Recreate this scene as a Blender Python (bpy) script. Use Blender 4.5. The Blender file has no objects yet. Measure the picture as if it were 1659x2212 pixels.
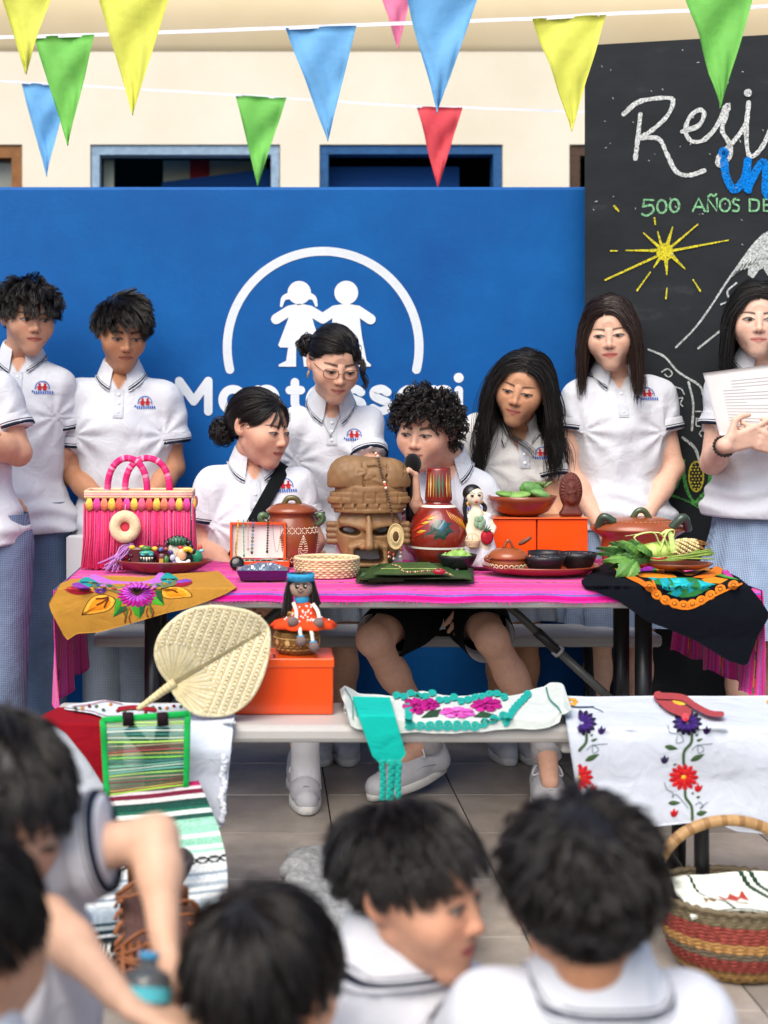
import bpy, math, random
import numpy as np
from mathutils import Vector, Matrix, Euler

# ------------------------------------------------------------------ camera, sky, sun, exposure
SC = bpy.context.scene
COL = SC.collection
CAMZ = 1.2
F, CX, CY = 3000.0, 570.0, 880.0          # focal length and principal point measured on a 1659 x 2212 copy of the photo
cam_d = bpy.data.cameras.new('camera')
cam = bpy.data.objects.new('camera', cam_d); COL.objects.link(cam)
cam.location = (0, 0, CAMZ); cam.rotation_euler = (math.radians(90), 0, 0)
cam_d.sensor_fit = 'VERTICAL'; cam_d.sensor_height = 36.0; cam_d.sensor_width = 27.0
cam_d.lens = F / 2212 * 36
cam_d.shift_x = (829.5 - CX) / 2212
cam_d.shift_y = -(1106 - CY) / 2212
cam_d.clip_start = 0.05; cam_d.clip_end = 200
cam_d.dof.use_dof = True; cam_d.dof.focus_distance = 4.1
cam_d.dof.aperture_fstop = 2.6
SC.camera = cam
SUN_EL, SUN_AZ = math.radians(52), math.radians(203)
w = bpy.data.worlds.new('World'); SC.world = w; w.use_nodes = True
nt = w.node_tree; bg = nt.nodes['Background']
sky = nt.nodes.new('ShaderNodeTexSky'); sky.sky_type = 'NISHITA'; sky.sun_disc = False
sky.sun_elevation = SUN_EL; sky.sun_rotation = SUN_AZ; sky.dust_density = 3.0; sky.air_density = 1.0; sky.ozone_density = 1.0
nt.links.new(sky.outputs[0], bg.inputs[0]); bg.inputs[1].default_value = 0.125
sun_d = bpy.data.lights.new('sun', 'SUN'); sun_d.energy = 2.1; sun_d.angle = math.radians(50); sun_d.color = (1.0, 0.94, 0.85)
sun = bpy.data.objects.new('sun', sun_d); COL.objects.link(sun)
# direction towards the sun: azimuth measured from +Y clockwise
sd = Vector((math.sin(SUN_AZ) * math.cos(SUN_EL), math.cos(SUN_AZ) * math.cos(SUN_EL), math.sin(SUN_EL)))
sun.rotation_euler = sd.to_track_quat('Z', 'Y').to_euler()
sun.location = (0, 0, 8)
SC.view_settings.view_transform = 'Standard'; SC.view_settings.look = 'None'
SC.view_settings.exposure = 0.62; SC.view_settings.gamma = 1.0; SC.view_settings.use_curve_mapping = False
SC.render.engine = 'CYCLES'
SC.cycles.use_denoising = True
SC.cycles.max_bounces = 6; SC.cycles.diffuse_bounces = 3; SC.cycles.glossy_bounces = 3; SC.cycles.transparent_max_bounces = 12
SC.cycles.caustics_reflective = False; SC.cycles.caustics_refractive = False

def at(x, y, D):
    """photo position (in the 1659 x 2212 copy) at depth D -> world point"""
    return np.array([(x - CX) / F * D, D, CAMZ - (y - CY) / F * D])
def gx(x, D): return (x - CX) / F * D
def gz(y, D): return CAMZ - (y - CY) / F * D

rnd = random.Random(7)
rng = np.random.default_rng(7)

def C(h):
    """sRGB hex -> linear rgb"""
    h = h.lstrip('#'); o = []
    for i in (0, 2, 4):
        c = int(h[i:i+2], 16) / 255
        o.append(c / 12.92 if c <= 0.04045 else ((c + 0.055) / 1.055) ** 2.4)
    return np.array(o)

# ------------------------------------------------------------------ materials
MATS = {}
def VM(name, rough=0.6, bump=0.0, bscale=200.0, var=0.08, vscale=6.0, spec=0.4, sheen=0.0, coat=0.0, sss=0.0, metal=0.0, weave=0.0, trans=0.0, alpha=1.0, stretch=None, coarse=0.0):
    """procedural material that takes its base colour from the mesh attribute 'col'"""
    if name in MATS: return MATS[name]
    m = bpy.data.materials.new(name); m.use_nodes = True; MATS[name] = m
    n = m.node_tree; L = n.links; b = n.nodes['Principled BSDF']
    a = n.nodes.new('ShaderNodeAttribute'); a.attribute_name = 'col'
    tc = n.nodes.new('ShaderNodeTexCoord')
    co = tc.outputs['Object']
    if stretch:
        mp = n.nodes.new('ShaderNodeMapping'); mp.inputs['Scale'].default_value = stretch
        L.new(co, mp.inputs[0]); co = mp.outputs[0]
    src = a.outputs['Color']
    if var > 0:
        nz = n.nodes.new('ShaderNodeTexNoise'); nz.inputs['Scale'].default_value = vscale; nz.inputs['Detail'].default_value = 6; nz.inputs['Roughness'].default_value = 0.65
        L.new(co, nz.inputs['Vector'])
        mr = n.nodes.new('ShaderNodeMapRange'); mr.inputs[1].default_value = 0.3; mr.inputs[2].default_value = 0.7
        mr.inputs[3].default_value = 1 - var; mr.inputs[4].default_value = 1 + var
        L.new(nz.outputs['Fac'], mr.inputs[0])
        mx = n.nodes.new('ShaderNodeVectorMath'); mx.operation = 'MULTIPLY'
        L.new(src, mx.inputs[0]); L.new(mr.outputs[0], mx.inputs[1]); src = mx.outputs[0]
    L.new(src, b.inputs['Base Color'])
    b.inputs['Roughness'].default_value = rough
    b.inputs['Specular IOR Level'].default_value = spec
    b.inputs['Metallic'].default_value = metal
    if sheen: b.inputs['Sheen Weight'].default_value = sheen
    if coat: b.inputs['Coat Weight'].default_value = coat; b.inputs['Coat Roughness'].default_value = 0.12
    if sss:
        b.inputs['Subsurface Weight'].default_value = sss; b.inputs['Subsurface Radius'].default_value = (1.0, 0.4, 0.2); b.inputs['Subsurface Scale'].default_value = 0.006
    if trans: b.inputs['Transmission Weight'].default_value = trans
    if alpha < 1: b.inputs['Alpha'].default_value = alpha
    h = None
    if bump > 0:
        bz = n.nodes.new('ShaderNodeTexNoise'); bz.inputs['Scale'].default_value = bscale; bz.inputs['Detail'].default_value = 4
        L.new(co, bz.inputs['Vector']); h = bz.outputs['Fac']
        bp = n.nodes.new('ShaderNodeBump'); bp.inputs['Strength'].default_value = bump; bp.inputs['Distance'].default_value = 0.004
        L.new(h, bp.inputs['Height']); last = bp.outputs[0]
        if coarse > 0:
            cz = n.nodes.new('ShaderNodeTexNoise'); cz.inputs['Scale'].default_value = 14; cz.inputs['Detail'].default_value = 3; cz.inputs['Distortion'].default_value = 0.6
            L.new(tc.outputs['Object'], cz.inputs['Vector'])
            b2 = n.nodes.new('ShaderNodeBump'); b2.inputs['Strength'].default_value = coarse; b2.inputs['Distance'].default_value = 0.02
            L.new(cz.outputs['Fac'], b2.inputs['Height']); L.new(last, b2.inputs['Normal']); last = b2.outputs[0]
        L.new(last, b.inputs['Normal'])
    return m

M_SKIN = VM('skin', 0.52, 0.16, 320, 0.09, 55, 0.35, sss=0.05)
M_HAIR = VM('hair_strands', 0.34, 0, 0, 0.15, 25, 0.5)
M_POLO = VM('polo_pique', 0.85, 0.25, 700, 0.02, 5, 0.2, coarse=0.45)
M_CLOTH = VM('plain_cloth', 0.9, 0.3, 500, 0.06, 8, 0.12, coarse=0.4)
M_THREAD = VM('embroidery_thread', 0.75, 0.5, 350, 0.14, 60, 0.25, stretch=(1, 1, 3))
M_WOOL = VM('wool', 0.95, 0.7, 220, 0.12, 90, 0.1, sheen=0.2)
M_CLAY = VM('glazed_clay', 0.28, 0.12, 60, 0.14, 12, 0.5, coat=0.35)
M_MATTECLAY = VM('matte_clay', 0.6, 0.35, 110, 0.16, 18, 0.4)
M_LACQ = VM('lacquer', 0.22, 0.05, 40, 0.08, 10, 0.5, coat=0.5)
M_WOOD = VM('carved_wood', 0.5, 0.35, 90, 0.22, 16, 0.4, stretch=(1, 1, 0.35))
M_STRAW = VM('straw', 0.7, 0.35, 160, 0.16, 40, 0.3)
M_PLASTIC = VM('grey_plastic', 0.45, 0.1, 300, 0.05, 6, 0.45)
M_METAL = VM('black_steel', 0.35, 0.05, 200, 0.12, 12, 0.5)
M_CARD = VM('glossy_card', 0.22, 0.03, 30, 0.03, 5, 0.5, coat=0.3)
M_LEAF = VM('leaf', 0.45, 0.3, 120, 0.22, 30, 0.4)
M_STONE = VM('stone', 0.9, 1.0, 90, 0.35, 60, 0.2)
M_PAINT = VM('paint', 0.7, 0.2, 60, 0.06, 4, 0.3)
M_PAPER = VM('paper', 0.8, 0.05, 80, 0.02, 10, 0.2)
M_RUBBER = VM('shoe_leather', 0.5, 0.2, 200, 0.08, 30, 0.35)
M_CHALK = VM('chalk', 0.95, 0.6, 400, 0.3, 180, 0.1)
def _grain(m):
    n = m.node_tree; b = n.nodes['Principled BSDF']; z = n.nodes.new('ShaderNodeTexNoise'); z.inputs['Scale'].default_value = 160; z.inputs['Detail'].default_value = 5; z.inputs['Roughness'].default_value = .75
    r = n.nodes.new('ShaderNodeMapRange'); r.inputs[1].default_value = .36; r.inputs[2].default_value = .56; r.inputs[3].default_value = .25
    tc = n.nodes.new('ShaderNodeTexCoord'); n.links.new(tc.outputs['Object'], z.inputs['Vector']); n.links.new(z.outputs['Fac'], r.inputs[0]); n.links.new(r.outputs[0], b.inputs['Alpha'])
_grain(M_CHALK)
M_GLOSSBLACK = VM('polished_stone', 0.12, 0, 0, 0.0, 5, 0.5)
M_LEATHER = VM('leather', 0.5, 0.4, 180, 0.25, 30, 0.4)

# ------------------------------------------------------------------ mesh building
def newobj(name, verts, faces, colv=None, colf=None, mat=None, parent=None, smooth=True, loc=None):
    """verts (n,3); faces: (m,4)/(m,3) array or list of lists; colour per vertex or per face"""
    me = bpy.data.meshes.new(name)
    verts = np.asarray(verts, dtype=np.float32)
    if isinstance(faces, np.ndarray):
        k = faces.shape[1]; nf = len(faces)
        lv = faces.astype(np.int32).ravel(); ls = np.arange(nf, dtype=np.int32) * k; lt = np.full(nf, k, dtype=np.int32)
    else:
        lt = np.array([len(f) for f in faces], dtype=np.int32)
        ls = np.concatenate(([0], np.cumsum(lt)[:-1])).astype(np.int32) if len(lt) else np.zeros(0, np.int32)
        lv = np.array([i for f in faces for i in f], dtype=np.int32)
    me.vertices.add(len(verts)); me.vertices.foreach_set('co', verts.ravel())
    me.loops.add(len(lv)); me.loops.foreach_set('vertex_index', lv)
    me.polygons.add(len(ls)); me.polygons.foreach_set('loop_start', ls)
    try: me.polygons.foreach_set('loop_total', lt)
    except Exception: pass
    me.polygons.foreach_set('use_smooth', np.full(len(ls), bool(smooth)) if not isinstance(smooth, np.ndarray) else smooth)
    me.update(calc_edges=True)
    at_ = me.attributes.new('col', 'FLOAT_COLOR', 'CORNER')
    if colv is not None: cc = np.asarray(colv, dtype=np.float32)[lv]
    else: cc = np.repeat(np.asarray(colf, dtype=np.float32), lt, axis=0)
    c4 = np.ones((len(lv), 4), dtype=np.float32); c4[:, :3] = cc
    at_.data.foreach_set('color', c4.ravel())
    if mat: me.materials.append(mat)
    return link(name, me, parent, loc)

def link(name, me, parent=None, loc=None):
    o = bpy.data.objects.new(name, me); COL.objects.link(o)
    if parent is not None:
        o.parent = parent
        if parent.type == 'EMPTY' and loc is None and parent.get('_w'):      # mesh is in world coordinates
            o.location = [-v for v in parent.location]
    if loc is not None: o.location = loc
    return o

def thing(name, label, cat, loc=(0, 0, 0), group=None, rot=None, local=False):
    e = bpy.data.objects.new(name, None); COL.objects.link(e); e.location = [float(v) for v in loc]
    e.empty_display_size = 0.1
    if rot: e.rotation_euler = rot
    e['label'] = label; e['category'] = cat
    if group: e['group'] = group
    if not local: e['_w'] = 1
    return e
def tag(o, label, cat, group=None, kind=None):
    o['label'] = label; o['category'] = cat
    if group: o['group'] = group
    if kind: o['kind'] = kind
    return o

def fr(axis, up=(0, 0, 1)):
    a = np.asarray(axis, float); a = a / (np.linalg.norm(a) + 1e-12)
    u = np.asarray(up, float)
    if abs(a @ u) > 0.98: u = np.array([0, 1.0, 0]) if abs(a[1]) < 0.9 else np.array([1.0, 0, 0])
    x = np.cross(u, a); x /= np.linalg.norm(x); y = np.cross(a, x)
    return x, y, a

class MB:
    def __init__(s, col='#888888'): s.v = []; s.f = []; s.c = []; s.n = 0; s.sm = []; s.col = C(col); s.smooth = True
    def color(s, h): s.col = C(h) if isinstance(h, str) else np.asarray(h); return s
    def add(s, V, Fc, cols=None):
        V = np.asarray(V, float).reshape(-1, 3); s.v.append(V)
        for i, f in enumerate(Fc):
            s.f.append([int(q) + s.n for q in f]); s.c.append(s.col if cols is None else cols[i]); s.sm.append(s.smooth)
        s.n += len(V); return s
    def box(s, c, d, rot=None, bev=0.0):
        d = np.asarray(d, float) / 2
        if bev <= 0:
            V = np.array([[x, y, z] for x in (-1, 1) for y in (-1, 1) for z in (-1, 1)]) * d
            Fc = [(0,1,3,2),(4,6,7,5),(0,4,5,1),(2,3,7,6),(0,2,6,4),(1,5,7,3)]
        else:
            b = min(bev, d.min() * 0.95); V = []; Fc = []
            # rounded outline in XY, three stacked rings at each end
            prof = [(-d[2], b), (-d[2] + b * 0.3, b * 0.3), (-d[2] + b, 0), (d[2] - b, 0), (d[2] - b * 0.3, b * 0.3), (d[2], b)]
            k = 3
            for z, ins in prof:
                for cx, cy, a0 in ((1, 1, 0), (-1, 1, 90), (-1, -1, 180), (1, -1, 270)):
                    for j in range(k):
                        a = math.radians(a0 + 90 * j / (k - 1))
                        V.append([cx * (d[0] - b) + (b - ins) * math.cos(a), cy * (d[1] - b) + (b - ins) * math.sin(a), z])
            m = 4 * k; V = np.array(V)
            for r in range(len(prof) - 1):
                for j in range(m): Fc.append((r*m+j, r*m+(j+1) % m, (r+1)*m+(j+1) % m, (r+1)*m+j))
            Fc.append(tuple(range(m))[::-1]); Fc.append(tuple(range((len(prof)-1)*m, len(prof)*m)))
        if rot is not None:
            R = np.array(rot if not isinstance(rot, tuple) else Euler(rot).to_matrix()); V = V @ R.T
        sm = s.smooth; s.smooth = False; s.add(V + np.asarray(c), Fc); s.smooth = sm; return s
    def tube(s, pts, r, n=8, cap=True, flat=1.0, up=(0, 0, 1), closed=False, cols=None):
        P = np.asarray(pts, float); m = len(P); r = np.broadcast_to(np.asarray(r, float), (m,))
        T = np.gradient(P, axis=0) if not closed else (np.roll(P, -1, 0) - np.roll(P, 1, 0))
        V = []; x0 = None
        for i in range(m):
            t = T[i] / (np.linalg.norm(T[i]) + 1e-12)
            if x0 is None: x, y, _ = fr(t, up)
            else:
                x = x0 - t * (x0 @ t); nn = np.linalg.norm(x)
                x = x / nn if nn > 1e-6 else fr(t, up)[0]; y = np.cross(t, x)
            x0 = x
            for j in range(n):
                a = 2 * math.pi * j / n; V.append(P[i] + r[i] * (math.cos(a) * x + math.sin(a) * y * flat))
        Fc = []; fc = []
        for i in range(m if closed else m - 1):
            i2 = (i + 1) % m
            for j in range(n):
                Fc.append((i*n+j, i*n+(j+1) % n, i2*n+(j+1) % n, i2*n+j)); fc.append(s.col if cols is None else cols[i])
        if cap and not closed:
            Fc.append(tuple(range(n))[::-1]); Fc.append(tuple(range((m-1)*n, m*n))); fc += [fc[0], fc[-1]]
        return s.add(V, Fc, fc)
    def lathe(s, prof, n=28, c=(0, 0, 0), cols=None, sx=1.0, sy=1.0, a0=0, a1=360, wob=None):
        prof = np.asarray(prof, float); m = len(prof); full = abs(a1 - a0) >= 359.9
        k = n if full else n + 1; V = []
        for i in range(m):
            for j in range(k):
                a = math.radians(a0 + (a1 - a0) * j / n); r = prof[i, 0] * (1 if wob is None else wob(a, i))
                V.append([c[0] + r * math.cos(a) * sx, c[1] + r * math.sin(a) * sy, c[2] + prof[i, 1]])
        Fc = []; fc = []
        for i in range(m - 1):
            for j in range(n):
                j2 = (j + 1) % k
                Fc.append((i*k+j, i*k+j2, (i+1)*k+j2, (i+1)*k+j))
                fc.append(s.col if cols is None else (cols(i, j) if callable(cols) else cols[i]))
        return s.add(V, Fc, fc)
    def ell(s, c, r, nu=14, nv=9, rot=None, f=None):
        V = []; Fc = []; r = np.broadcast_to(np.asarray(r, float), (3,))
        for i in range(nv + 1):
            t = math.pi * i / nv
            for j in range(nu):
                p = 2 * math.pi * j / nu; V.append([math.sin(t) * math.cos(p), math.sin(t) * math.sin(p), math.cos(t)])
        V = np.array(V)
        if f: V = V * f(V)[:, None]
        V = V * r
        if rot is not None:
            R = np.array(rot if not isinstance(rot, tuple) else Euler(rot).to_matrix()); V = V @ R.T
        for i in range(nv):
            for j in range(nu):
                j2 = (j + 1) % nu
                q = (i*nu+j, (i+1)*nu+j, (i+1)*nu+j2, i*nu+j2)
                if i == 0: q = (q[0], q[1], q[2])
                elif i == nv - 1: q = (q[0], q[1], q[3])
                Fc.append(q)
        return s.add(V + np.asarray(c), Fc)
    def grid(s, fn, nu, nv, u=(0, 1), v=(0, 1), cols=None, wrapu=False):
        V = []; Fc = []; fc = []
        for i in range(nu + 1):
            for j in range(nv + 1):
                V.append(fn(u[0] + (u[1] - u[0]) * i / nu, v[0] + (v[1] - v[0]) * j / nv))
        for i in range(nu):
            for j in range(nv):
                a = i * (nv + 1) + j; Fc.append((a, a + nv + 1, a + nv + 2, a + 1))
                fc.append(s.col if cols is None else cols((i + .5) / nu, (j + .5) / nv))
        return s.add(V, Fc, fc)
    def sheet(s, fn, nu, nv, th=0.002, u=(0, 1), v=(0, 1), cols=None):
        """two-sided cloth sheet with thickness: top grid + offset grid + rim"""
        nU, nV = nu + 1, nv + 1
        V = np.array([[fn(u[0] + (u[1]-u[0]) * i / nu, v[0] + (v[1]-v[0]) * j / nv) for j in range(nV)] for i in range(nU)], float)
        du = np.gradient(V, axis=0); dv = np.gradient(V, axis=1); N = np.cross(du, dv)
        N /= (np.linalg.norm(N, axis=2, keepdims=True) + 1e-12)
        W = V - N * th
        A = np.concatenate([V.reshape(-1, 3), W.reshape(-1, 3)]); o = nU * nV; Fc = []; fc = []
        for i in range(nu):
            for j in range(nv):
                a = i * nV + j; c_ = s.col if cols is None else cols((i+.5)/nu, (j+.5)/nv)
                Fc.append((a, a+nV, a+nV+1, a+1)); fc.append(c_)
                Fc.append((o+a, o+a+1, o+a+nV+1, o+a+nV)); fc.append(c_)
        def rim(idx, cs):
            for q in range(len(idx) - 1): Fc.append((idx[q], idx[q+1], o+idx[q+1], o+idx[q])); fc.append(cs)
        c0 = s.col if cols is None else cols(0.5, 0.0)
        rim([i*nV for i in range(nU)], c0); rim([i*nV+nv for i in range(nU)][::-1], c0 if cols is None else cols(.5, .999))
        rim(list(range(nV))[::-1], c0 if cols is None else cols(0, .5)); rim([nu*nV+j for j in range(nV)], c0 if cols is None else cols(.999, .5))
        return s.add(A, Fc, fc)
    def fan(s, pts2, mp, rings=3, center=None, off=0.0):
        """star-shaped filled polygon; pts2 in a 2D space, mp(u,v,off)->3D"""
        P = np.asarray(pts2, float); c = P.mean(0) if center is None else np.asarray(center); n = len(P)
        V = [mp(c[0], c[1], off * 1.15)]; Fc = []
        for k in range(1, rings + 1):
            for p in P:
                q = c + (p - c) * k / rings; V.append(mp(q[0], q[1], off if k < rings else off * 0.35))
        for j in range(n): Fc.append((0, 1 + j, 1 + (j + 1) % n))
        for k in range(rings - 1):
            a, b = 1 + k * n, 1 + (k + 1) * n
            for j in range(n): Fc.append((a+j, b+j, b+(j+1) % n, a+(j+1) % n))
        return s.add(V, Fc)
    def stroke(s, pts2, wdt, mp, off=0.001, cap=True, jit=0.0, closed=False):
        P = np.asarray(pts2, float); n = len(P)
        if closed: T = np.roll(P, -1, 0) - np.roll(P, 1, 0)
        else: T = np.gradient(P, axis=0)
        T /= (np.linalg.norm(T, axis=1, keepdims=True) + 1e-12); N = np.stack([-T[:, 1], T[:, 0]], 1)
        wd = np.broadcast_to(np.asarray(wdt, float), (n,)) / 2
        if jit: wd = wd * (1 + jit * rng.uniform(-1, 1, n))
        A = P + N * wd[:, None]; B = P - N * wd[:, None]
        V = [mp(*A[i], off) for i in range(n)] + [mp(*B[i], off) for i in range(n)]
        Fc = [(i, n + i, n + i + 1, i + 1) for i in range(n - 1)]
        if closed: Fc.append((n - 1, 2 * n - 1, n, 0))
        if cap and not closed:
            for i, sg in ((0, -1), (n - 1, 1)):
                ring = []
                for q in range(1, 6):
                    a = math.pi * q / 6; d = N[i] * math.cos(a) + T[i] * sg * math.sin(a)
                    ring.append(len(V)); V.append(mp(*(P[i] + d * wd[i]), off))
                poly = [i] + ring + [n + i]
                Fc.append(tuple(poly if sg < 0 else poly[::-1]))
        return s.add(V, Fc)
    def build(s, name, mat, parent=None, loc=None):
        V = np.concatenate(s.v) if s.v else np.zeros((0, 3))
        return newobj(name, V, s.f, colf=np.array(s.c), mat=mat, parent=parent, smooth=np.array(s.sm), loc=loc)

def bez(P, n=24):
    """Catmull-Rom through control points"""
    P = np.asarray(P, float); Q = np.vstack([2*P[0]-P[1], P, 2*P[-1]-P[-2]]); out = []
    seg = len(P) - 1
    for k in range(n):
        t = k / (n - 1) * seg; i = min(int(t), seg - 1); t -= i
        p0, p1, p2, p3 = Q[i], Q[i+1], Q[i+2], Q[i+3]
        out.append(0.5*((2*p1)+(-p0+p2)*t+(2*p0-5*p1+4*p2-p3)*t*t+(-p0+3*p1-3*p2+p3)*t**3))
    return np.array(out)
def wob(seed, k=5, f=1.0):
    r = np.random.default_rng(seed); A = r.normal(size=(k, 2)); Ph = r.uniform(0, 6.28, k); Fq = f * r.uniform(.6, 1.8, k)
    A /= np.linalg.norm(A, axis=1, keepdims=True)
    return lambda x, y: float(np.sum(np.sin((A[:, 0]*x + A[:, 1]*y) * Fq + Ph)) / k)

# ------------------------------------------------------------------ signed distance bodies
class SDF:
    def __init__(s, lo, hi, h):
        s.h = h; s.lo = np.asarray(lo, float); s.nn = np.maximum(4, np.ceil((np.asarray(hi) - s.lo) / h).astype(int) + 1)
        s.ax = [s.lo[i] + h * np.arange(s.nn[i]) for i in range(3)]
        s.d = np.full(s.nn, 0.2, np.float32)
    def sub(s, lo, hi):
        i0 = np.clip(np.floor((np.asarray(lo) - s.lo) / s.h).astype(int), 0, s.nn); i1 = np.clip(np.ceil((np.asarray(hi) - s.lo) / s.h).astype(int) + 1, 0, s.nn)
        if (i1 - i0 <= 0).any(): return None
        sl = tuple(slice(a, b) for a, b in zip(i0, i1))
        X, Y, Z = np.meshgrid(s.ax[0][sl[0]], s.ax[1][sl[1]], s.ax[2][sl[2]], indexing='ij', sparse=True)
        return sl, X.astype(np.float32), Y.astype(np.float32), Z.astype(np.float32)
    def op(s, sl, q, k, mode):
        d = s.d[sl]
        if mode == 'add':
            if k > 0:
                h = np.maximum(k - np.abs(d - q), 0) / k; s.d[sl] = np.minimum(d, q) - h * h * k * .25
            else: s.d[sl] = np.minimum(d, q)
        else:
            q = -q
            if k > 0:
                h = np.maximum(k - np.abs(d - q), 0) / k; s.d[sl] = np.maximum(d, q) + h * h * k * .25
            else: s.d[sl] = np.maximum(d, q)
    def cone(s, a, b, ra, rb, k=0.02, mode='add', sc=None, end=None):
        """rounded cone a->b; sc = (x,y,z) world-axis flattening"""
        a = np.asarray(a, float); b = np.asarray(b, float); m = max(ra, rb) * (max(sc) if sc is not None else 1) + k + 2 * s.h
        r = s.sub(np.minimum(a, b) - m, np.maximum(a, b) + m)
        if r is None: return s
        sl, X, Y, Z = r; sc_ = np.array(sc if sc is not None else (1, 1, 1), float)
        A = a / sc_; B = b / sc_; X = X / sc_[0]; Y = Y / sc_[1]; Z = Z / sc_[2]
        ba = B - A; L2 = max(ba @ ba, 1e-12)
        t = np.clip(((X - A[0]) * ba[0] + (Y - A[1]) * ba[1] + (Z - A[2]) * ba[2]) / L2, 0, 1)
        q = np.sqrt((X - A[0] - t * ba[0])**2 + (Y - A[1] - t * ba[1])**2 + (Z - A[2] - t * ba[2])**2) - (ra + (rb - ra) * t)
        if end is not None:
            e_, n_ = end; X0, Y0, Z0 = r[1], r[2], r[3]; q = np.maximum(q, (X0 - e_[0]) * n_[0] + (Y0 - e_[1]) * n_[1] + (Z0 - e_[2]) * n_[2])
        s.op(sl, q * sc_.min(), k, mode); return s
    def ell(s, c, r, k=0.02, mode='add', R=None):
        c = np.asarray(c, float); r = np.broadcast_to(np.asarray(r, float), (3,)); m = r.max() + k + 2 * s.h
        q = s.sub(c - m, c + m)
        if q is None: return s
        sl, X, Y, Z = q; X = X - c[0]; Y = Y - c[1]; Z = Z - c[2]
        if R is not None:
            X, Y, Z = (R[0][0]*X + R[1][0]*Y + R[2][0]*Z, R[0][1]*X + R[1][1]*Y + R[2][1]*Z, R[0][2]*X + R[1][2]*Y + R[2][2]*Z)
        k0 = np.sqrt((X/r[0])**2 + (Y/r[1])**2 + (Z/r[2])**2); k1 = np.sqrt((X/r[0]**2)**2 + (Y/r[1]**2)**2 + (Z/r[2]**2)**2)
        s.op(sl, k0 * (k0 - 1) / np.maximum(k1, 1e-6), k, mode); return s
    def cut(s, p, n, k=0.0, lo=None, hi=None):
        """remove everything on the +n side of plane (optionally only inside a box)"""
        p = np.asarray(p, float); n = np.asarray(n, float); n = n / np.linalg.norm(n)
        r = s.sub(s.lo - 1 if lo is None else lo, s.lo + s.h * s.nn + 1 if hi is None else hi)
        if r is None: return s
        sl, X, Y, Z = r; q = (X - p[0]) * n[0] + (Y - p[1]) * n[1] + (Z - p[2]) * n[2]
        d = s.d[sl]
        if k > 0:
            h = np.maximum(k - np.abs(d - q), 0) / k; s.d[sl] = np.maximum(d, q) + h * h * k * .25
        else: s.d[sl] = np.maximum(d, q)
        return s
    def noise(s, amp, freq, seed, aniso=(1, 1, 1), k=5):
        r = np.random.default_rng(seed); sl, X, Y, Z = s.sub(s.lo - 1, s.lo + s.h * s.nn + 1)
        q = np.zeros(s.d.shape, np.float32)
        for _ in range(k):
            a = r.normal(size=3); a = a / np.linalg.norm(a) * np.array(aniso) * freq * r.uniform(.6, 1.5)
            q += np.sin(X * a[0] + Y * a[1] + Z * a[2] + r.uniform(0, 6.28))
        s.d += amp * q / math.sqrt(k); return s
    def fronty(s, x, z):
        """world y of the first surface met when looking along +Y at (x,z)"""
        i = int(round((x - s.lo[0]) / s.h)); k = int(round((z - s.lo[2]) / s.h))
        i = min(max(i, 0), s.nn[0] - 1); k = min(max(k, 0), s.nn[2] - 1); c = s.d[i, :, k]; j = np.argmax(c < 0)
        if c[j] >= 0: return None
        if j == 0: return s.ax[1][0]
        return s.ax[1][j-1] + s.h * c[j-1] / (c[j-1] - c[j])
    def mesh(s):
        d = s.d; n = d.shape; ins = d < 0
        cs = [(i, j, k) for i in (0, 1) for j in (0, 1) for k in (0, 1)]
        cnt = np.zeros((n[0]-1, n[1]-1, n[2]-1), np.int8)
        for i, j, k in cs: cnt += ins[i:n[0]-1+i, j:n[1]-1+j, k:n[2]-1+k]
        I, J, K = np.nonzero((cnt > 0) & (cnt < 8))
        idx = np.full(cnt.shape, -1, np.int32); idx[I, J, K] = np.arange(len(I))
        val = {c: d[I + c[0], J + c[1], K + c[2]] for c in cs}
        acc = np.zeros((len(I), 3)); num = np.zeros(len(I))
        for a in cs:
            for ax in range(3):
                if a[ax] == 0:
                    b = list(a); b[ax] = 1; b = tuple(b); va, vb = val[a], val[b]; m = (va < 0) != (vb < 0)
                    t = np.where(m, va / np.where(m, va - vb, 1), 0)
                    for q in range(3): acc[:, q] += np.where(m, a[q] + (t if q == ax else 0), 0)
                    num += m
        V = s.lo + s.h * (np.stack([I, J, K], 1) + acc / num[:, None])
        Fs = []
        for ax in range(3):
            u, v = (ax + 1) % 3, (ax + 2) % 3
            a = [slice(None)] * 3; b = [slice(None)] * 3; a[ax] = slice(0, n[ax]-1); b[ax] = slice(1, n[ax])
            e = ins[tuple(a)] != ins[tuple(b)]
            p = np.stack(np.nonzero(e), 1)
            p = p[(p[:, u] > 0) & (p[:, v] > 0) & (p[:, u] < n[u]-1) & (p[:, v] < n[v]-1)]
            def g(du, dv):
                q = p.copy(); q[:, u] -= du; q[:, v] -= dv; return idx[q[:, 0], q[:, 1], q[:, 2]]
            Q = np.stack([g(1, 1), g(0, 1), g(0, 0), g(1, 0)], 1)
            flip = ~ins[p[:, 0], p[:, 1], p[:, 2]]; Q[flip] = Q[flip][:, ::-1]; Fs.append(Q)
        Fq = np.concatenate(Fs); Fq = Fq[(Fq >= 0).all(1)]
        return V, Fq
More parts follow.
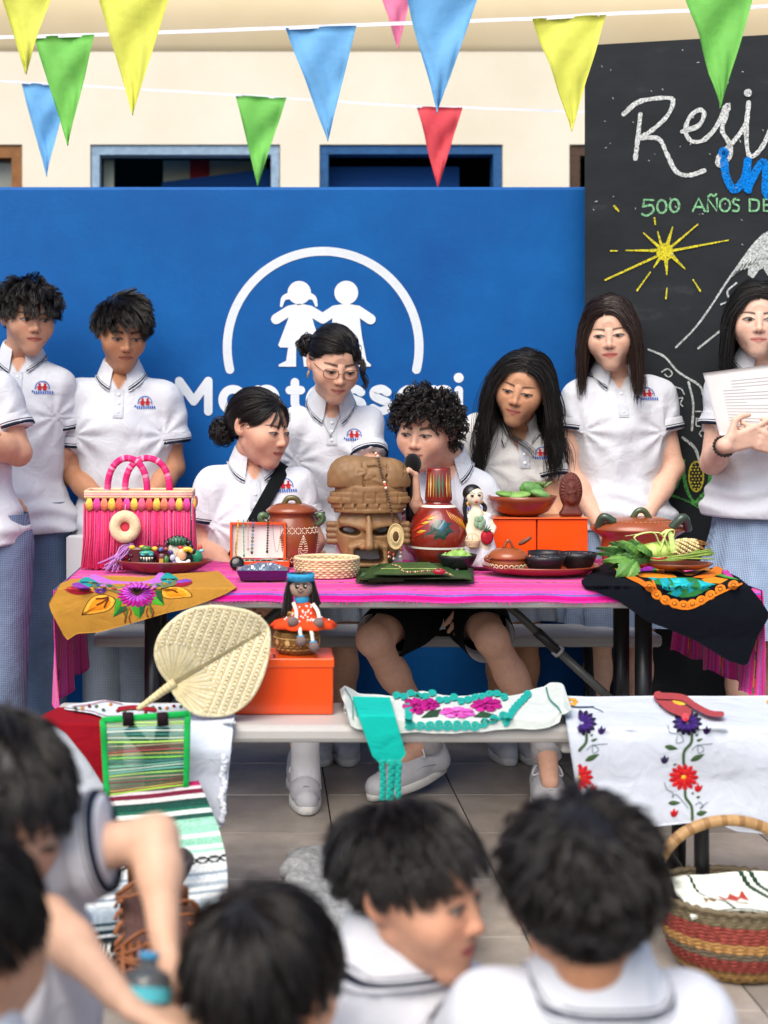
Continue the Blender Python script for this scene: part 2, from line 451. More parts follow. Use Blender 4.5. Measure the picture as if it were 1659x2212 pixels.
# ------------------------------------------------------------------ procedural surface materials
def surf(name, build):
    m = bpy.data.materials.new(name); m.use_nodes = True; build(m.node_tree, m.node_tree.nodes['Principled BSDF']); return m
def nd(n, t, **k):
    x = n.nodes.new(t)
    for a, b in k.items(): setattr(x, a, b)
    return x
def ramp(n, src, stops):
    r = n.nodes.new('ShaderNodeValToRGB'); n.links.new(src, r.inputs[0])
    while len(r.color_ramp.elements) < len(stops): r.color_ramp.elements.new(0.5)
    for e, (p, c) in zip(r.color_ramp.elements, stops): e.position = p; e.color = (*c, 1)
    return r.outputs[0]
def noise(n, scale, detail=5, co=None, rough=0.6):
    z = n.nodes.new('ShaderNodeTexNoise'); z.inputs['Scale'].default_value = scale; z.inputs['Detail'].default_value = detail; z.inputs['Roughness'].default_value = rough
    if co is not None: n.links.new(co, z.inputs['Vector'])
    return z.outputs['Fac']
def bump(n, b, h, st, dist=0.01):
    q = n.nodes.new('ShaderNodeBump'); q.inputs['Strength'].default_value = st; q.inputs['Distance'].default_value = dist
    n.links.new(h, q.inputs['Height'])
    if b.inputs['Normal'].links: n.links.new(b.inputs['Normal'].links[0].from_socket, q.inputs['Normal'])
    n.links.new(q.outputs[0], b.inputs['Normal'])
def _tile(n, b):
    co = nd(n, 'ShaderNodeTexCoord').outputs['Object']; oi = nd(n, 'ShaderNodeObjectInfo').outputs['Random']
    ad = nd(n, 'ShaderNodeVectorMath', operation='ADD'); n.links.new(co, ad.inputs[0])
    mu = nd(n, 'ShaderNodeMath', operation='MULTIPLY'); n.links.new(oi, mu.inputs[0]); mu.inputs[1].default_value = 37
    n.links.new(mu.outputs[0], ad.inputs[1])
    z = noise(n, 5, 8, ad.outputs[0], 0.7); c = ramp(n, z, [(0.25, C('#827a71')), (0.55, C('#a2998f')), (0.8, C('#bbb2a8'))])
    hs = nd(n, 'ShaderNodeHueSaturation'); n.links.new(c, hs.inputs['Color'])
    mr = nd(n, 'ShaderNodeMapRange'); n.links.new(oi, mr.inputs[0]); mr.inputs[3].default_value = 0.82; mr.inputs[4].default_value = 1.15
    n.links.new(mr.outputs[0], hs.inputs['Value']); n.links.new(hs.outputs[0], b.inputs['Base Color'])
    z2 = noise(n, 14, 6, ad.outputs[0]); r = nd(n, 'ShaderNodeMapRange'); n.links.new(z2, r.inputs[0]); r.inputs[3].default_value = 0.22; r.inputs[4].default_value = 0.5
    n.links.new(r.outputs[0], b.inputs['Roughness']); bump(n, b, noise(n, 120, 4, ad.outputs[0]), 0.12, 0.002)
S_TILE = surf('ceramic_tile', _tile)
def _grout(n, b):
    co = nd(n, 'ShaderNodeTexCoord').outputs['Object']
    n.links.new(ramp(n, noise(n, 30, 5, co), [(0.3, C('#2b2927')), (0.7, C('#45413d'))]), b.inputs['Base Color']); b.inputs['Roughness'].default_value = 0.9
S_GROUT = surf('grout', _grout)
def _blue(n, b):
    co = nd(n, 'ShaderNodeTexCoord').outputs['Object']
    n.links.new(ramp(n, noise(n, 2.2, 7, co, 0.65), [(0.3, C('#004f96')), (0.55, C('#005ba4')), (0.75, C('#0666b0'))]), b.inputs['Base Color'])
    b.inputs['Roughness'].default_value = 0.6; b.inputs['Specular IOR Level'].default_value = 0.25; bump(n, b, noise(n, 60, 5, co), 0.2, 0.004); bump(n, b, noise(n, 7, 4, co), 0.12, 0.012)
S_BLUE = surf('blue_wall_paint', _blue)
def _cream(n, b):
    co = nd(n, 'ShaderNodeTexCoord').outputs['Object']
    n.links.new(ramp(n, noise(n, 1.5, 7, co), [(0.3, C('#e0d6bf')), (0.7, C('#eee6d4'))]), b.inputs['Base Color'])
    b.inputs['Roughness'].default_value = 0.85; bump(n, b, noise(n, 90, 5, co), 0.25, 0.004)
S_CREAM = surf('cream_stucco', _cream)
def _tan(n, b):
    co = nd(n, 'ShaderNodeTexCoord').outputs['Object']
    n.links.new(ramp(n, noise(n, 2, 7, co), [(0.3, C('#d2c09a')), (0.7, C('#dccba8'))]), b.inputs['Base Color']); b.inputs['Roughness'].default_value = 0.9
S_TAN = surf('tan_top_band', _tan)
def _board(n, b):
    co = nd(n, 'ShaderNodeTexCoord').outputs['Object']
    mp = nd(n, 'ShaderNodeMapping'); mp.inputs['Scale'].default_value = (1, 1, 2.2); mp.inputs['Rotation'].default_value = (0, 0.5, 0); n.links.new(co, mp.inputs[0])
    z = noise(n, 3.0, 9, mp.outputs[0], 0.72)
    n.links.new(ramp(n, z, [(0.35, C('#1c2024')), (0.6, C('#25292d')), (0.85, C('#4a5054'))]), b.inputs['Base Color'])
    b.inputs['Roughness'].default_value = 0.75; b.inputs['Specular IOR Level'].default_value = 0.25; bump(n, b, noise(n, 200, 3, co), 0.1, 0.002)
S_BOARD = surf('chalkboard_paint', _board)
def _pennant(n, b):
    a = nd(n, 'ShaderNodeAttribute'); a.attribute_name = 'col'
    co = nd(n, 'ShaderNodeTexCoord').outputs['Object']
    n.links.new(a.outputs['Color'], b.inputs['Base Color']); b.inputs['Roughness'].default_value = 0.7
    bump(n, b, noise(n, 28, 4, co), 0.3, 0.01)
    tr = nd(n, 'ShaderNodeBsdfTranslucent'); n.links.new(a.outputs['Color'], tr.inputs['Color'])
    mx = nd(n, 'ShaderNodeMixShader'); mx.inputs[0].default_value = 0.3
    o = n.nodes['Material Output']; n.links.new(b.outputs[0], mx.inputs[1]); n.links.new(tr.outputs[0], mx.inputs[2]); n.links.new(mx.outputs[0], o.inputs['Surface'])
S_PENN = surf('nonwoven_pennant', _pennant)

# ------------------------------------------------------------------ ground
b = MB('#3a3735'); b.smooth = False
b.add([[-30, -20, -0.004], [30, -20, -0.004], [30, 30, -0.004], [-30, 30, -0.004]], [(0, 1, 2, 3)])
floor = b.build('floor', S_GROUT); floor['kind'] = 'structure'; floor['label'] = 'grey ceramic tile floor of the courtyard'
tb = MB(); tb.box((0, 0, 0), (0.396, 0.381, 0.008), bev=0.0025)
tile0 = tb.build('tile', S_TILE, floor); first = True
for i in range(-5, 7):
    for j in range(-7, 4):
        t = tile0 if first else tile0.copy()
        if not first: COL.objects.link(t)
        first = False
        t.location = (0.195 + 0.4 * i + 0.2, 3.917 + 0.385 * j + 0.1925, 0 - 0.004 + rnd.uniform(-0.0004, 0.0004))

# ------------------------------------------------------------------ school building behind
bl = thing('school_building', 'cream stucco building with a row of framed windows behind the blue wall', 'building', (0.5, 6.8, 0))
DW = 6.8; zt = gz(312, DW); zsoff = gz(96, DW)
ops = [(-70, 48), (195, 605), (690, 1086), (1230, 1400)]
def bx(name, x0, x1, y0, y1, z0, z1, mat, par, col='#cccccc'):
    q = MB(col); q.box(((x0+x1)/2, (y0+y1)/2, (z0+z1)/2), (x1-x0, y1-y0, z1-z0)); return q.build(name, mat, par)
edges = [-1200] + [e for o_ in ops for e in o_] + [3200]
wv = MB()
for k in range(0, len(edges), 2):
    x0, x1 = gx(edges[k], DW), gx(edges[k+1], DW); wv.box(((x0+x1)/2, DW + .1, zt/2), (x1-x0, .2, zt))
wv.box((gx(1000, DW), DW + .1, (zt + zsoff)/2), (gx(3200, DW) - gx(-1200, DW), .2, zsoff - zt))
for a_, b_ in ops: wv.box(((gx(a_, DW)+gx(b_, DW))/2, DW + .1, .7), (gx(b_, DW)-gx(a_, DW), .2, 1.4))
wv.build('wall', S_CREAM, bl)
sf = MB(); prof = [(DW + .02, zsoff - .06), (DW - .004, zsoff - .03), (DW - .012, zsoff + .0), (DW - .022, zsoff + .05), (DW - .03, zsoff + .12), (DW - .03, zsoff + .42), (DW + .2, zsoff + .42)]
x0, x1 = gx(-1200, DW), gx(3200, DW); V = []; Fc = []
for (y_, z_) in prof: V += [[x0, y_, z_], [x1, y_, z_]]
for i in range(len(prof) - 1): Fc.append((2*i, 2*i+2, 2*i+3, 2*i+1))
sf.add(V, Fc); sf.build('top_band', S_TAN, bl)  # tan band along the top of the cream wall
M_ROOM = VM('room_paint', 0.7, 0.05, 40, 0.05, 4)
def window(a_, b_, fcol, fw, fh, inner):
    x0, x1 = gx(a_, DW) + .004, gx(b_, DW) - .004; f = MB(fcol); z0 = 1.4
    f.box(((x0+x1)/2, DW + .06, zt - fh/2 - .003), (x1-x0, .1, fh)); f.box((x0 + fw/2, DW + .06, (z0+zt-fh)/2), (fw, .1, zt-fh-z0-.008)); f.box((x1 - fw/2, DW + .06, (z0+zt-fh)/2), (fw, .1, zt-fh-z0-.008))
    wdw = f.build('window', VM('weathered_frame', .6, .5, 60, .22, 25), bl)
    inner(x0 + fw, x1 - fw, z0, zt - fh, wdw)
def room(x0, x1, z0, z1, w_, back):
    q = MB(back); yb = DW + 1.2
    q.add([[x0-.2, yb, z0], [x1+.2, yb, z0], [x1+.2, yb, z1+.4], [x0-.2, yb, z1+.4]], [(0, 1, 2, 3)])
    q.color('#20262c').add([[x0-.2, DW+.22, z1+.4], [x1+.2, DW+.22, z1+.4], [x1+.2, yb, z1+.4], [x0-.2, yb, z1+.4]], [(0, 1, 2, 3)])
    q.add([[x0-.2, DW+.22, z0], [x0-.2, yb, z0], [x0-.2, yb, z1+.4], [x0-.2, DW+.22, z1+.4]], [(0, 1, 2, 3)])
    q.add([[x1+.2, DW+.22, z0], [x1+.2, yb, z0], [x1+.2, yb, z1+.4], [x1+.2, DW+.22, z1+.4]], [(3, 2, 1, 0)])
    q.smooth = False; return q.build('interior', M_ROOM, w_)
def in1(x0, x1, z0, z1, w_):
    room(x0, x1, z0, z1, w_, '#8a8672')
    q = MB('#8b8f84'); q.box(((x0+x1)/2, DW+.09, (z0+z1)/2), (x1-x0-.004, .006, z1-z0-.004)); q.build('pane', VM('window_glass', .08, .3, 8, .2, 5, .5), w_)
def in2(x0, x1, z0, z1, w_):
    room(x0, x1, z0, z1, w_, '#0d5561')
    q = MB('#b9bda6'); q.box((x0 + .03, DW+.16, (z0+z1)/2), (.05, .04, z1-z0-.006))
    xa = gx(340, DW); xb = gx(575, DW)
    q.color('#d8dcc9').box(((xa+xb)/2, DW+.4, z1 - .03), (xb-xa, .02, .13)); q.color('#b5333c').box((xa + .19, DW+.388, z1-.03), (.1, .02, .13))
    q.build('wall_poster', M_PAINT, w_)
    q = MB('#0f4f96'); zA, zB = gz(372, DW), gz(345, DW)
    q.add([[xa, DW+.3, 1.4], [x1, DW+.24, 1.4], [x1, DW+.24, zB], [xa, DW+.3, zA]], [(0, 1, 2, 3)]); q.build('open_shutter', M_PAINT, w_)
def in3(x0, x1, z0, z1, w_):
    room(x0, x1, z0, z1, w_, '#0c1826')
    q = MB('#0f4f96'); q.box(((x0+x1)/2 - .07, DW+.2, (z0+z1)/2 - .02), ((x1-x0)*.82, .03, z1-z0-.03)); q.build('open_shutter', M_PAINT, w_)
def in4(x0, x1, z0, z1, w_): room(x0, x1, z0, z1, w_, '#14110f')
window(-70, 48, '#8a5a2c', .05, .06, in1); window(195, 605, '#8fa9bf', .04, .045, in2); window(690, 1086, '#1b5488', .04, .042, in3); window(1230, 1400, '#4a3526', .05, .05, in4)

# ------------------------------------------------------------------ blue wall with the painted emblem
DB = 5.0; zb = gz(403, DB)
bw = thing('blue_wall', 'low blue painted courtyard wall with a large white emblem', 'wall', (0, DB, 0))
q = MB(); q.box(((-3.2 + 1.6)/2, DB + .07, zb/2), (4.8, .14, zb), bev=.012); q.build('wall', S_BLUE, bw)
def regA(x, y, off=0.0):
    X = (600 + .7836 * x) * .54861; Y = (900 + .7836 * y) * .54861; return [gx(X, DB), DB - .0015 - off, gz(Y, DB)]
M_WPAINT = VM('white_wall_paint', .6, .35, 60, .04, 8)
em = MB('#dfe5ea')
a = np.linspace(math.radians(193.5), math.radians(-13.5), 60)
em.stroke(np.stack([858 + 482 * np.cos(a), 596 - 482 * np.sin(a)], 1), 44, regA, .0)
em.build('emblem_arch', M_WPAINT, bw)
def disc(m, x, y, r, off=0, ry=None):
    t = np.linspace(0, 2*math.pi, 25)[:-1]; m.fan(np.stack([x + r*np.cos(t), y + (ry or r)*np.sin(t)], 1), regA, 2, off=off)
g = MB('#e9eef2')
disc(g, 738, 322, 59)
g.stroke(bez([(690, 338), (660, 350), (648, 388)], 10), np.linspace(36, 14, 10), regA, .0004); g.stroke(bez([(786, 338), (812, 350), (824, 386)], 10), np.linspace(36, 14, 10), regA, .0004)
g.stroke([(622, 455), (690, 412), (738, 404)], 52, regA, .0008); g.stroke([(738, 404), (790, 412), (856, 452)], 52, regA, .0008)
g.add([regA(x, y, .0012) for x, y in ((706, 384), (772, 384), (800, 440), (842, 580), (834, 598), (642, 598), (632, 586), (676, 470))], [(0, 1, 2, 3, 4, 5, 6, 7)])
g.add([regA(x, y, .0016) for x, y in ((682, 596), (722, 596), (722, 694), (636, 694), (634, 684), (672, 664))], [(0, 1, 2, 3, 4, 5)]); g.add([regA(x, y, .0016) for x, y in ((750, 596), (790, 596), (800, 664), (838, 684), (836, 694), (762, 694))], [(0, 1, 2, 3, 4, 5)])
g.build('emblem_girl', M_WPAINT, bw)
g = MB('#e9eef2'); disc(g, 974, 322, 60)
g.stroke([(856, 452), (915, 412), (974, 404)], 52, regA, .002); g.stroke([(974, 404), (1030, 412), (1096, 456)], 52, regA, .0022)
g.add([regA(x, y, .0026) for x, y in ((940, 384), (1008, 384), (1040, 440), (1052, 540), (1076, 664), (1098, 684), (1096, 694), (1000, 694), (972, 560), (944, 694), (850, 694), (850, 684), (872, 664), (896, 540), (906, 440))], [(0, 1, 2, 3, 13, 14), (3, 4, 5, 6, 7, 8), (13, 8, 9, 10, 11, 12), (3, 8, 13)])
g.build('emblem_boy', M_WPAINT, bw)
def arcp(cx, cy, rx, ry, a0, a1, n=18):
    t = np.radians(np.linspace(a0, a1, n)); return np.stack([cx + rx*np.cos(t), cy - ry*np.sin(t)], 1)
yb, yx = 918, 806
LET = {'M': [[(135, 919), (135, 766)], [(135, 766), (208, 868)], [(208, 868), (281, 766)], [(281, 766), (281, 919)]],
 'o1': [arcp(405, 861, 52, 54, 0, 360, 30)], 'n': [[(530, 915), (530, 808)], list(arcp(574, 852, 44, 46, 180, 0)) + [(618, 915)]],
 't': [[(716, 772), (716, 880), (728, 905), (752, 914)], [(690, 812), (746, 812)]],
 'e': [list(arcp(842, 861, 50, 54, 0, 300, 26)), [(796, 861), (890, 861)]],
 's1': [bez([(1048, 822), (1020, 806), (984, 816), (984, 842), (1016, 860), (1050, 876), (1048, 906), (1010, 918), (974, 902)], 30)],
 's2': [bez([(1180, 822), (1152, 806), (1116, 816), (1116, 842), (1148, 860), (1182, 876), (1180, 906), (1142, 918), (1106, 902)], 30)],
 'o2': [arcp(1296, 861, 52, 54, 0, 360, 30)], 'r': [[(1415, 915), (1415, 808)], list(arcp(1462, 858, 47, 50, 180, 65))],
 'i': [[(1539, 915), (1539, 812)]]}
for kx, sts in LET.items():
    lt = MB('#e9eef2')
    for i, s_ in enumerate(sts): lt.stroke(s_, 43, regA, .0006 * i, closed=False, cap=not kx.startswith('o'))
    if kx == 'i': disc(lt, 1539, 750, 25, .0006)
    lt.build('painted_letter', M_WPAINT, bw)

# ------------------------------------------------------------------ chalkboard
pL = at(1263, 900, 4.9); pR = at(1659, 900, 4.76); dirb = pR - pL; dirb[2] = 0; dirb /= np.linalg.norm(dirb); nb = np.array([dirb[1], -dirb[0], 0.0])
def onboard(x, y, off=0.0):
    d = np.array([(x - CX) / F, 1.0, -(y - CY) / F]); t = (pL @ nb) / (d @ nb)
    return np.array([0, 0, CAMZ]) + d * t if False else (np.array([d[0]*t, d[1]*t, CAMZ + d[2]*t]) + nb * off)
cb = thing('chalkboard', 'tall black chalkboard panel with chalk drawings standing at the right', 'chalkboard', (pL[0] + .9, pL[1] - .2, 0))
q = MB(); zt_ = gz(98, 4.9); wB = 1.9
Pm = [pL + dirb * s_ for s_ in (0, wB)]
V = [[Pm[0][0], Pm[0][1], .02], [Pm[1][0], Pm[1][1], .02], [Pm[1][0], Pm[1][1], zt_], [Pm[0][0], Pm[0][1], zt_]]; V = np.array(V); V2 = V - np.array([nb[0], nb[1], 0]) * .03
q.smooth = False; q.add(np.vstack([V, V2]), [(0, 1, 2, 3), (5, 4, 7, 6), (0, 3, 7, 4), (1, 5, 6, 2), (3, 2, 6, 7)]); q.build('panel', S_BOARD, cb)
def regB(x, y, off=0.0): return onboard((1500 + .9186 * x) * .54861, .9186 * y * .54861, .002 + off)
ck = MB('#dfe3e2'); W_ = 22
for i, s_ in enumerate([bez([(1090, 680), (1098, 620), (1112, 490)], 14), bez([(1040, 490), (1110, 435), (1230, 420), (1252, 440), (1225, 500), (1160, 560), (1110, 590)], 30), bez([(1110, 592), (1190, 596), (1225, 660), (1265, 735), (1320, 752), (1385, 732)], 30),
     bez([(1290, 565), (1360, 540), (1385, 490), (1365, 472), (1325, 500), (1305, 560), (1330, 605), (1385, 600), (1440, 540), (1475, 460)], 34), bez([(1475, 460), (1490, 452), (1478, 500), (1462, 560), (1490, 610), (1500, 660), (1472, 700), (1445, 708), (1450, 670), (1500, 620), (1560, 540), (1576, 460)], 40), bez([(1576, 440), (1566, 540), (1570, 640), (1590, 672), (1640, 620), (1690, 500)], 28), bez([(1690, 500), (1720, 480), (1710, 560), (1740, 640), (1790, 600)], 20), arcp(1573, 400, 8, 8, 0, 330, 10)]):
    ck.stroke(s_, W_*.85, regB, .0005 * i, jit=.2)
ck.build('chalk_title', M_CHALK, cb)
ck = MB('#0c86e8')
for i, s_ in enumerate([bez([(1470, 690), (1480, 760), (1515, 815), (1560, 760), (1572, 690)], 18), bez([(1572, 690), (1565, 760), (1575, 815)], 12), bez([(1570, 810), (1610, 730), (1640, 695), (1650, 740), (1650, 830), (1700, 850)], 20), arcp(1468, 655, 7, 7, 0, 330, 8)]): ck.stroke(s_, 34, regB, .0005 * i + .003, jit=.06)
ck.build('chalk_word', M_CHALK, cb)
ck = MB('#8fce9a'); k_ = 0
T5 = [[(1168, 858), (1128, 856), (1124, 886)], bez([(1124, 886), (1160, 880), (1168, 905), (1140, 925), (1120, 918)], 12), arcp(1204, 886, 20, 28, 0, 360, 16), arcp(1258, 882, 20, 28, 0, 360, 16),
      [(1336, 906), (1362, 850), (1388, 906)], [(1346, 888), (1380, 888)], [(1400, 906), (1400, 852), (1440, 906), (1440, 852)], bez([(1404, 842), (1414, 834), (1424, 842), (1436, 834)], 8), arcp(1474, 880, 22, 27, 0, 360, 16),
      bez([(1534, 858), (1514, 854), (1510, 872), (1532, 884), (1530, 904), (1508, 904)], 14), [(1580, 905), (1580, 855)], bez([(1580, 855), (1616, 862), (1614, 900), (1580, 906)], 12), [(1672, 855), (1640, 855), (1640, 905), (1672, 905)], [(1640, 880), (1666, 880)]]
for s_ in T5: ck.stroke(s_, 9, regB, .0003 * k_, jit=.15); k_ += 1
ck.build('chalk_subtitle', M_CHALK, cb)['kind'] = 'stuff'
ck = MB('#e9dc3c'); k_ = 0
t = np.linspace(0, 2*math.pi, 22)[:-1]; ck.fan(np.stack([1217 + 37*np.cos(t), 1080 + 37*np.sin(t)], 1), regB, 2, off=.001)
for a_, b_, w0 in [((1180, 1074), (1050, 1074), 16), ((1185, 1098), (962, 1200), 12), ((1195, 1108), (1170, 1146), 18), ((1222, 1115), (1225, 1178), 22), ((1250, 1100), (1304, 1154), 20), ((1254, 1074), (1488, 1030), 14), ((1245, 1058), (1358, 962), 14), ((1228, 1046), (1250, 974), 22), ((1200, 1046), (1186, 994), 14), ((1190, 1058), (1126, 1000), 16), ((985, 1076), (1012, 1076), 8), ((1098, 1245), (1154, 1168), 9), ((1221, 1280), (1226, 1236), 9), ((1368, 1248), (1338, 1200), 9), ((1000, 884), (1018, 906), 12), ((1172, 936), (1176, 962), 10)]:
    ck.stroke(np.linspace(a_, b_, 8), np.linspace(w0*.8, 5 if w0 > 12 else w0 * .6, 8), regB, .0012 + .0002 * k_, jit=.12); k_ += 1
ck.build('chalk_sun', M_CHALK, cb)['kind'] = 'stuff'
def regC(x, y, off=0.0): return onboard((2100 + .5878 * x) * .54861, (1000 + .5877 * y) * .54861, .002 + off)
ck = MB('#cfd6d4'); k_ = 0
for s_, w0 in [([(955, 625), (1080, 500), (1190, 350), (1300, 180), (1420, 10), (1500, -90), (1600, -160)], 13), ([(1105, 632), (1245, 520)], 14), (bez([(1258, 338), (1310, 310), (1300, 250), (1360, 195)], 14), 12),
     (bez([(770, 640), (880, 690), (970, 790), (1110, 880), (1140, 950)], 20), 15), (bez([(1040, 860), (1070, 1000), (1062, 1180)], 12), 14), (bez([(860, 790), (900, 770), (930, 800), (905, 825), (880, 805)], 14), 8), (bez([(945, 890), (990, 905), (1010, 940)], 8), 8), (bez([(960, 970), (1000, 965), (985, 1000), (1000, 1020)], 8), 8),
     (bez([(1000, 1230), (1080, 1300), (1115, 1400)], 10), 18), ([(1085, 1055), (1130, 1055)], 8), ([(1090, 1100), (1135, 1110)], 8), ([(1092, 1100), (1092, 1150), (1130, 1150)], 8), (bez([(1130, 1180), (1112, 1200), (1125, 1222)], 8), 8)]:
    ck.stroke(bez(s_, 18) if len(s_) < 18 and len(s_) > 2 else np.linspace(s_[0], s_[-1], 10) if len(s_) == 2 else s_, w0, regC, .0003 * k_, jit=.18); k_ += 1
ck.fan([(1312, 165), (1372, 70), (1440, -30), (1530, -130), (1640, -190), (1760, -200), (1760, 90), (1640, 130), (1600, 95), (1572, 150), (1540, 95), (1512, 108), (1472, 165), (1436, 140), (1440, 98), (1396, 92), (1356, 128)], regC, 4, center=(1560, 0), off=.0006)
for k in range(16): x_, y_ = 1380 + 24*k, 90 - 14*k + 10*(k % 3); ck.stroke(bez([(x_ - 16, y_ + 20), (x_, y_), (x_ + 14, y_ - 34)], 8), 9, regC, .006 + .0003*k, jit=.3)
ck.build('chalk_mountain', M_CHALK, cb)
ck = MB('#5fb45a'); k_ = 0
for s_, w0 in [([(1000, 1390), (1020, 1560), (1075, 1670)], 30), ([(1195, 1480), (1160, 1580), (1080, 1670)], 40), ([(1075, 1670), (1040, 1600), (1010, 1480)], 24), ([(1080, 1668), (1150, 1640), (1190, 1540)], 30), ([(920, 1615), (1040, 1660), (1160, 1735)], 16), ([(950, 1570), (990, 1480), (1015, 1380)], 22)]:
    ck.stroke(bez(s_, 16), np.linspace(w0, w0 * .35, 16), regC, .0004 * k_, jit=.25); k_ += 1
ck.color('#e0d24a'); ck.stroke(arcp(1090, 1490, 48, 100, 0, 360, 26), 10, regC, .004)
for r_ in range(9):
    for c_ in range(4):
        x_ = 1058 + 22 * c_ + (8 if r_ % 2 else 0); y_ = 1405 + 21 * r_
        if abs((x_-1090)/46)**2 + abs((y_-1490)/98)**2 < .8: ck.fan(np.array([(x_-8, y_), (x_, y_-8), (x_+8, y_), (x_, y_+8)]), regC, 1, off=.0045)
ck.build('chalk_maize', M_CHALK, cb)
ck = MB('#c9cfcf'); k_ = 0
for _ in range(46):
    x_, y_ = rnd.uniform(880, 1640), rnd.uniform(190, 1100); an = rnd.uniform(0, 3.1); L_ = rnd.choice([4, 5, 7, 9])
    ck.stroke([(x_, y_), (x_ + L_*math.cos(an), y_ + L_*math.sin(an))], rnd.uniform(1.5, 4), regB, .0045 + .0001 * k_); k_ += 1
ck.build('chalk_specks', M_CHALK, cb)['kind'] = 'stuff'

# ------------------------------------------------------------------ buntings
PC = {'y': '#eef06a', 'g': '#83d663', 'b': '#7cc2f2', 'p': '#f78fb8', 'r': '#ee5560'}
def bunting(label, D, pts, pens, wd=.012):
    P = bez([at(x, y, D) for x, y in pts], 60)
    bt = thing('bunting', label, 'bunting', at(pts[len(pts)//2][0], pts[len(pts)//2][1], D))
    s_ = MB('#e8ebf3'); s_.grid(lambda u, v: P[min(59, int(round(u*59)))] + np.array([0, .0015 * math.sin(u*90), (v - .5) * wd]), 59, 1); s_.build('string', M_CLOTH, bt)
    for i, (c_, xa, ya, xb, yb_, xt, yt) in enumerate(pens):
        A, B, T_ = at(xa, ya, D - .004), at(xb, yb_, D - .004), at(xt, yt, D - .004); wv_ = wob(i * 7 + int(D * 10), 5, 4.0); ph = rnd.uniform(0, 6)
        def fn(u, v):
            p = A * (1 - u) * (1 - v) + B * u * (1 - v) + T_ * v
            p = p.copy(); p[1] += .012 * wv_(u * 1.6, v * 2.2) * (0.25 + v) + .006 * math.sin(9 * v + 3 * u + ph) + .05*(1 - v)*abs((u*.8 + v*1.3 + ph) % .6 - .3) - .03*abs((u*1.1 - v*.9 + ph) % .5 - .25); return p
        m = MB(PC[c_]); m.sheet(fn, 10, 16, .0012); m.build('pennant', S_PENN, bt)
bunting('front bunting hung highest, with yellow, blue and green pennants cut by the top edge', 3.6, [(-60, -138), (287, -60), (945, -54), (1300, -62), (1720, -70)],
    [('y', -38, -136, 146, -122, 56, 160), ('y', 195, -64, 380, -56, 287, 249), ('b', 864, -56, 1050, -54, 944, 243), ('g', 1462, -64, 1648, -68, 1556, 233)])
bunting('middle bunting on a white ribbon rising to the right, with green, blue and yellow pennants', 4.3, [(-60, 82), (204, 75), (620, 60), (770, 54), (1150, 40), (1310, 30), (1500, 22), (1740, 8)],
    [('g', 72, 78, 204, 75, 147, 315), ('b', 617, 60, 770, 55, 708, 305), ('y', 1150, 40, 1310, 31, 1235, 283)])
bunting('rear bunting sagging to the right, with blue, green and red pennants', 5.5, [(-60, 170), (45, 178), (190, 186), (510, 205), (618, 212), (900, 230), (1000, 232), (1262, 242), (1420, 246)],
    [('b', 45, 178, 148, 185, 101, 382), ('g', 509, 205, 619, 212, 556, 402), ('r', 901, 229, 999, 233, 945, 408)], .009)
bunting('far bunting of which only one small pink pennant tip shows at the top', 5.5, [(560, -96), (860, -90), (1160, -84)], [('p', 796, -92, 908, -89, 860, 105)], .009)

# ------------------------------------------------------------------ table and benches
TX0, TX1, TD0, TD1, TZ = -.545, 1.30, 3.65, 4.41, .715
pt = thing('picnic_table', 'grey plastic folding picnic table with black steel legs and a rear bench', 'table', ((TX0+TX1)/2, 4.0, 0))
q = MB('#b5b2ae'); q.box(((TX0+TX1)/2, (TD0+TD1)/2, TZ - .0225), (TX1-TX0, TD1-TD0, .045), bev=.014); q.build('tabletop', M_PLASTIC, pt)
q = MB('#a9abae'); q.box(((TX0+1.27)/2, 4.54, .455), (1.27-TX0, .24, .04), bev=.012); q.build('bench_seat', M_PLASTIC, pt)
for X in (-.31, 1.06):
    for D in (3.88, 4.12):
        q = MB('#1a1a1c'); q.tube([(X, D, .667), (X, D, .012)], .024, 14); q.build('leg', M_METAL, pt)
    q = MB('#1a1a1c'); q.tube([(X, 3.72, .02), (X, 4.72, .02)], .016, 10); q.tube([(X, 4.3, .03), (X, 4.52, .3), (X, 4.55, .434)], .016, 10); q.build('bench_strut', M_METAL, pt)
for sgn, X in ((1, 1.06), (-1, -.31)):
    a_ = np.array([.375 + sgn * .30, 3.95, .655]); b_ = np.array([X - sgn * .03, 3.95, .33]); m_ = a_ * .55 + b_ * .45
    q = MB('#3c3d3b'); q.tube([a_, m_], .017, 10, flat=.7); q.color('#1f2021'); q.tube([a_ * .72 + b_ * .28, m_ * 1.0], .024, 8, flat=.6); q.color('#555754'); q.tube([m_, b_], .013, 10)
    q.color('#b9babb'); q.tube([m_ - (b_-a_)*.015, m_ + (b_-a_)*.02], .019, 10); q.ell(a_*.6 + b_*.4 + np.array([0, -.016, .0]), .006); q.build('brace', M_METAL, pt)
def bench(label, X0, X1, D0, D1, Z, legs):
    bn = thing('bench', label, 'bench', ((X0+X1)/2, (D0+D1)/2, 0))
    q = MB('#b9b6b1'); q.box(((X0+X1)/2, (D0+D1)/2, Z - .02), (X1-X0, D1-D0, .04), bev=.012); q.build('bench_seat', M_PLASTIC, bn)
    for X in legs:
        for D in (D0 + .05, D1 - .05):
            q = MB('#1a1a1c'); q.tube([(X, D, Z - .042), (X, D + (-.01 if D < (D0+D1)/2 else .01), .015)], .017, 12); q.ell((X, D, .016), (.02, .02, .014)); q.build('leg', M_METAL, bn)
    return bn
b1 = bench('front grey plastic bench carrying the orange box and the folded blouse', -.50, .72, 3.15, 3.41, .477, (-.43,))
q = MB('#c2bfba'); q.box((gx(1232, 3.2), 3.25, .425), (.052, .16, .03), bev=.006); q.build('bracket', M_PLASTIC, b1)
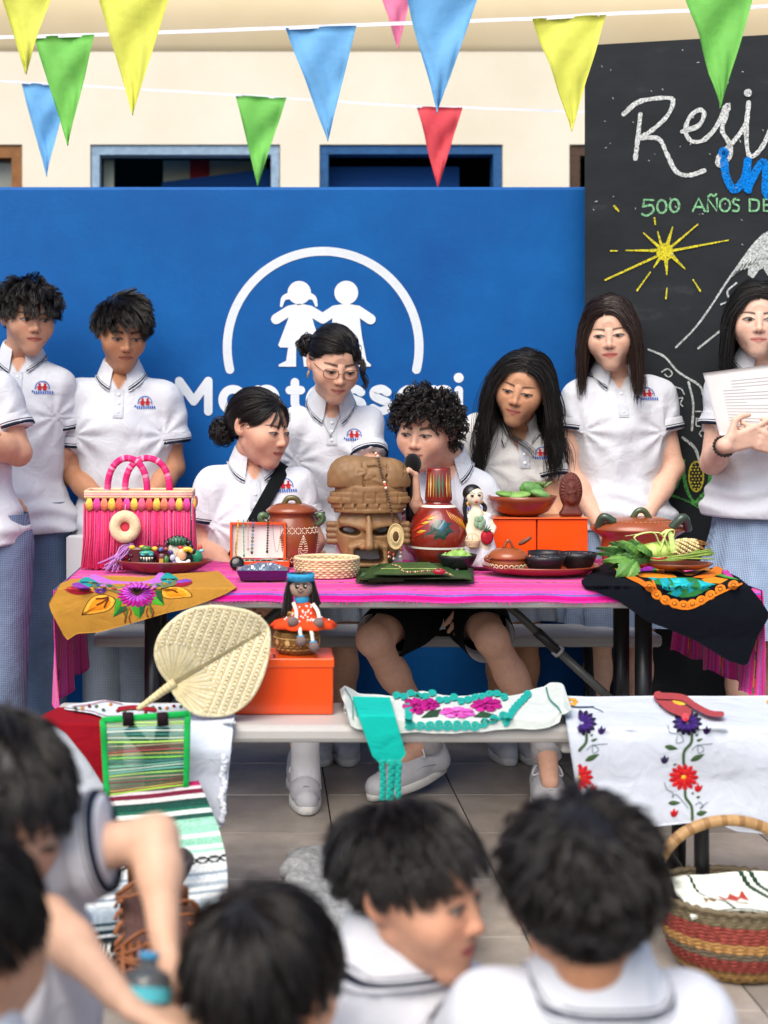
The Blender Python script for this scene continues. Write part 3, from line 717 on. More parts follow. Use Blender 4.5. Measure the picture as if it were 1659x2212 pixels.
q = MB('#1a1a1c'); q.tube([(gx(1235, 3.2), 3.30, .415), (gx(1235, 3.2) + .03, 3.36, .40), (1.03, 3.86, .19)], .016, 12); q.build('strut', M_METAL, b1)
b2 = bench('right grey bench hidden under the white embroidered tablecloth', .735, 2.5, 3.08, 3.34, .477, (gx(1523, 3.1), 2.2))
q = MB('#1a1a1c'); q.tube([(gx(1523, 3.2) - .28, 3.2, .43), (gx(1523, 3.2) - .05, 3.25, .12)], .016, 10); q.build('brace', M_METAL, b2)
# ------------------------------------------------------------------ people
def nrm(v): v = np.asarray(v, float); return v / (np.linalg.norm(v) + 1e-12)
def sst(a, b, x): t = np.clip((x - a) / (b - a), 0, 1); return t * t * (3 - 2 * t)
HC = np.array([0, .016, .033]); HR = np.array([.0765, .0975, .0815])

def head_mesh(p, Nl, h):
    """head in local coordinates: -y is where the face looks, z up; Nl = neck base in the same frame"""
    wd = p.get('wide', 1.0); jw = p.get('jaw', 1.0); fem = p.get('fem', 0.0)
    s = SDF((-.11, -.15, min(-.21, Nl[2] - .02)), (.11, .15, .135), h)
    s.ell((0, .018, .033), (.0735 * wd, .0935, .0785), 0)
    s.ell((0, -.028, -.018), (.0585 * wd, .064, .088), .03)
    for g in (-1, 1):
        s.cone((g*.041*jw, .0, -.052), (g*.010, -.066, -.095), .022, .0165, .03)
        s.ell((g*.031*wd, -.056, -.032), (.030, .029, .033), .035)
        s.cone((g*.064*wd, -.005, -.006), (g*.044*wd, -.055, -.024), .012, .014, .04)
    s.ell((0, -.074, -.1), (.019, .016, .015 - .003*fem), .025)
    s.ell((0, -.080, -.062), (.031, .016, .024), .025)
    for g in (-1, 1): s.ell((g*.0315, -.1085, .001), (.019, .0185, .0120), .016, 'cut')
    s.cone((0, -.085, .014), (0, -.1055, -.025), .0055, .0075, .014)
    s.ell((0, -.1065, -.0300), (.0092, .0090, .0082), .009)
    for g in (-1, 1):
        s.ell((g*.0115, -.0965, -.0335), (.0068, .0085, .0068), .008)
        s.ell((g*.006, -.102, -.0405), (.003, .005, .0026), .003, 'cut')
    # eyes: ball and lids
    op = p.get('open', .5)*.9 + .13
    for g in (-1, 1):
        s.ell((g*.0315, -.0765, .002), (.0155, .0150, .0125), .004)
        s.cone((g*.0185, -.087, .0015), (g*.0315, -.0905, .0015 + .0075*op), .0022, .0026, .006); s.cone((g*.0315, -.0905, .0015 + .0075*op), (g*.046, -.081, .0005), .0026, .002, .006)
        s.cone((g*.0195, -.0855, -.003), (g*.032, -.0885, -.0062), .0018, .002, .006); s.cone((g*.032, -.0885, -.0062), (g*.045, -.0805, -.002), .002, .0016, .006)
    # mouth
    sm = p.get('smile', 0.3); zc = -.0615
    s.cone((-.026, -.0895 + .002*sm, zc + .004*sm), (0, -.0995, zc - .0005), .0012, .0020, .003, 'cut'); s.cone((.026, -.0895 + .002*sm, zc + .004*sm), (0, -.0995, zc - .0005), .0012, .0020, .003, 'cut')
    fl = 1 + .2*fem
    for g in (-1, 1):
        s.cone((g*.0215, -.0895, zc + .0018 + .003*sm), (g*.004, -.0950, zc + .0046), .002, .0034*fl, .006); s.cone((g*.0205, -.0885, zc - .003 + .003*sm), (0, -.0940, zc - .0060), .0024, .0044*fl, .006)
    # ears
    for g in (-1, 1):
        R = np.array(Euler((math.radians(-12), 0, math.radians(g*-24))).to_matrix())
        s.ell((g*(.0765*wd + .002), .016, -.004), (.0085, .0195, .031), .006, R=R)
        s.ell((g*(.0765*wd + .010), .012, -.002), (.0065, .0105, .017), .005, 'cut', R=R)
    a = np.array([0, .022, -.055]); s.cone(a, Nl, .044 - .005*fem, .052 - .006*fem, .03); s.cone((0, -.03, -.075), Nl + np.array([0, -.012, .015]), .028, .042, .035)
    V, Q = s.mesh()
    # the face's own colours, plus nostril and lip-gap shade put into them
    sk = C(p['skin']); x, y, z = V[:, 0], V[:, 1], V[:, 2]; ax = np.abs(x)
    col = np.tile(sk, (len(V), 1)).astype(float)
    def mix(m, c, a=1.0):
        m = (np.clip(m, 0, 1) * a)[:, None]; col[:] = col * (1 - m) + np.asarray(c) * m
    red = np.array([1.0, .74, .66]) * sk
    fr_ = y < -.045
    mix(np.exp(-((ax-.038)/.02)**2 - ((z+.026)/.018)**2) * fr_, red, .35); mix(np.exp(-(x/.014)**2 - ((z+.03)/.012)**2) * fr_, red, .35)
    mix(np.exp(-((ax-.08)/.02)**2 - (z/.035)**2 - ((y-.016)/.03)**2), red, .4)
    lip = C(p.get('lip', '#a8564d')); zl = zc + .0025*sm*(ax/.02)**2
    hl = .0068 * np.sqrt(np.clip(1 - (ax/.027)**2, 0, 1)); hb = .0088 * np.sqrt(np.clip(1 - (ax/.025)**2, 0, 1))
    inl = sst(-.002, .002, np.where(z > zl, hl - (z - zl), hb - (zl - z))) * (y < -.078) * (ax < .028)
    mix(inl, lip, .85); mix((np.abs(z - zl) < .0013) * (ax < .024) * (y < -.082), lip * .25, .8)
    hc = C(p.get('hair', '#17120f')); bt = p.get('brow', .0042)*1.45
    u = np.clip((ax - .013) / .038, 0, 1); zb_ = .0195 + .0055*np.sin(u*2.2) - .0030*u
    mb = sst(bt, bt*.4, np.abs(z - zb_) + .0022*u*u) * (ax > .012) * (ax < .053) * fr_
    mix(mb, hc * 1.2 + .004, .85)
    for g in (-1, 1):
        uu = (x - g*.0315) / .0178; k = np.clip(1 - uu**2, 0, 1); zu = .0005 + (.0012 + .0095*op) * k; zw = .0 - .0056 * k
        ine = (z < zu) * (z > zw) * (np.abs(uu) < .95) * (y < -.07)
        mix(ine * 1.0, [.36, .33, .31], .95 if op > .18 else .0)
        gx_ = p.get('gaze', 0) * .006; gz_ = p.get('gazez', -.3) * .004
        ir = ((x - g*.0315 - gx_)**2 + (z - .0 - gz_)**2 < .0068**2) * ine
        mix(ir * 1.0, [.022, .011, .007], .95)
        mix(sst(.0032, .0012, np.abs(z - zu)) * (np.abs(uu) < 1.08) * (y < -.066), hc * .6, .9)
        mix(sst(.0016, .0004, np.abs(z - zw)) * (np.abs(uu) < .9) * (y < -.066), sk * .45, .5)
        mix(np.exp(-((x - g*.0065)/.0035)**2 - ((z + .0405)/.0028)**2) * (y < -.09), sk * .12, .8)
    if p.get('scalp', True):
        hz = p.get('hairline', .0)
        m = sst(-.006, .004, .68*y + .73*z - hz) * (1 - np.exp(-((ax-.084)/.012)**2 - ((z+.004)/.034)**2 - ((y-.016)/.022)**2) * 1.6).clip(0, 1)
        part = p.get('part')
        mix(m, hc * 1.1)
        if part is not None: mix(np.exp(-((x - part)/.0022)**2) * (z > .05) * (y < .045), sk, .8)
    return V, Q, col

def tubes(P, rad, sides=3):
    """P (N,S,3) strand paths, rad (S,) or (N,S) -> verts, quads"""
    N, S, _ = P.shape; T = np.gradient(P, axis=1); T /= (np.linalg.norm(T, axis=2, keepdims=True) + 1e-12)
    ref = np.array([.31, .77, .55]); X = np.cross(T, ref); X /= (np.linalg.norm(X, axis=2, keepdims=True) + 1e-9); Y = np.cross(T, X)
    rad = np.broadcast_to(rad, (N, S))[:, :, None]; V = []
    for j in range(sides):
        a = 2*math.pi*j/sides; V.append(P + rad * (math.cos(a)*X + math.sin(a)*Y))
    V = np.stack(V, 2).reshape(-1, 3)
    base = np.arange(N*S).reshape(N, S)[:, :-1] * sides; Q = []
    for j in range(sides):
        j2 = (j+1) % sides; Q.append(np.stack([base+j, base+j2, base+sides+j2, base+sides+j], -1).reshape(-1, 4))
    return V, np.concatenate(Q)

class Hair:
    def __init__(s, p, M, Hc_, sc, caps=(), seed=1):
        s.p = p; s.M = M; s.H = Hc_; s.sc = sc; s.caps = caps; s.r = np.random.default_rng(seed); s.V = []; s.Q = []; s.Cc = []; s.n = 0
    def scalp(s, n, cond=None):
        """random scalp roots in local coordinates"""
        out = []
        hz = s.p.get('hairline', 0.0)
        while len(out) < n:
            q = s.r.normal(size=3); q /= np.linalg.norm(q); l = HC + HR * .97 * q
            if .68*l[1] + .73*l[2] > hz - .002 and not (abs(l[0]) > .06 and abs(l[1]-.014) < .02 and l[2] < .028) and (cond is None or cond(l)): out.append(l)
        return np.array(out)
    def sim(s, roots, dirs, length, steps=14, lift=.2, grav=.5, off=.05, curl=0, curlf=0, jit=.15, kids=6, spread=.008, rad=.0016, taper=.35, stiff=.8, tipspread=.5, face=True, wave=0.0, clear=.0):
        N = len(roots); r = s.r; length = np.broadcast_to(length, (N,)); M, H, sc = s.M, s.H, s.sc
        g = (np.array([0, 0, -1.0]) @ M)                      # gravity in the head frame
        nq = (roots - HC) / HR**2; nq /= np.linalg.norm(nq, axis=1, keepdims=True)
        d = np.asarray(dirs, float); d = d - nq * np.sum(d*nq, 1, keepdims=True); d /= (np.linalg.norm(d, axis=1, keepdims=True) + 1e-9)
        d = d + nq * lift + r.normal(size=(N, 3)) * jit; d /= np.linalg.norm(d, axis=1, keepdims=True)
        p = roots.copy(); P = [p.copy()]; st = (length / steps)[:, None]; of = np.broadcast_to(off, (N,))
        caps = [((np.asarray(a) - H) @ M / sc, (np.asarray(b) - H) @ M / sc, ra / sc) for a, b, ra in s.caps]
        for k in range(1, steps):
            d = d + g * grav * (1 - stiff * max(0, 1 - k/steps*1.5)) * .35; d /= np.linalg.norm(d, axis=1, keepdims=True)
            p = p + d * st
            q = (p - HC) / HR; L = np.linalg.norm(q, axis=1); mn = 1 + of * min(1, k/3)
            ins = L < mn; q2 = q / L[:, None] * mn[:, None]; p2 = HC + HR * q2
            pn = np.where(ins[:, None], p2, p)
            if face:   # keep off the face: push outward to the sides
                f = (pn[:, 1] < -.05) & (pn[:, 2] < .03) & (np.abs(pn[:, 0]) < .07)
                tgt = np.sign(pn[:, 0] + 1e-6) * .074
                pn[:, 0] = np.where(f, pn[:, 0] + (tgt - pn[:, 0]) * .6, pn[:, 0])
            # jaw / neck
            for (a, b_, ra) in caps:
                ba = b_ - a; t = np.clip(((pn - a) @ ba) / (ba @ ba), 0, 1); c = a + t[:, None]*ba; v = pn - c; Lv = np.linalg.norm(v, axis=1)
                ii = Lv < ra + clear; pn = np.where(ii[:, None], c + v / (Lv[:, None] + 1e-9) * (ra + clear), pn)
            mv = pn - p; p = pn; d = d + mv / (st + 1e-9) * .5; d /= np.linalg.norm(d, axis=1, keepdims=True)
            P.append(p.copy())
        P = np.stack(P, 1)
        s.emit(P, kids, spread, rad, taper, curl, curlf, tipspread, wave)
    def emit(s, P, kids=6, spread=.008, rad=.0016, taper=.35, curl=0, curlf=0, tipspread=.5, wave=0.0):
        N, S, _ = P.shape; r = s.r; t = np.linspace(0, 1, S)
        K = np.repeat(P, kids, axis=0); o = r.normal(size=(N*kids, 1, 3)) * spread
        K = K + o * (1 - (1 - tipspread) * t[None, :, None])
        if curl:
            T = np.gradient(K, axis=1); T /= (np.linalg.norm(T, axis=2, keepdims=True) + 1e-9)
            X = np.cross(T, np.array([.3, .6, .74])); X /= (np.linalg.norm(X, axis=2, keepdims=True) + 1e-9); Y = np.cross(T, X)
            ph = np.repeat(r.uniform(0, 6.28, (N, 1)), kids, 0) + r.normal(size=(N*kids, 1)) * .25; fq = np.repeat(r.uniform(.75, 1.25, (N, 1)), kids, 0) * curlf
            a = ph + fq * t[None] * 6.28; amp = curl * np.clip(t*4, 0, 1)[None, :, None]
            K = K + amp * (np.cos(a)[:, :, None]*X + np.sin(a)[:, :, None]*Y)
        if wave:
            ph = np.repeat(r.uniform(0, 6.28, (N, 1)), kids, 0); wv = np.sin(ph + t[None]*9)[:, :, None] * wave * t[None, :, None]
            K = K + wv * np.repeat(r.normal(size=(N, 1, 3)), kids, 0) * np.array([1, .6, .1])
        rd = rad * (1 - (1 - taper) * t**2)
        V, Q = tubes(K, rd[None]); V = V * s.sc @ s.M.T + s.H
        hc = C(s.p.get('hair', '#17120f')); cv = np.repeat(r.uniform(.55, 1.7, (N*kids, 1)), S*3, 0).reshape(-1, 1) * hc
        s.V.append(V); s.Q.append(Q + s.n); s.Cc.append(cv); s.n += len(V)
    def pulled(s, roots, target, steps=12, off=.04, **kw):
        a = (roots - HC) / HR; a /= np.linalg.norm(a, axis=1, keepdims=True); b = (np.asarray(target) - HC) / HR; bl = np.linalg.norm(b); b = b / bl
        om = np.arccos(np.clip(a @ b, -1, 1))[:, None]; P = []
        for k in range(steps):
            t = k / (steps - 1); q = (np.sin((1-t)*om)*a + np.sin(t*om)*b) / np.maximum(np.sin(om), 1e-4); P.append(HC + HR * q * (1 + off * min(1, t*4) + max(0, bl - 1.0 - off) * t**3))
        s.emit(np.stack(P, 1), **kw)
    def bun(s, c, r0, n=70, rad=.0022, curl=.006):
        P = []
        for _ in range(n):
            ax_ = nrm(s.r.normal(size=3)); u = nrm(np.cross(ax_, [.2, .5, .8])); v = np.cross(ax_, u); a0 = s.r.uniform(0, 6.28); rr = r0 * s.r.uniform(.55, 1.0); an = a0 + np.linspace(0, s.r.uniform(2, 5), 14)
            P.append(np.asarray(c) + rr * (np.cos(an)[:, None]*u + np.sin(an)[:, None]*v) + ax_ * r0 * s.r.uniform(-.45, .45))
        s.emit(np.array(P), kids=3, spread=.003, rad=rad, curl=curl, curlf=1.5, tipspread=.9)
    def build(s, parent, cap=None):
        V, Q, Cc = np.concatenate(s.V), np.concatenate(s.Q), np.concatenate(s.Cc)
        if cap is not None:   # soft underlying volume so that no scalp shows between the locks
            Vc, Qc = cap; Q = np.concatenate([Q, Qc + len(V)]); Cc = np.concatenate([Cc, np.tile(C(s.p.get('hair', '#17120f')) * .8, (len(Vc), 1))]); V = np.concatenate([V, Vc])
        return newobj('hair', V, Q, colv=Cc, mat=M_HAIR, parent=parent)

def hand(s, W, d, n, side, curl=.5, spread=.12, thumb=.5, sc=1.0, curls=None):
    """palm at W pointing along d, palm facing n; side=+1 puts the thumb on +cross(d,n)"""
    d = nrm(d); n = nrm(np.asarray(n) - d * (np.asarray(n) @ d)); l = np.cross(d, n) * side
    w = .0365 * sc
    for i in (-1.05, -.35, .35, 1.05): s.cone(W + d*.012*sc + l*i*.017*sc, W + d*.085*sc + l*i*.0235*sc, .0125*sc, .0098*sc, .010)
    L = [(-1.1, .062), (-.37, .078), (.37, .084), (1.1, .074)]
    for k, (i, ln) in enumerate(L):
        c = curls[k] if curls else curl
        p = W + d*.086*sc + l*i*.0235*sc; dd = nrm(d + l*i*spread); r0 = .0088*sc
        for q, fr_ in enumerate((.42, .32, .26)):
            a = c * (.75, 1.0, .7)[q]; ca, sa = math.cos(a), math.sin(a); nn = nrm(n - dd*(n @ dd)); dd = nrm(dd*ca + nn*sa)
            e = p + dd * ln * fr_ * sc; s.cone(p, e, r0, r0*.92, .003); p = e; r0 *= .92
    b = W + d*.022*sc + l*.030*sc; dd = nrm(d*.55 + l*.75 + n*.25); e = b + dd*.042*sc; s.cone(b - dd*.012, e, .0135*sc, .0105*sc, .012)
    dd = nrm(d*.95 + l*(.35 - thumb*.4) + n*(.2 + .5*thumb)); e2 = e + dd*.03*sc; s.cone(e, e2, .0102*sc, .0092*sc, .004)
    dd = nrm(d*.95 - l*.35*thumb + n*.5*thumb); s.cone(e2, e2 + dd*.024*sc, .0092*sc, .0078*sc, .004)

WHITE = C('#e9ebf0'); NAVY = C('#1a2336')
def person(label, p):
    sc = p.get('sc', 1.0); N = np.asarray(p['N']) + np.array([0, 0, p.get('nz', .046)]); Hc_ = np.asarray(p['H'])
    sz = np.array([0, 0, p.get('sz', .016)]); SL, SR = np.asarray(p['SL']) + sz, np.asarray(p['SR']) + sz; P = np.asarray(p['P'])
    M = np.array(Matrix.Rotation(math.radians(p.get('roll', 0)), 3, 'Y') @ Matrix.Rotation(math.radians(p.get('yaw', 0)), 3, 'Z') @ Matrix.Rotation(math.radians(p.get('pitch', 0)), 3, 'X'))
    Ms = (SL + SR) / 2; up = nrm(Ms - P); xr = SR - SL; xr = nrm(xr - up * (xr @ up)); fw = np.cross(xr, up); R = np.stack([xr, fw, up], 1)
    feet = p.get('feet', [])
    base = p.get('base', (P[0], P[1], 0.0))
    T = thing('person', label, 'person', base, p.get('group'))
    # ---- head
    Nl = (N - Hc_) @ M / sc
    hv, hq, hcol = head_mesh(p, Nl, p.get('h', .0023)); hv = hv * sc @ M.T + Hc_
    # ---- body (torso, arms, hands, legs) as one surface
    arms = p['arms']; legs = p.get('legs', [])
    for a in arms: a['j'] = [np.asarray(a['j'][0]) + sz] + list(a['j'][1:])
    pts = [N, SL, SR, P] + [q for a in arms for q in a['j']] + [q for l_ in legs for q in l_['j']]
    lo = np.min(pts, 0) - .19; hi = np.max(pts, 0) + .19; lo[2] = max(lo[2], -.02)
    s = SDF(lo, hi, p.get('bh', .006)); f = p.get('bulk', 1.0)
    def torso(s, e, k=.05):
        s.ell(Ms - up*.135, (.142*f + e, .098*f + e, .165 + e*.5), k, R=R); s.ell(P + up*.17, (.122*f + e, .092*f + e, .15), k, R=R); s.ell(P + up*.02, (.142*f + e, .105*f + e, .12), k, R=R)
        s.cone(N - up*.062, SL - up*.020 + (SR-SL)*.06, .040 + e*.4, .044 + e*.7, k*.7); s.cone(N - up*.062, SR - up*.020 - (SR-SL)*.06, .040 + e*.4, .044 + e*.7, k*.7)
    torso(s, -.004)
    s.cone(Hc_ + M @ np.array([0, .022, -.07]) * sc, N, .046, .052, .03)
    for a in arms:
        S_, E_, W_ = [np.asarray(q) for q in a['j']]
        r_ = a.get('r', 1.0)
        s.cone(S_, E_, .044*r_, .036*r_, .03); s.cone(E_, E_ + (W_-E_)*.35, .037*r_, .0375*r_, .015); s.cone(E_ + (W_-E_)*.3, W_, .037*r_, .0255*r_, .02)
        hd = a.get('hand')
        if hd is None: hand(s, W_ + nrm(W_-E_)*.008, W_ - E_, a.get('n', (0, 1, 0)), a.get('side', 1), .35, .08)
        elif hd: hand(s, W_ + nrm(hd['d'])*.006, hd['d'], hd['n'], hd['side'], hd.get('curl', .5), hd.get('spread', .1), hd.get('thumb', .5), hd.get('sc', 1.0), hd.get('curls'))
    for l_ in legs:
        A, K_, An = [np.asarray(q) for q in l_['j']]
        s.cone(A, K_, .070, .047, .03); s.ell(K_, .0485, .012); s.cone(K_, K_*.62 + An*.38, .043, .046, .015); s.cone(K_*.68 + An*.32, An, .045, .030, .02)
        t_ = np.asarray(l_['toe']); s.cone(An - np.array([0, 0, .02]), t_, .034, .026, .02)
    bv, bq = s.mesh(); skc = C(p['skin']); bc = np.tile(skc, (len(bv), 1))
    for a in arms:    # knuckle and elbow flush
        bc = bc * (1 - .12*np.exp(-np.sum((bv - np.asarray(a['j'][1]))**2, 1)/.0016))[:, None]
    V = np.concatenate([hv, bv]); Q = np.concatenate([hq, bq + len(hv)]); newobj('body', V, Q, colv=np.concatenate([hcol, bc]), mat=M_SKIN, parent=T)
    # ---- polo shirt
    e = p.get('loose', .018); hem = np.asarray(p['hem']); slv = p.get('sleeve', .66)
    pts2 = [N, SL, SR, hem, P] + [np.asarray(a['j'][0])*(1-.8) + np.asarray(a['j'][1])*.8 for a in arms]
    lo = np.min(pts2, 0) - .2; hi = np.max(pts2, 0) + .2; lo[2] = hem[2] - .03
    s = SDF(lo, hi, p.get('sh', .0065)); torso(s, e, .06)
    dn = nrm(hem - P) if np.linalg.norm(hem - P) > .05 else -up
    s.ell(P*.5 + hem*.5, (.140*f + e + .006, .106*f + e + .006, .17), .06, R=R); s.ell(hem, (.145*f + e + .008, .110*f + e + .008, .14), .05, R=R)
    cuffs = []
    for a in arms:
        S_, E_ = np.asarray(a['j'][0]), np.asarray(a['j'][1]); sv = a.get('sleeve', slv)
        if sv <= 0: continue
        ax_ = nrm(E_ - S_); end = S_ + (E_ - S_)*sv; r1 = .053 + e*.5; s.cone(S_ + ax_*.004, end + ax_*.02, .049 + e*.5, r1, .05, end=(end, ax_))
        cuffs.append((end, ax_, r1))
    s.noise(p.get('wr', .0055), 36, p.get('seed', 3), (1, .6, .7), 6); s.noise(p.get('wr', .0055)*.45, 72, p.get('seed', 3)+9, (.9, .5, .55), 5)
    # drape folds that radiate from the armpits and gather above the hem
    sl, X, Y, Z = s.sub(s.lo - 1, s.lo + s.h*s.nn + 1); rr = np.random.default_rng(p.get('seed', 3) + 50)
    for S_ in (SL, SR):
        ap = S_ - up*.13; dx = X - ap[0]; dz = Z - ap[2]; rad_ = np.sqrt(dx*dx + dz*dz) + .02; an = np.arctan2(dz, dx)
        s.d += (.0032 * np.sin(an*9 + rr.uniform(0, 6) + rad_*6) * np.exp(-((rad_-.08)/.09)**2)).astype(np.float32)
    hz = np.exp(-((Z - hem[2] - .06)/.07)**2); s.d += (.006 * np.sin(Z*95 + X*rr.uniform(-26, 26) + 2.2*np.sin(X*17 + rr.uniform(0, 6))) * hz).astype(np.float32)
    s.cut(hem, -up if p.get('hemtilt') is None else p['hemtilt'], .004)
    s.cone(N - up*.005, N + up*.12, .051*sc**.5, .066, .01, 'cut')
    # open neck in front
    s.cone(N + fw*.045 - up*.01, N + fw*.11 - up*.075, .022, .006, .012, 'cut') if p.get('openneck') else None
    V, Q = s.mesh(); cv = np.tile(C(p.get('shirt', '#d6d9e0')), (len(V), 1))
    q_ = V - N; a_, b_, f_ = q_ @ xr, q_ @ up, q_ @ fw; vn = (sst(.006, -.004, np.abs(a_) - .036*np.clip((b_ + .082)/.06, 0, 1)) * (f_ > .01) * (b_ > -.085))[:, None]; cv = cv*(1 - vn) + skc*vn
    shirt = newobj('polo_shirt', V, Q, colv=cv, mat=M_POLO, parent=T)
    # cuffs with navy stripes
    sc_ = C(p.get('shirt', '#d6d9e0'))
    rows = [(-.036, .0015, sc_), (-.030, .003, sc_), (-.014, .0030, sc_), (-.011, .003, NAVY), (-.0075, .003, sc_), (-.0045, .003, NAVY), (.001, .003, NAVY), (.0022, -.003, NAVY)]
    for (end, ax_, r1) in cuffs:
        x_, y_, _ = fr(ax_); V = []; Fc = []; cs = []; n = 26
        for k, (t, dr, c) in enumerate(rows):
            RS = []
            for j in range(n):
                an = 2*math.pi*j/n; dq = x_*math.cos(an) + y_*math.sin(an); o = end + ax_*t
                # meet the sleeve surface
                ii = np.clip(((o + dq[None]*np.linspace(.03, .10, 36)[:, None] - ax_*.012) - s.lo)/s.h, 0, np.array(s.nn)-1).round().astype(int)
                dd = s.d[ii[:, 0], ii[:, 1], ii[:, 2]]; w_ = np.argmax(dd > 0); rs = .03 + .002*w_ if dd.max() > 0 else r1
                RS.append((min(rs, r1*1.22), o, dq))
            for j in range(n): rs = sum(RS[(j + q) % n][0] for q in (-2, -1, 0, 1, 2))/5; V.append(RS[j][1] + RS[j][2]*(rs + dr + .001))
            if k:
                for j in range(n): Fc.append(((k-1)*n+j, (k-1)*n+(j+1) % n, k*n+(j+1) % n, k*n+j)); cs.append(c)
        m = MB(); m.add(V, Fc, cs); m.build('cuff', M_POLO, shirt)
    # collar
    gap = p.get('gap', .34); cu = nrm(up + fw*p.get('ctilt', .30)); cx_ = xr; cf = np.cross(cx_, cu); cs_ = p.get('csc', 1.0)
    V = []; Fc = []; fc = []; n = 44
    cc = [sc_, sc_, sc_, sc_, sc_, sc_, NAVY, sc_, NAVY, sc_, sc_]
    for i in range(n + 1):
        t = -math.pi + gap + (2*math.pi - 2*gap) * i / n       # 0 = back
        fn = max(0, (abs(t) - 1.3) / (math.pi - gap - 1.3))     # 1 at the front tips
        dq = cx_*math.sin(t) - cf*math.cos(t); dp = -.016*fn**2
        F0 = np.array([.0615, .027 + dp]); E0 = np.array([.080 + .016*fn**1.5 + .006*math.sin(t)**2, -.026 - p.get('cdrop', 0) - .038*fn**1.7 - .004*math.sin(t)**2]); dl = E0 - F0; L_ = np.linalg.norm(dl); dl /= L_
        rw = [np.array([.050, -.014 + dp]), np.array([.053, .024 + dp]), np.array([.057, .031 + dp]), F0] + [F0 + dl*q for q in (L_*.3, L_*.6, L_ - .0165, L_ - .0142, L_ - .0105, L_ - .0040, L_)] + [E0 + np.array([-.004, -.002])]
        for (r_, z_) in rw: V.append(N + (dq*r_ + cu*z_)*cs_)
    m_ = 12
    for i in range(n):
        for k in range(m_ - 1): Fc.append((i*m_+k, i*m_+k+1, (i+1)*m_+k+1, (i+1)*m_+k)); fc.append(cc[k])
    V = np.array(V)
    # keep the collar leaf lying just outside the shirt
    ii = np.clip((V - s.lo)/s.h, 0, np.array(s.nn)-1).round().astype(int); dd = s.d[ii[:, 0], ii[:, 1], ii[:, 2]]
    ctr = N - up*.05
    kidx = np.tile(np.arange(m_), n+1)
    for it in range(14):
        ii = np.clip((V - s.lo)/s.h, 0, np.array(s.nn)-1).round().astype(int); dd = s.d[ii[:, 0], ii[:, 1], ii[:, 2]]
        push = (dd < .005) & (kidx >= 4); jj = np.clip(ii, 1, np.array(s.nn)-2); v = np.stack([s.d[tuple((jj + e_).T)] - s.d[tuple((jj - e_).T)] for e_ in np.eye(3, dtype=int)], 1); v /= np.linalg.norm(v, axis=1, keepdims=True) + 1e-9; V = np.where(push[:, None], V + v*.003, V)
    m = MB(); m.add(V, Fc, fc); m.build('collar', M_POLO, shirt)
    p['_N'] = N
    if p.get('front', True):
        def onshirt(u, v, off=0.0):
            """u to the viewer's right, v up from the neck base, laid on the front of the shirt"""
            q = N + xr*u + up*v; y_ = s.fronty(q[0], q[2]); y_ = (N[1] - .12) if y_ is None else y_
            return np.array([q[0], y_ - .0022 - off, q[2]])
        m = MB('#c8ccd5'); m.grid(lambda a, b_: onshirt((a-.5)*.034, -.078 - b_*.095, .0012), 4, 14)
        m.color('#bcc1cb'); m.grid(lambda a, b_: onshirt((a-.5)*.034, -.166 - b_*.003, .0022), 4, 2); m.build('placket', M_POLO, shirt)
        for v in (-.095, -.125, -.155):
            q = onshirt(0, v, .003); m = MB('#f4f4f2'); m.ell(q, (.0055, .0022, .0055), 10, 6); m.build('button', M_PLASTIC, shirt)
        bu, bv_ = p.get('badge', (.085, -.155)); k_ = p.get('bsc', 1.0)
        m = MB('#3d6fc4'); mp = lambda u, v, o=0: onshirt(bu + u*k_, bv_ + v*k_, o)
        t = np.radians(np.linspace(-8, 188, 18)); m.stroke(np.stack([.023*np.cos(t), .023*np.sin(t) + .002], 1), .0028, mp, .0006)
        m.color('#2c62bd'); 
        for i in range(10):
            x_ = -.032 + i*.0071; m.stroke([(x_, -.010), (x_ + .0005, -.0155 if i else -.007)], .0046, mp, .0008)
        m.color('#c22230')
        for g in (-1, 1):
            x_ = g*.0085; t = np.linspace(0, 6.28, 11)[:-1]; m.fan(np.stack([x_ + .0042*np.cos(t), .0145 + .0042*np.sin(t)], 1), mp, 1, off=.001)
            m.add([mp(x_ + q[0], q[1], .0012) for q in ((-.004, .010), (.004, .010), (.0065, -.005), (-.0065, -.005))], [(0, 3, 2, 1)])
            m.stroke([(x_ - .010, .004), (x_, .009), (x_ + .010, .004)], .0032, mp, .0014)
        m.build('badge', M_THREAD, shirt)
        p['_onshirt'] = onshirt
    p['_sdf'] = s; p['_T'] = T; p['_shirt'] = shirt; p['_M'] = M; p['_fw'] = fw; p['_xr'] = xr; p['_up'] = up
    # body capsules that long hair lies on
    p['_caps'] = [(SL, SR, .058 + e*.5), (Ms - up*.08, P + up*.2, .112), (N, Hc_ + M @ np.array([0, .02, -.07])*sc, .056)]
    return T

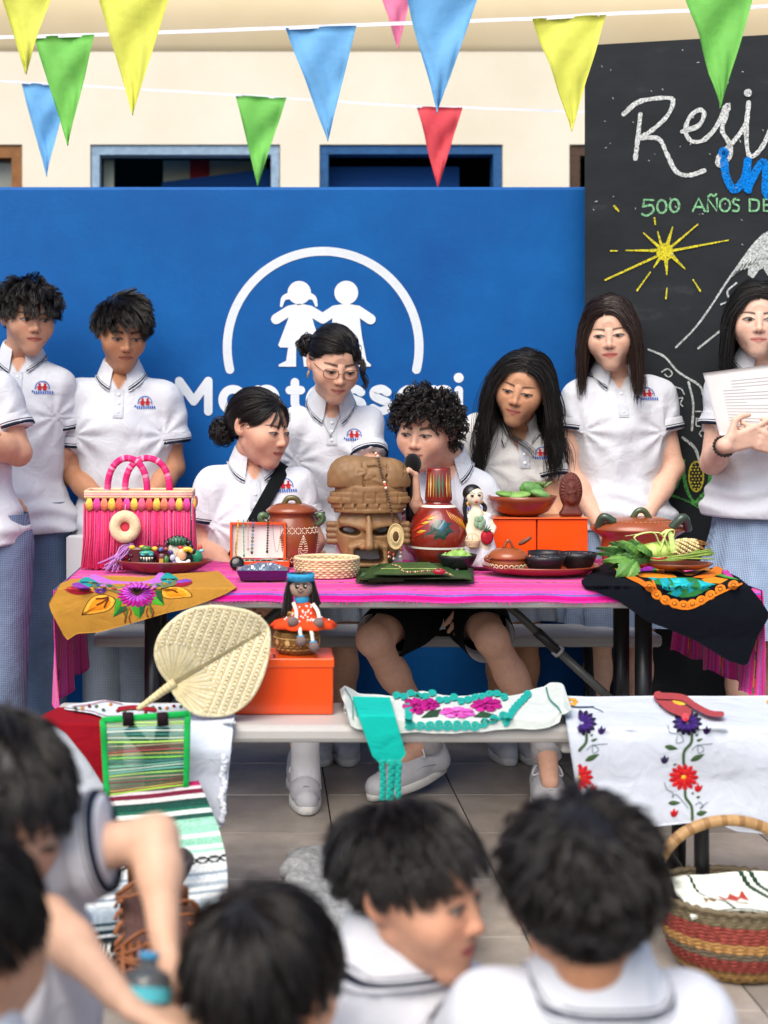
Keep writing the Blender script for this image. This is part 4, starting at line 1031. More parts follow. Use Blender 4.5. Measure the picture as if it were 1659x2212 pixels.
def shoe(parent, heel, toe, name='sneaker', col='#c6c7cc', sole='#dddcd8', up=(0, 0, 1), k=1.0, lace=True):
    heel = np.asarray(heel, float); toe = np.asarray(toe, float); d = nrm(toe - heel); L = np.linalg.norm(toe - heel); u = nrm(np.asarray(up) - d*(np.asarray(up) @ d)); x = np.cross(d, u)
    lo = np.minimum(heel, toe) - .11; hi = np.maximum(heel, toe) + .13; s = SDF(lo, hi, .0045)
    s.cone(heel + d*.035 + u*.05, heel + d*.04 + u*.095, .036*k, .034*k, .02); s.cone(heel + d*.04 + u*.045, heel + d*L*.62 + u*.045, .038*k, .038*k, .03); s.cone(heel + d*L*.45 + u*.045, toe - d*.04 + u*.035, .042*k, .034*k, .03); s.cone(heel + d*.05 + u*.07, heel + d*L*.6 + u*.055, .03, .024, .03)
    s.cut(heel + u*.020, -u, .004); V, Q = s.mesh(); col_ = np.tile(C(col), (len(V), 1))
    sh = newobj(name, V, Q, colv=col_, mat=M_RUBBER, parent=parent)
    m = MB(sole); n = 36
    def outline(t):
        a = 2*math.pi*t; c, s_ = math.cos(a), math.sin(a); f = .5 - .5*c; w_ = .036 + .010*math.sin(math.pi*f)**2*(1 if True else 0) + .006*f; return d*(f*L) + x*(s_*abs(s_)**-.25 if abs(s_) > 1e-3 else 0)*w_*k
    V = []; prof = [(0, .90), (.004, 1.0), (.022, 1.0), (.027, .94)]
    for z_, q in prof:
        for j in range(n):
            o = outline(j/n); c = d*L/2; V.append(heel + c + (o - c)*q + u*z_)
    Fc = [(k_*n+j, k_*n+(j+1) % n, (k_+1)*n+(j+1) % n, (k_+1)*n+j) for k_ in range(3) for j in range(n)] + [tuple(range(n))[::-1], tuple(range(3*n, 4*n))]
    m.add(V, Fc); m.build('sole', M_RUBBER, sh)
    if lace:
        m = MB('#e6e6ea')
        for i in range(5):
            f = .36 + .085*i; c = heel + d*L*f + u*(.104 - .017*i - .003*i)
            m.tube(bez([c - x*.030 - u*.014, c + u*.008, c + x*.030 - u*.014 - d*.010], 8), .0042, 6)
        c = heel + d*L*.36 + u*.108
        for g in (-1, 1): m.tube(bez([c, c + x*g*.03 + u*.012, c + x*g*.045 - u*.02, c + x*g*.02 - u*.012, c], 14), .003, 6); m.tube(bez([c, c + x*g*.03 - u*.02 + d*.02, c + x*g*.042 - u*.05 + d*.03], 8), .003, 6)
        m.build('lace', M_CLOTH, sh); m = MB('#b2b4ba'); m.tube([heel + d*L*.30 + u*.118, heel + d*L*.42 + u*.100, heel + d*L*.62 + u*.070], [.014, .024, .020], 10, flat=.35, up=u); m.build('tongue', M_CLOTH, sh); m = MB('#9ea0a6'); m.tube(bez([heel + d*L*.74 - x*.040*k + u*.032, heel + d*L*.80 + u*.078*k**.3 - u*.002, heel + d*L*.74 + x*.040*k + u*.032], 12), .0022, 5); m.tube(bez([heel + d*L*.2 + x*.038*k + u*.05, heel + d*L*.45 + x*.043*k + u*.062, heel + d*L*.66 + x*.041*k + u*.036], 10), .0022, 5); m.tube(bez([heel + d*L*.2 - x*.038*k + u*.05, heel + d*L*.45 - x*.043*k + u*.062, heel + d*L*.66 - x*.041*k + u*.036], 10), .0022, 5); m.build('stitching', M_CLOTH, sh)
    return sh

def tubecloth(parent, name, mat, col, secs, n=40, pleat=0, pamp=0.0, nz=.004, seed=1):
    """cloth tube through elliptical sections [(centre, rx, ry)]"""
    r = np.random.default_rng(seed); ph = r.uniform(0, 6.28, 6); K = 26
    Cn = bez([q[0] for q in secs], K); RX = bez([[q[1], q[2], 0] for q in secs], K); V = []; Fc = []
    for i in range(K):
        t = i/(K-1)
        for j in range(n):
            a = 2*math.pi*j/n; f = 1 + (pamp*t*math.sin(pleat*a + ph[0]) if pleat else 0) + nz*10*(math.sin(3*a + ph[1] + 7*t) + math.sin(5*a + ph[2] - 11*t))*.3 + nz*8*math.sin(t*31 + 2*math.sin(a + ph[3]))*.4
            V.append(Cn[i] + np.array([RX[i, 0]*math.cos(a)*f, RX[i, 1]*math.sin(a)*f, 0]))
    for i in range(K-1):
        for j in range(n): Fc.append((i*n+j, (i+1)*n+j, (i+1)*n+(j+1) % n, i*n+(j+1) % n))
    m = MB(col); m.add(V, Fc); return m.build(name, mat, parent)
def _ging(n, b):
    co = nd(n, 'ShaderNodeTexCoord').outputs['Object']; ck = nd(n, 'ShaderNodeSeparateXYZ'); n.links.new(co, ck.inputs[0])
    a = nd(n, 'ShaderNodeAttribute'); a.attribute_name = 'col'
    def stripe(o, f):
        m1 = nd(n, 'ShaderNodeMath', operation='MULTIPLY'); n.links.new(o, m1.inputs[0]); m1.inputs[1].default_value = f
        m2 = nd(n, 'ShaderNodeMath', operation='SINE'); n.links.new(m1.outputs[0], m2.inputs[0])
        m3 = nd(n, 'ShaderNodeMapRange'); n.links.new(m2.outputs[0], m3.inputs[0]); m3.inputs[1].default_value = -.3; m3.inputs[2].default_value = .3; m3.inputs[3].default_value = .78; m3.inputs[4].default_value = 1.14; return m3.outputs[0]
    mm = nd(n, 'ShaderNodeMath', operation='MULTIPLY'); n.links.new(stripe(ck.outputs[0], 1150), mm.inputs[0]); n.links.new(stripe(ck.outputs[2], 1150), mm.inputs[1])
    z = nd(n, 'ShaderNodeMapRange'); n.links.new(noise(n, 9, 4, co), z.inputs[0]); z.inputs[1].default_value = .3; z.inputs[2].default_value = .7; z.inputs[3].default_value = .85; z.inputs[4].default_value = 1.15
    m2 = nd(n, 'ShaderNodeMath', operation='MULTIPLY'); n.links.new(mm.outputs[0], m2.inputs[0]); n.links.new(z.outputs[0], m2.inputs[1])
    v = nd(n, 'ShaderNodeVectorMath', operation='MULTIPLY'); n.links.new(a.outputs['Color'], v.inputs[0]); n.links.new(m2.outputs[0], v.inputs[1]); n.links.new(v.outputs[0], b.inputs['Base Color'])
    b.inputs['Roughness'].default_value = .9; b.inputs['Specular IOR Level'].default_value = .15; bump(n, b, noise(n, 18, 3, co), .25, .02)
S_GING = surf('fine_check_cloth', _ging)
def hair_cap(hr, off=.045, hz=None, bumps=.012):
    """lumpy under-layer of hair that follows the skull"""
    M, H, sc = hr.M, hr.H, hr.sc; hz = hr.p.get('hairline', 0.0) if hz is None else hz; r = np.random.default_rng(5)
    nu, nv = 44, 30; V = []; keep = []
    ph = r.uniform(0, 6.28, 8)
    for i in range(nv + 1):
        t = math.pi * i / nv
        for j in range(nu):
            a = 2*math.pi*j/nu; q = np.array([math.sin(t)*math.cos(a), math.sin(t)*math.sin(a), math.cos(t)])
            l0 = HC + HR*q; m = .68*l0[1] + .73*l0[2] - hz
            e = abs(l0[0]) > .05 and abs(l0[1]-.014) < .026 and l0[2] < .030
            o = off * min(1, max(0, m + .004)/.02) + bumps*(math.sin(9*q[0]+ph[0]+5*q[1]) + math.sin(11*q[1]+ph[1]+4*q[2]))*.5*min(1, max(0, m)/.02)
            V.append(HC + HR*q*(.985 + o if m > -.004 and not e else .93))
    Q = []
    for i in range(nv):
        for j in range(nu):
            j2 = (j+1) % nu; Q.append((i*nu+j, (i+1)*nu+j, (i+1)*nu+j2, i*nu+j2))
    return np.array(V)*sc @ M.T + H, np.array(Q)
def style_short(hr, fringe=1.0, lift=.12, n=260, L=(.045, .08), vol=.09, part=.0, jit=.10, grav=.5, curl=0, curlf=0, off0=.03, wave=.0, even=False):
    ro = hr.scalp(n); r = hr.r
    cr = np.array([0.01, .055, .105])
    d = ro - cr; d[:, 2] *= .3; d[:, 1] -= .02*fringe; d[:, 0] += part*.06
    zf = np.clip((ro[:, 2] + .02)/.09, 0, 1); front = np.clip((-ro[:, 1] - .0)/.07, 0, 1)*zf
    ln = (L[0] + (L[1]-L[0])*zf*r.uniform(.7, 1.1, n)) * (1 + .25*front*fringe); ln[ro[:, 2] < .02] *= .6
    hr.sim(ro, d, ln, steps=9, lift=lift, grav=grav, off=off0 + vol*zf*(r.uniform(.8, 1, n) if even else r.uniform(.4, 1, n)), kids=13, spread=.0055, rad=.0013, jit=jit, face=False, curl=curl, curlf=curlf, tipspread=.55, wave=wave)
# ------------------------------------------------------------------ hair styles for girls
def style_long(hr, part, L, n=200, wave=.006, vol=.05, behind=0.5, grav=.9, L2=None):
    """hair parted in the middle or at the side, falling past the shoulders"""
    r = hr.r; ro = []
    for k in range(n):
        y = r.uniform(-.066, .10); ro.append([part + r.normal()*.002, y, 0])
    ro = np.array(ro); q = np.clip(1 - ((ro[:, 0])/HR[0])**2 - ((ro[:, 1]-HC[1])/HR[1])**2, 0, 1); ro[:, 2] = HC[2] + HR[2]*np.sqrt(q)*.98
    sg = np.where(np.arange(n) % 2 == 0, 1.0, -1.0); back = (ro[:, 1] + .066)/.166
    d = np.stack([sg*(1.0 - .55*back), .32 + 1.0*back**1.5, np.zeros(n)], 1)
    ln = np.where(sg > 0, L, L2 or L) * r.uniform(.78, 1.06, n)
    hr.sim(ro + np.stack([sg*.002, 0*sg, 0*sg], 1), d, ln, steps=26, lift=.0, grav=grav, off=vol*r.uniform(.4, 1.2, n), kids=14, spread=.0055, rad=.0012, jit=.05, face=True, wave=wave, tipspread=1.3, stiff=.2, taper=.3, clear=.008)
    ro = hr.scalp(int(n*.6), lambda l: l[1] > .03); d = np.stack([ro[:, 0]*4, np.full(len(ro), .3), np.full(len(ro), -1.0)], 1)
    hr.sim(ro, d, L*.92, steps=24, lift=.0, grav=grav, off=vol*r.uniform(.3, 1, len(ro)), kids=10, spread=.007, rad=.0013, jit=.06, wave=wave, tipspread=1.2, stiff=.1, clear=.008)

def legs_stand(xL, xR, D, hz=.78, kz=.42, dk=-.01, dx=0):
    out = []
    for x in (xL, xR):
        X = gx(x, D); out.append(dict(j=[(X, D, hz), (X + dx*.3, D + dk, kz), (X, D + .02, .075)], toe=(X, D - .13, .03)))
    return out
def pants(p, col='#7d8796', r0=.098, r1=.082, r2=.074, seed=1):
    T = p['_T']; P = np.asarray(p['P'])
    for i, l_ in enumerate(p['legs']):
        A, K_, An = [np.asarray(q, float) for q in l_['j']]; A2 = A.copy(); A2[2] = max(A2[2], P[2]) + .06
        dx_ = (A[0] - P[0])*.15
        tubecloth(T, 'trouser_leg', S_GING, col, [(A2 - [dx_, 0, 0], r0*.95, r0*1.1), (A, r0, r0*1.08), (A*.5 + K_*.5, (r0+r1)/2, (r0+r1)/2), (K_, r1, r1), (K_*.4 + An*.6, r2*1.02, r2*1.02), (An + [0, 0, -.02], r2, r2*1.05)], 36, nz=.004, seed=seed + i)
def skirt(p, z0, z1, col='#8f97a3', r0=.135, r1=.235, seed=1, pleat=15):
    P = np.asarray(p['P']); c0 = np.array([P[0], P[1], z0]); c1 = np.array([P[0], P[1] - .01, z1])
    return tubecloth(p['_T'], 'skirt', S_GING, col, [(c0, r0, r0*.8), (c0*.75 + c1*.25, r0*1.12, r0*.95), (c0*.4 + c1*.6, (r0+r1)/2*1.02, (r0+r1)/2*.9), (c1, r1*.95, r1*.85)], 120, pleat=pleat, pamp=.06, nz=.0012, seed=seed)
def A_(x, y, D): return at(x, y, D)
SK1, SK2, SK3 = '#d3a084', '#c0896a', '#dcae96'

# --- boy with a wavy mop, far left
D = 4.72
p = dict(skin='#cf9c80', H=A_(62, 686, D-.03), N=A_(46, 784, D), SL=A_(-42, 832, D), SR=A_(128, 828, D), P=A_(45, 1120, D), hem=A_(48, 1150, D), yaw=24, pitch=8, roll=2, seed=11, wide=1.03, jaw=1.15, open=.45, gaze=.6, smile=-.2, badge=(.085, -.135),
    arms=[dict(j=[A_(-42, 838, D), A_(-62, 980, D), A_(-10, 1080, D-.12)]), dict(j=[A_(128, 838, D), A_(140, 970, D+.04), A_(120, 1090, D+.12)], side=-1, n=(-1, 0, 0))], legs=legs_stand(5, 95, D), hemtilt=(.05, 0, -1), bulk=1.06, wr=.006)
person('boy with a thick black wavy mop, standing second from the left edge in white polo', p)
hr = Hair(p, p['_M'], p['H'], 1.0, p['_caps'], 3); style_short(hr, .8, .22, 320, (.055, .08), .22, .0, .16, .45, .006, .8, .05); hr.build(p['_T'], hair_cap(hr, .13)); pants(p, '#627896', seed=4)
for l_ in p['legs']: shoe(p['_T'], np.array(l_['j'][2])*[1, 1, 0] + [0, .05, 0], np.array(l_['toe'])*[1, 1, 0] + [0, -.04, 0], lace=False)

# --- person cut by the left edge, arms crossed
D = 4.32
p = dict(skin=SK1, H=A_(-100, 690, D), N=A_(-85, 790, D), SL=A_(-185, 845, D), SR=A_(-2, 850, D), P=A_(-70, 1150, D), hem=A_(-62, 1178, D), yaw=20, pitch=8, seed=17, h=.004, front=False, bulk=1.05,
    arms=[dict(j=[A_(-185, 855, D), A_(-200, 1000, D), A_(-90, 960, D-.2)]), dict(j=[A_(-2, 858, D), A_(40, 978, D-.03), A_(-80, 935, D-.2)], side=-1, sleeve=.62, r=1.1)], legs=legs_stand(-115, 0, D))
person('person with folded arms cut off by the left edge, white polo and grey trousers', p)
hr = Hair(p, p['_M'], p['H'], 1.0, p['_caps'], 3); style_short(hr, .5, .1, 160, (.04, .06), .08); hr.build(p['_T'], hair_cap(hr)); pants(p, '#7688a4', .105, .09, .082, seed=9)
for l_ in p['legs']: shoe(p['_T'], np.array(l_['j'][2])*[1, 1, 0] + [0, .05, 0], np.array(l_['toe'])*[1, 1, 0] + [0, -.04, 0], lace=False)

# --- boy behind the pink bag
D = 4.78
p = dict(skin='#b98463', H=A_(264, 716, D-.04), N=A_(262, 822, D), SL=A_(166, 868, D), SR=A_(360, 868, D), P=A_(262, 1140, D), hem=A_(262, 1190, D), yaw=17, pitch=20, roll=1, seed=21, open=.22, hairline=.008, gazez=-.9, smile=-.1, brow=.0048, badge=(.088, -.125), loose=.024, wr=.006, lip='#9c5a4e',
    arms=[dict(j=[A_(166, 872, D), A_(156, 1024, D), A_(240, 1105, D-.2)]), dict(j=[A_(360, 872, D), A_(376, 1010, D), A_(305, 1100, D-.2)], side=-1)], sleeve=.64, legs=legs_stand(225, 300, D))
person('boy with short black hair looking down, standing behind the pink fringed bag', p)
hr = Hair(p, p['_M'], p['H'], 1.0, p['_caps'], 5); style_short(hr, .1, .0, 340, (.065, .085), .09, .9, .02, .15, even=True); hr.build(p['_T'], hair_cap(hr, .07)); pants(p, '#8793a2', seed=14)
for l_ in p['legs']: shoe(p['_T'], np.array(l_['j'][2])*[1, 1, 0] + [0, .05, 0], np.array(l_['toe'])*[1, 1, 0] + [0, -.04, 0], lace=False)

# --- seated girl with a curly bun and a black shoulder strap
D = 4.5
p = dict(skin='#d9a78d', H=A_(562, 922, D-.05), N=A_(548, 1012, D), SL=A_(458, 1055, D), SR=A_(640, 1050, D), P=A_(560, 1285, D+.03), hem=A_(560, 1320, D+.03), yaw=50, pitch=12, roll=3, seed=31, open=.4, gaze=.5, fem=1, brow=.0036, badge=(.098, -.105), lip='#b0605c', hairline=.004, part=.006, openneck=False,
    arms=[dict(j=[A_(458, 1060, D), A_(442, 1180, D), A_(520, 1262, D-.25)]), dict(j=[A_(640, 1060, D), A_(676, 1170, D-.02), A_(610, 1250, D-.25)], side=-1)], sleeve=.60,
    legs=[dict(j=[(gx(535, D), D, .56), (gx(590, 4.1), 4.08, .50), (gx(655, 4.4), 4.42, .09)], toe=(gx(655, 4.3), 4.28, .03)), dict(j=[(gx(590, D), D, .56), (gx(650, 4.05), 4.05, .51), (gx(660, 4.22), 4.22, .10)], toe=(gx(664, 4.1), 4.12, .03))])
person('seated girl with a dark curly low bun, black strap across her white polo', p)
hr = Hair(p, p['_M'], p['H'], 1.0, p['_caps'], 7); ro = hr.scalp(420); hr.pulled(ro, (0, .112, -.045), off=.05, kids=10, spread=.004, rad=.0011, tipspread=.5); hr.bun((-.01, .138, -.052), .042, 110, .002, .007); hr.build(p['_T'], hair_cap(hr, .035, bumps=.004))
on = p['_onshirt']; m = MB('#15181a')
def strap(u, v):
    a = np.array([.088, -.055]); b_ = np.array([-.115, -.38]); q = a + (b_ - a)*u; w_ = nrm([b_[1]-a[1], -(b_[0]-a[0])])*.021*(v*2-1); return on(q[0], q[1], .014) + np.array([w_[0], 0, w_[1]])
m.grid(strap, 30, 4); pt0 = strap(0, 0); pt1 = strap(0, 1); 
m.grid(lambda u, v: bez([pt0*(1-v) + pt1*v, (pt0*(1-v) + pt1*v) + np.array([.006, .05, .022]), (pt0*(1-v) + pt1*v) + np.array([.0, .12, .0])], 9)[int(round(u*8))], 8, 3)
sb = m.build('shoulder_strap', M_CLOTH, None); tag(sb, 'black bag strap slung across the seated girl with the bun', 'strap')
skirt(p, .62, .42, '#6c7380', .15, .2, 3)
shoe(p['_T'], (gx(655, 4.3), 4.33, 0), (gx(664, 4.06), 4.07, 0)); shoe(p['_T'], (gx(650, 4.5), 4.52, 0), (gx(650, 4.4), 4.28, 0), lace=False)
m = MB('#e4e4e8'); m.tube([(gx(661, 4.2), 4.20, .045), (gx(660, 4.22), 4.22, .10), (gx(659, 4.2), 4.19, .17), (gx(657, 4.2), 4.165, .27)], [.048, .045, .043, .048], 18); m.build('sock', M_CLOTH, p['_T'])

# --- standing girl with glasses
D = 4.76
p = dict(skin='#d9a98f', H=A_(722, 784, D-.12), N=A_(716, 884, D-.05), SL=A_(640, 926, D-.03), SR=A_(786, 922, D-.03), P=A_(706, 1150, D+.08), hem=A_(706, 1190, D+.06), yaw=13, pitch=22, roll=3, seed=41, open=.25, gazez=-.8, fem=1, brow=.0046, badge=(.075, -.14), lip='#b76a62', hairline=-.002, part=.012, smile=.6,
    arms=[dict(j=[A_(640, 932, D-.03), A_(626, 1060, D+.02), A_(650, 1170, D-.1)]), dict(j=[A_(786, 930, D-.03), A_(806, 1020, D-.14), A_(790, 1070, D-.36)], side=-1)], sleeve=.68, legs=legs_stand(690, 745, D+.05))
person('girl wearing thin glasses, standing behind the wooden mask and leaning forward', p)
hr = Hair(p, p['_M'], p['H'], 1.0, p['_caps'], 9); ro = hr.scalp(420); hr.pulled(ro, (-.05, .10, .01), off=.07, kids=10, spread=.004, rad=.0011); hr.bun((-.075, .09, .025), .036, 70, .002, .004)
ro = hr.scalp(6, lambda l: l[1] < -.04 and l[0] > .03); hr.sim(ro, np.tile([1.0, -.2, -.4], (6, 1)), .13, steps=20, lift=.05, grav=.9, off=.06, curl=.006, curlf=2, kids=8, spread=.005, face=True); hr.build(p['_T'], hair_cap(hr, .05, bumps=.004))
M = p['_M']; H = p['H']; m = MB('#7a4a3a')
def hl(x, y, z): return M @ np.array([x, y, z]) + H
for g_ in (-1, 1):
    t = np.linspace(0, 2*math.pi, 25)[:-1]; m.tube([hl(g_*.034 + .0245*math.copysign(abs(math.cos(a))**.7, math.cos(a)), -.104 + .008*abs(g_*.034 + .0245*math.cos(a) - g_*.02)/.03, -.003 + .0175*math.copysign(abs(math.sin(a))**.7, math.sin(a))) for a in t], .0014, 6, closed=True)
    m.tube([hl(g_*.058, -.094, .002), hl(g_*.074, -.05, .004), hl(g_*.08, .01, .006)], .0013, 6)
m.tube(bez([hl(-.010, -.106, .0), hl(0, -.109, .003), hl(.010, -.106, .0)], 8), .0014, 6)
gl = m.build('glasses', M_METAL, None); tag(gl, 'thin metal framed glasses on the standing girl behind the mask', 'glasses')
m = MB('#8d8a86'); on = p['_onshirt']; m.tube(bez([on(-.048, -.045, .004), on(-.03, -.09, .002), on(-.004, -.135, .002), on(.02, -.09, .002), on(.036, -.055, .004)], 24), .0009, 5); q = on(-.004, -.142, .003); m.box(q, (.003, .003, .016)); m.box(q + [0, -.0004, .002], (.010, .0026, .003))
nk = m.build('necklace', M_METAL, None); tag(nk, 'thin chain with a small cross worn by the girl with glasses', 'necklace')
m = MB('#c9a04a'); m.tube([hl(-.081, .005, -.034), hl(-.083, .003, -.044), hl(-.082, .004, -.060)], [.002, .004, .003], 8); m.build('earring', M_METAL, p['_T'])
skirt(p, .82, .48, '#7b8390', .14, .2, 5)
for l_ in p['legs']: shoe(p['_T'], np.array(l_['j'][2])*[1, 1, 0] + [0, .05, 0], np.array(l_['toe'])*[1, 1, 0] + [0, -.06, 0])

# --- curly boy seated with the microphone
D = 4.42
p = dict(skin='#dcab92', H=A_(920, 928, D-.08), N=A_(962, 1014, D), SL=A_(884, 1062, D), SR=A_(1034, 1060, D), P=A_(962, 1290, D+.06), hem=A_(962, 1330, D+.06), yaw=-27, pitch=13, roll=4, seed=51, open=.3, gazez=-.7, gaze=-.4, smile=.7, brow=.0046, badge=(.075, -.155), bsc=1.15, lip='#b0675c', wide=1.03, bh=.005,
    arms=[dict(j=[A_(884, 1068, D), A_(900, 1172, D-.12), A_(896, 1086, D-.24)], hand=dict(d=(-.12, -.15, 1), n=(-.9, -.35, 0), side=-1, curl=1.15, thumb=1.0, spread=.0), sleeve=.6), dict(j=[A_(1034, 1068, D), A_(1072, 1190, D-.02), A_(1030, 1275, D-.14)], side=-1)], sleeve=.58,
    legs=[dict(j=[A_(915, 1295, D+.03), A_(806, 1382, 4.02), A_(925, 1580, 4.34)], toe=A_(850, 1655, 4.28)), dict(j=[A_(1010, 1295, D+.03), A_(1062, 1380, 4.0), A_(1180, 1600, 4.2)], toe=A_(1188, 1690, 4.1))])
person('boy with curly black hair, seated and speaking into a microphone', p)
hr = Hair(p, p['_M'], p['H'], 1.0, p['_caps'], 11); ro = hr.scalp(330); nq = (ro - HC)/HR; hr.sim(ro, nq*[1, .8, .3] + [0, -.2, 0], hr.r.uniform(.05, .072, 330), steps=22, lift=.3, grav=.3, off=hr.r.uniform(.03, .16, 330), curl=.0075, curlf=2.0, kids=4, spread=.0035, rad=.0019, jit=.35, face=False, taper=.6, tipspread=1.0); hr.build(p['_T'], hair_cap(hr, .08, bumps=.02))
T = p['_T']
for i, (l_, off) in enumerate(zip(p['legs'], ((-.0, 0), (0, 0)))):
    A, K_, An = [np.asarray(q) for q in l_['j']]; v = K_ - A
    q = MB('#101216'); L_ = []
    for k, (t, r_) in enumerate([(-.25, .095), (0, .10), (.3, .098), (.6, .084), (.84, .076), (.86, .073), (.6, .07)]):
        L_.append((A + v*t + np.array([0, 0, -.008]), r_))
    V = []; Fc = []; n = 40; x_, y_, z_ = fr(v)
    for (c, r_) in L_:
        for j in range(n):
            a = 2*math.pi*j/n; dr = x_*math.cos(a) + y_*math.sin(a); dn = max(0, -dr[2]); V.append(c + dr*r_*(1 + .05*math.sin(3*a + i) + .10*dn))
    for k in range(len(L_)-1):
        for j in range(n): Fc.append((k*n+j, (k+1)*n+j, (k+1)*n+(j+1) % n, k*n+(j+1) % n))
    q.add(V, Fc, [C('#101216') if f[0] < 5*n else C('#d8d9dc') for f in Fc]); q.build('shorts_leg', M_CLOTH, T)
q = MB('#101216'); q.ell(np.asarray(p['P']) + [0, 0, -.02], (.17, .13, .11), 24, 12); q.build('shorts_waist', M_CLOTH, T)
s0 = A_(962, 1628, 4.40); s0[2] = .05; s1 = A_(797, 1672, 4.22); s1[2] = 0.0; shoe(T, s0, s1, up=(.15, .1, 1), k=1.12)
an = np.asarray(p['legs'][1]['j'][2]); shoe(T, (gx(1180, 4.28), 4.30, 0), (gx(1192, 4.02), 4.01, 0), k=1.15)
for l_ in p['legs']:
    m = MB('#d4d5da'); K_, An = np.asarray(l_['j'][1]), np.asarray(l_['j'][2]); m.tube([An + (K_-An)*.22, An + (K_-An)*.05, An - [0, 0, .05]], [.043, .042, .047], 16); m.build('sock', M_CLOTH, T)
W_ = np.asarray(p['arms'][0]['j'][2]); mic = thing('microphone', 'black handheld microphone held to the curly boy\'s mouth', 'microphone', W_)
a0 = A_(891, 1010, D-.265); a1 = A_(886, 1110, D-.235); ax_ = nrm(a0 - a1)
m = MB('#17181a'); m.tube([a1 - ax_*.03, a1, a0 - ax_*.03, a0 - ax_*.012], [.0125, .015, .0185, .0225], 18); m.build('handle', M_METAL, mic)
m = MB('#101113'); m.ell(a0 + ax_*.012, (.0265, .0265, .031), 18, 12); m.build('foam_cover', M_WOOL, mic)

# --- long haired girl leaning in
D = 4.72
p = dict(skin='#c4906f', H=A_(1128, 836, D-.10), N=A_(1118, 934, D-.02), SL=A_(1038, 938, D-.02), SR=A_(1172, 986, D-.02), P=A_(1106, 1205, D+.12), hem=A_(1106, 1230, D+.1), yaw=-18, pitch=18, roll=13, seed=61, open=.15, gazez=-1, fem=1, brow=.0034, badge=(.062, -.125), lip='#b2605a', smile=.5, part=.014, shirt='#d4d3d1',
    arms=[dict(j=[A_(1036, 944, D-.02), A_(968, 1010, D+.06), A_(950, 1120, D+.05)]), dict(j=[A_(1172, 990, D-.02), A_(1196, 1080, D-.06), A_(1208, 1170, D-.2)], side=-1)], sleeve=.55, legs=legs_stand(1080, 1135, D+.1), gap=.5)
person('girl with very long dark hair and earrings, leaning in beside the curly boy', p)
hr = Hair(p, p['_M'], p['H'], 1.0, p['_caps'], 13); style_long(hr, .014, .40, 210, .012, .035, L2=.54); hr.build(p['_T'], hair_cap(hr, .03, hz=.012, bumps=.003))
M = p['_M']; H = p['H']; m = MB('#d8a93c'); m.ell(M @ np.array([.084, .002, -.038]) + H, .009, 10, 8); m.build('earring', M_METAL, p['_T'])
skirt(p, .8, .48, '#7b8390', .14, .2, 6)
for l_ in p['legs']: shoe(p['_T'], np.array(l_['j'][2])*[1, 1, 0] + [0, .05, 0], np.array(l_['toe'])*[1, 1, 0] + [0, -.06, 0])

# --- girl with straight shoulder-length hair
D = 4.76
p = dict(skin='#e0b39b', H=A_(1318, 718, D-.04), N=A_(1328, 820, D), SL=A_(1246, 860, D), SR=A_(1418, 860, D), P=A_(1334, 1120, D), hem=A_(1334, 1140, D), yaw=-17, pitch=10, roll=-3, seed=71, open=.35, gazez=-.7, gaze=-.5, fem=1, brow=.0036, badge=(.09, -.10), lip='#c05a58', smile=.1, wide=1.05, jaw=1.05, part=-.012, bulk=1.07, hair='#2c1c15', gap=.45,
    arms=[dict(j=[A_(1246, 866, D), A_(1222, 1010, D-.02), A_(1308, 1150, D-.16)], r=1.0), dict(j=[A_(1418, 866, D), A_(1454, 1010, D-.02), A_(1372, 1150, D-.16)], side=-1, r=1.0)], sleeve=.48, legs=legs_stand(1292, 1380, D))
person('girl with straight brown shoulder-length hair standing in front of the chalkboard', p)
hr = Hair(p, p['_M'], p['H'], 1.0, p['_caps'], 15); style_long(hr, -.012, .37, 230, .006, .045, L2=.33); hr.build(p['_T'], hair_cap(hr, .03, hz=.012, bumps=.003))
skirt(p, .86, .47, '#8496b2', .16, .225, 7)
for l_ in p['legs']: shoe(p['_T'], np.array(l_['j'][2])*[1, 1, 0] + [0, .05, 0], np.array(l_['toe'])*[1, 1, 0] + [0, -.06, 0])

# --- girl reading from a sheet at the right edge
D = 4.55
p = dict(skin='#e2b7a2', H=A_(1634, 690, D-.04), N=A_(1640, 796, D), SL=A_(1566, 842, D), SR=A_(1726, 842, D), P=A_(1640, 1110, D), hem=A_(1636, 1116, D), yaw=-14, pitch=5, roll=2, seed=81, open=.55, gaze=.7, gazez=-.2, fem=1, brow=.0038, lip='#c4706a', smile=.1, part=.004, hair='#100d0c', bh=.0048, gap=.5,
    arms=[dict(j=[A_(1564, 848, D), A_(1538, 1000, D-.02), A_(1566, 962, D-.268)], hand=dict(d=(.92, -.1, .3), n=(.1, .9, .2), side=1, curls=[.55, .45, .35, .3], thumb=.6, spread=.05), sleeve=.52), dict(j=[A_(1726, 848, D), A_(1760, 1000, D-.02), A_(1702, 972, D-.268)], side=-1, hand=dict(d=(-.92, -.1, .32), n=(-.1, .9, .2), side=-1, curls=[.5, .4, .3, .25], thumb=.6, spread=.05), sleeve=.52)], legs=legs_stand(1600, 1680, D))
person('girl with long black hair at the right edge holding a sheet of paper', p)
hr = Hair(p, p['_M'], p['H'], 1.0, p['_caps'], 17); style_long(hr, .004, .40, 200, .004, .045); hr.build(p['_T'], hair_cap(hr, .03, hz=.012, bumps=.003))
sk = skirt(p, .89, .47, '#8ea2bc', .14, .25, 8, 13)
for l_ in p['legs']: shoe(p['_T'], np.array(l_['j'][2])*[1, 1, 0] + [0, .05, 0], np.array(l_['toe'])*[1, 1, 0] + [0, -.06, 0])
Wl = np.asarray(p['arms'][0]['j'][2]); m = MB('#17120f')
x_, y_, z_ = fr(Wl - np.asarray(p['arms'][0]['j'][1])); c = Wl - z_*.012
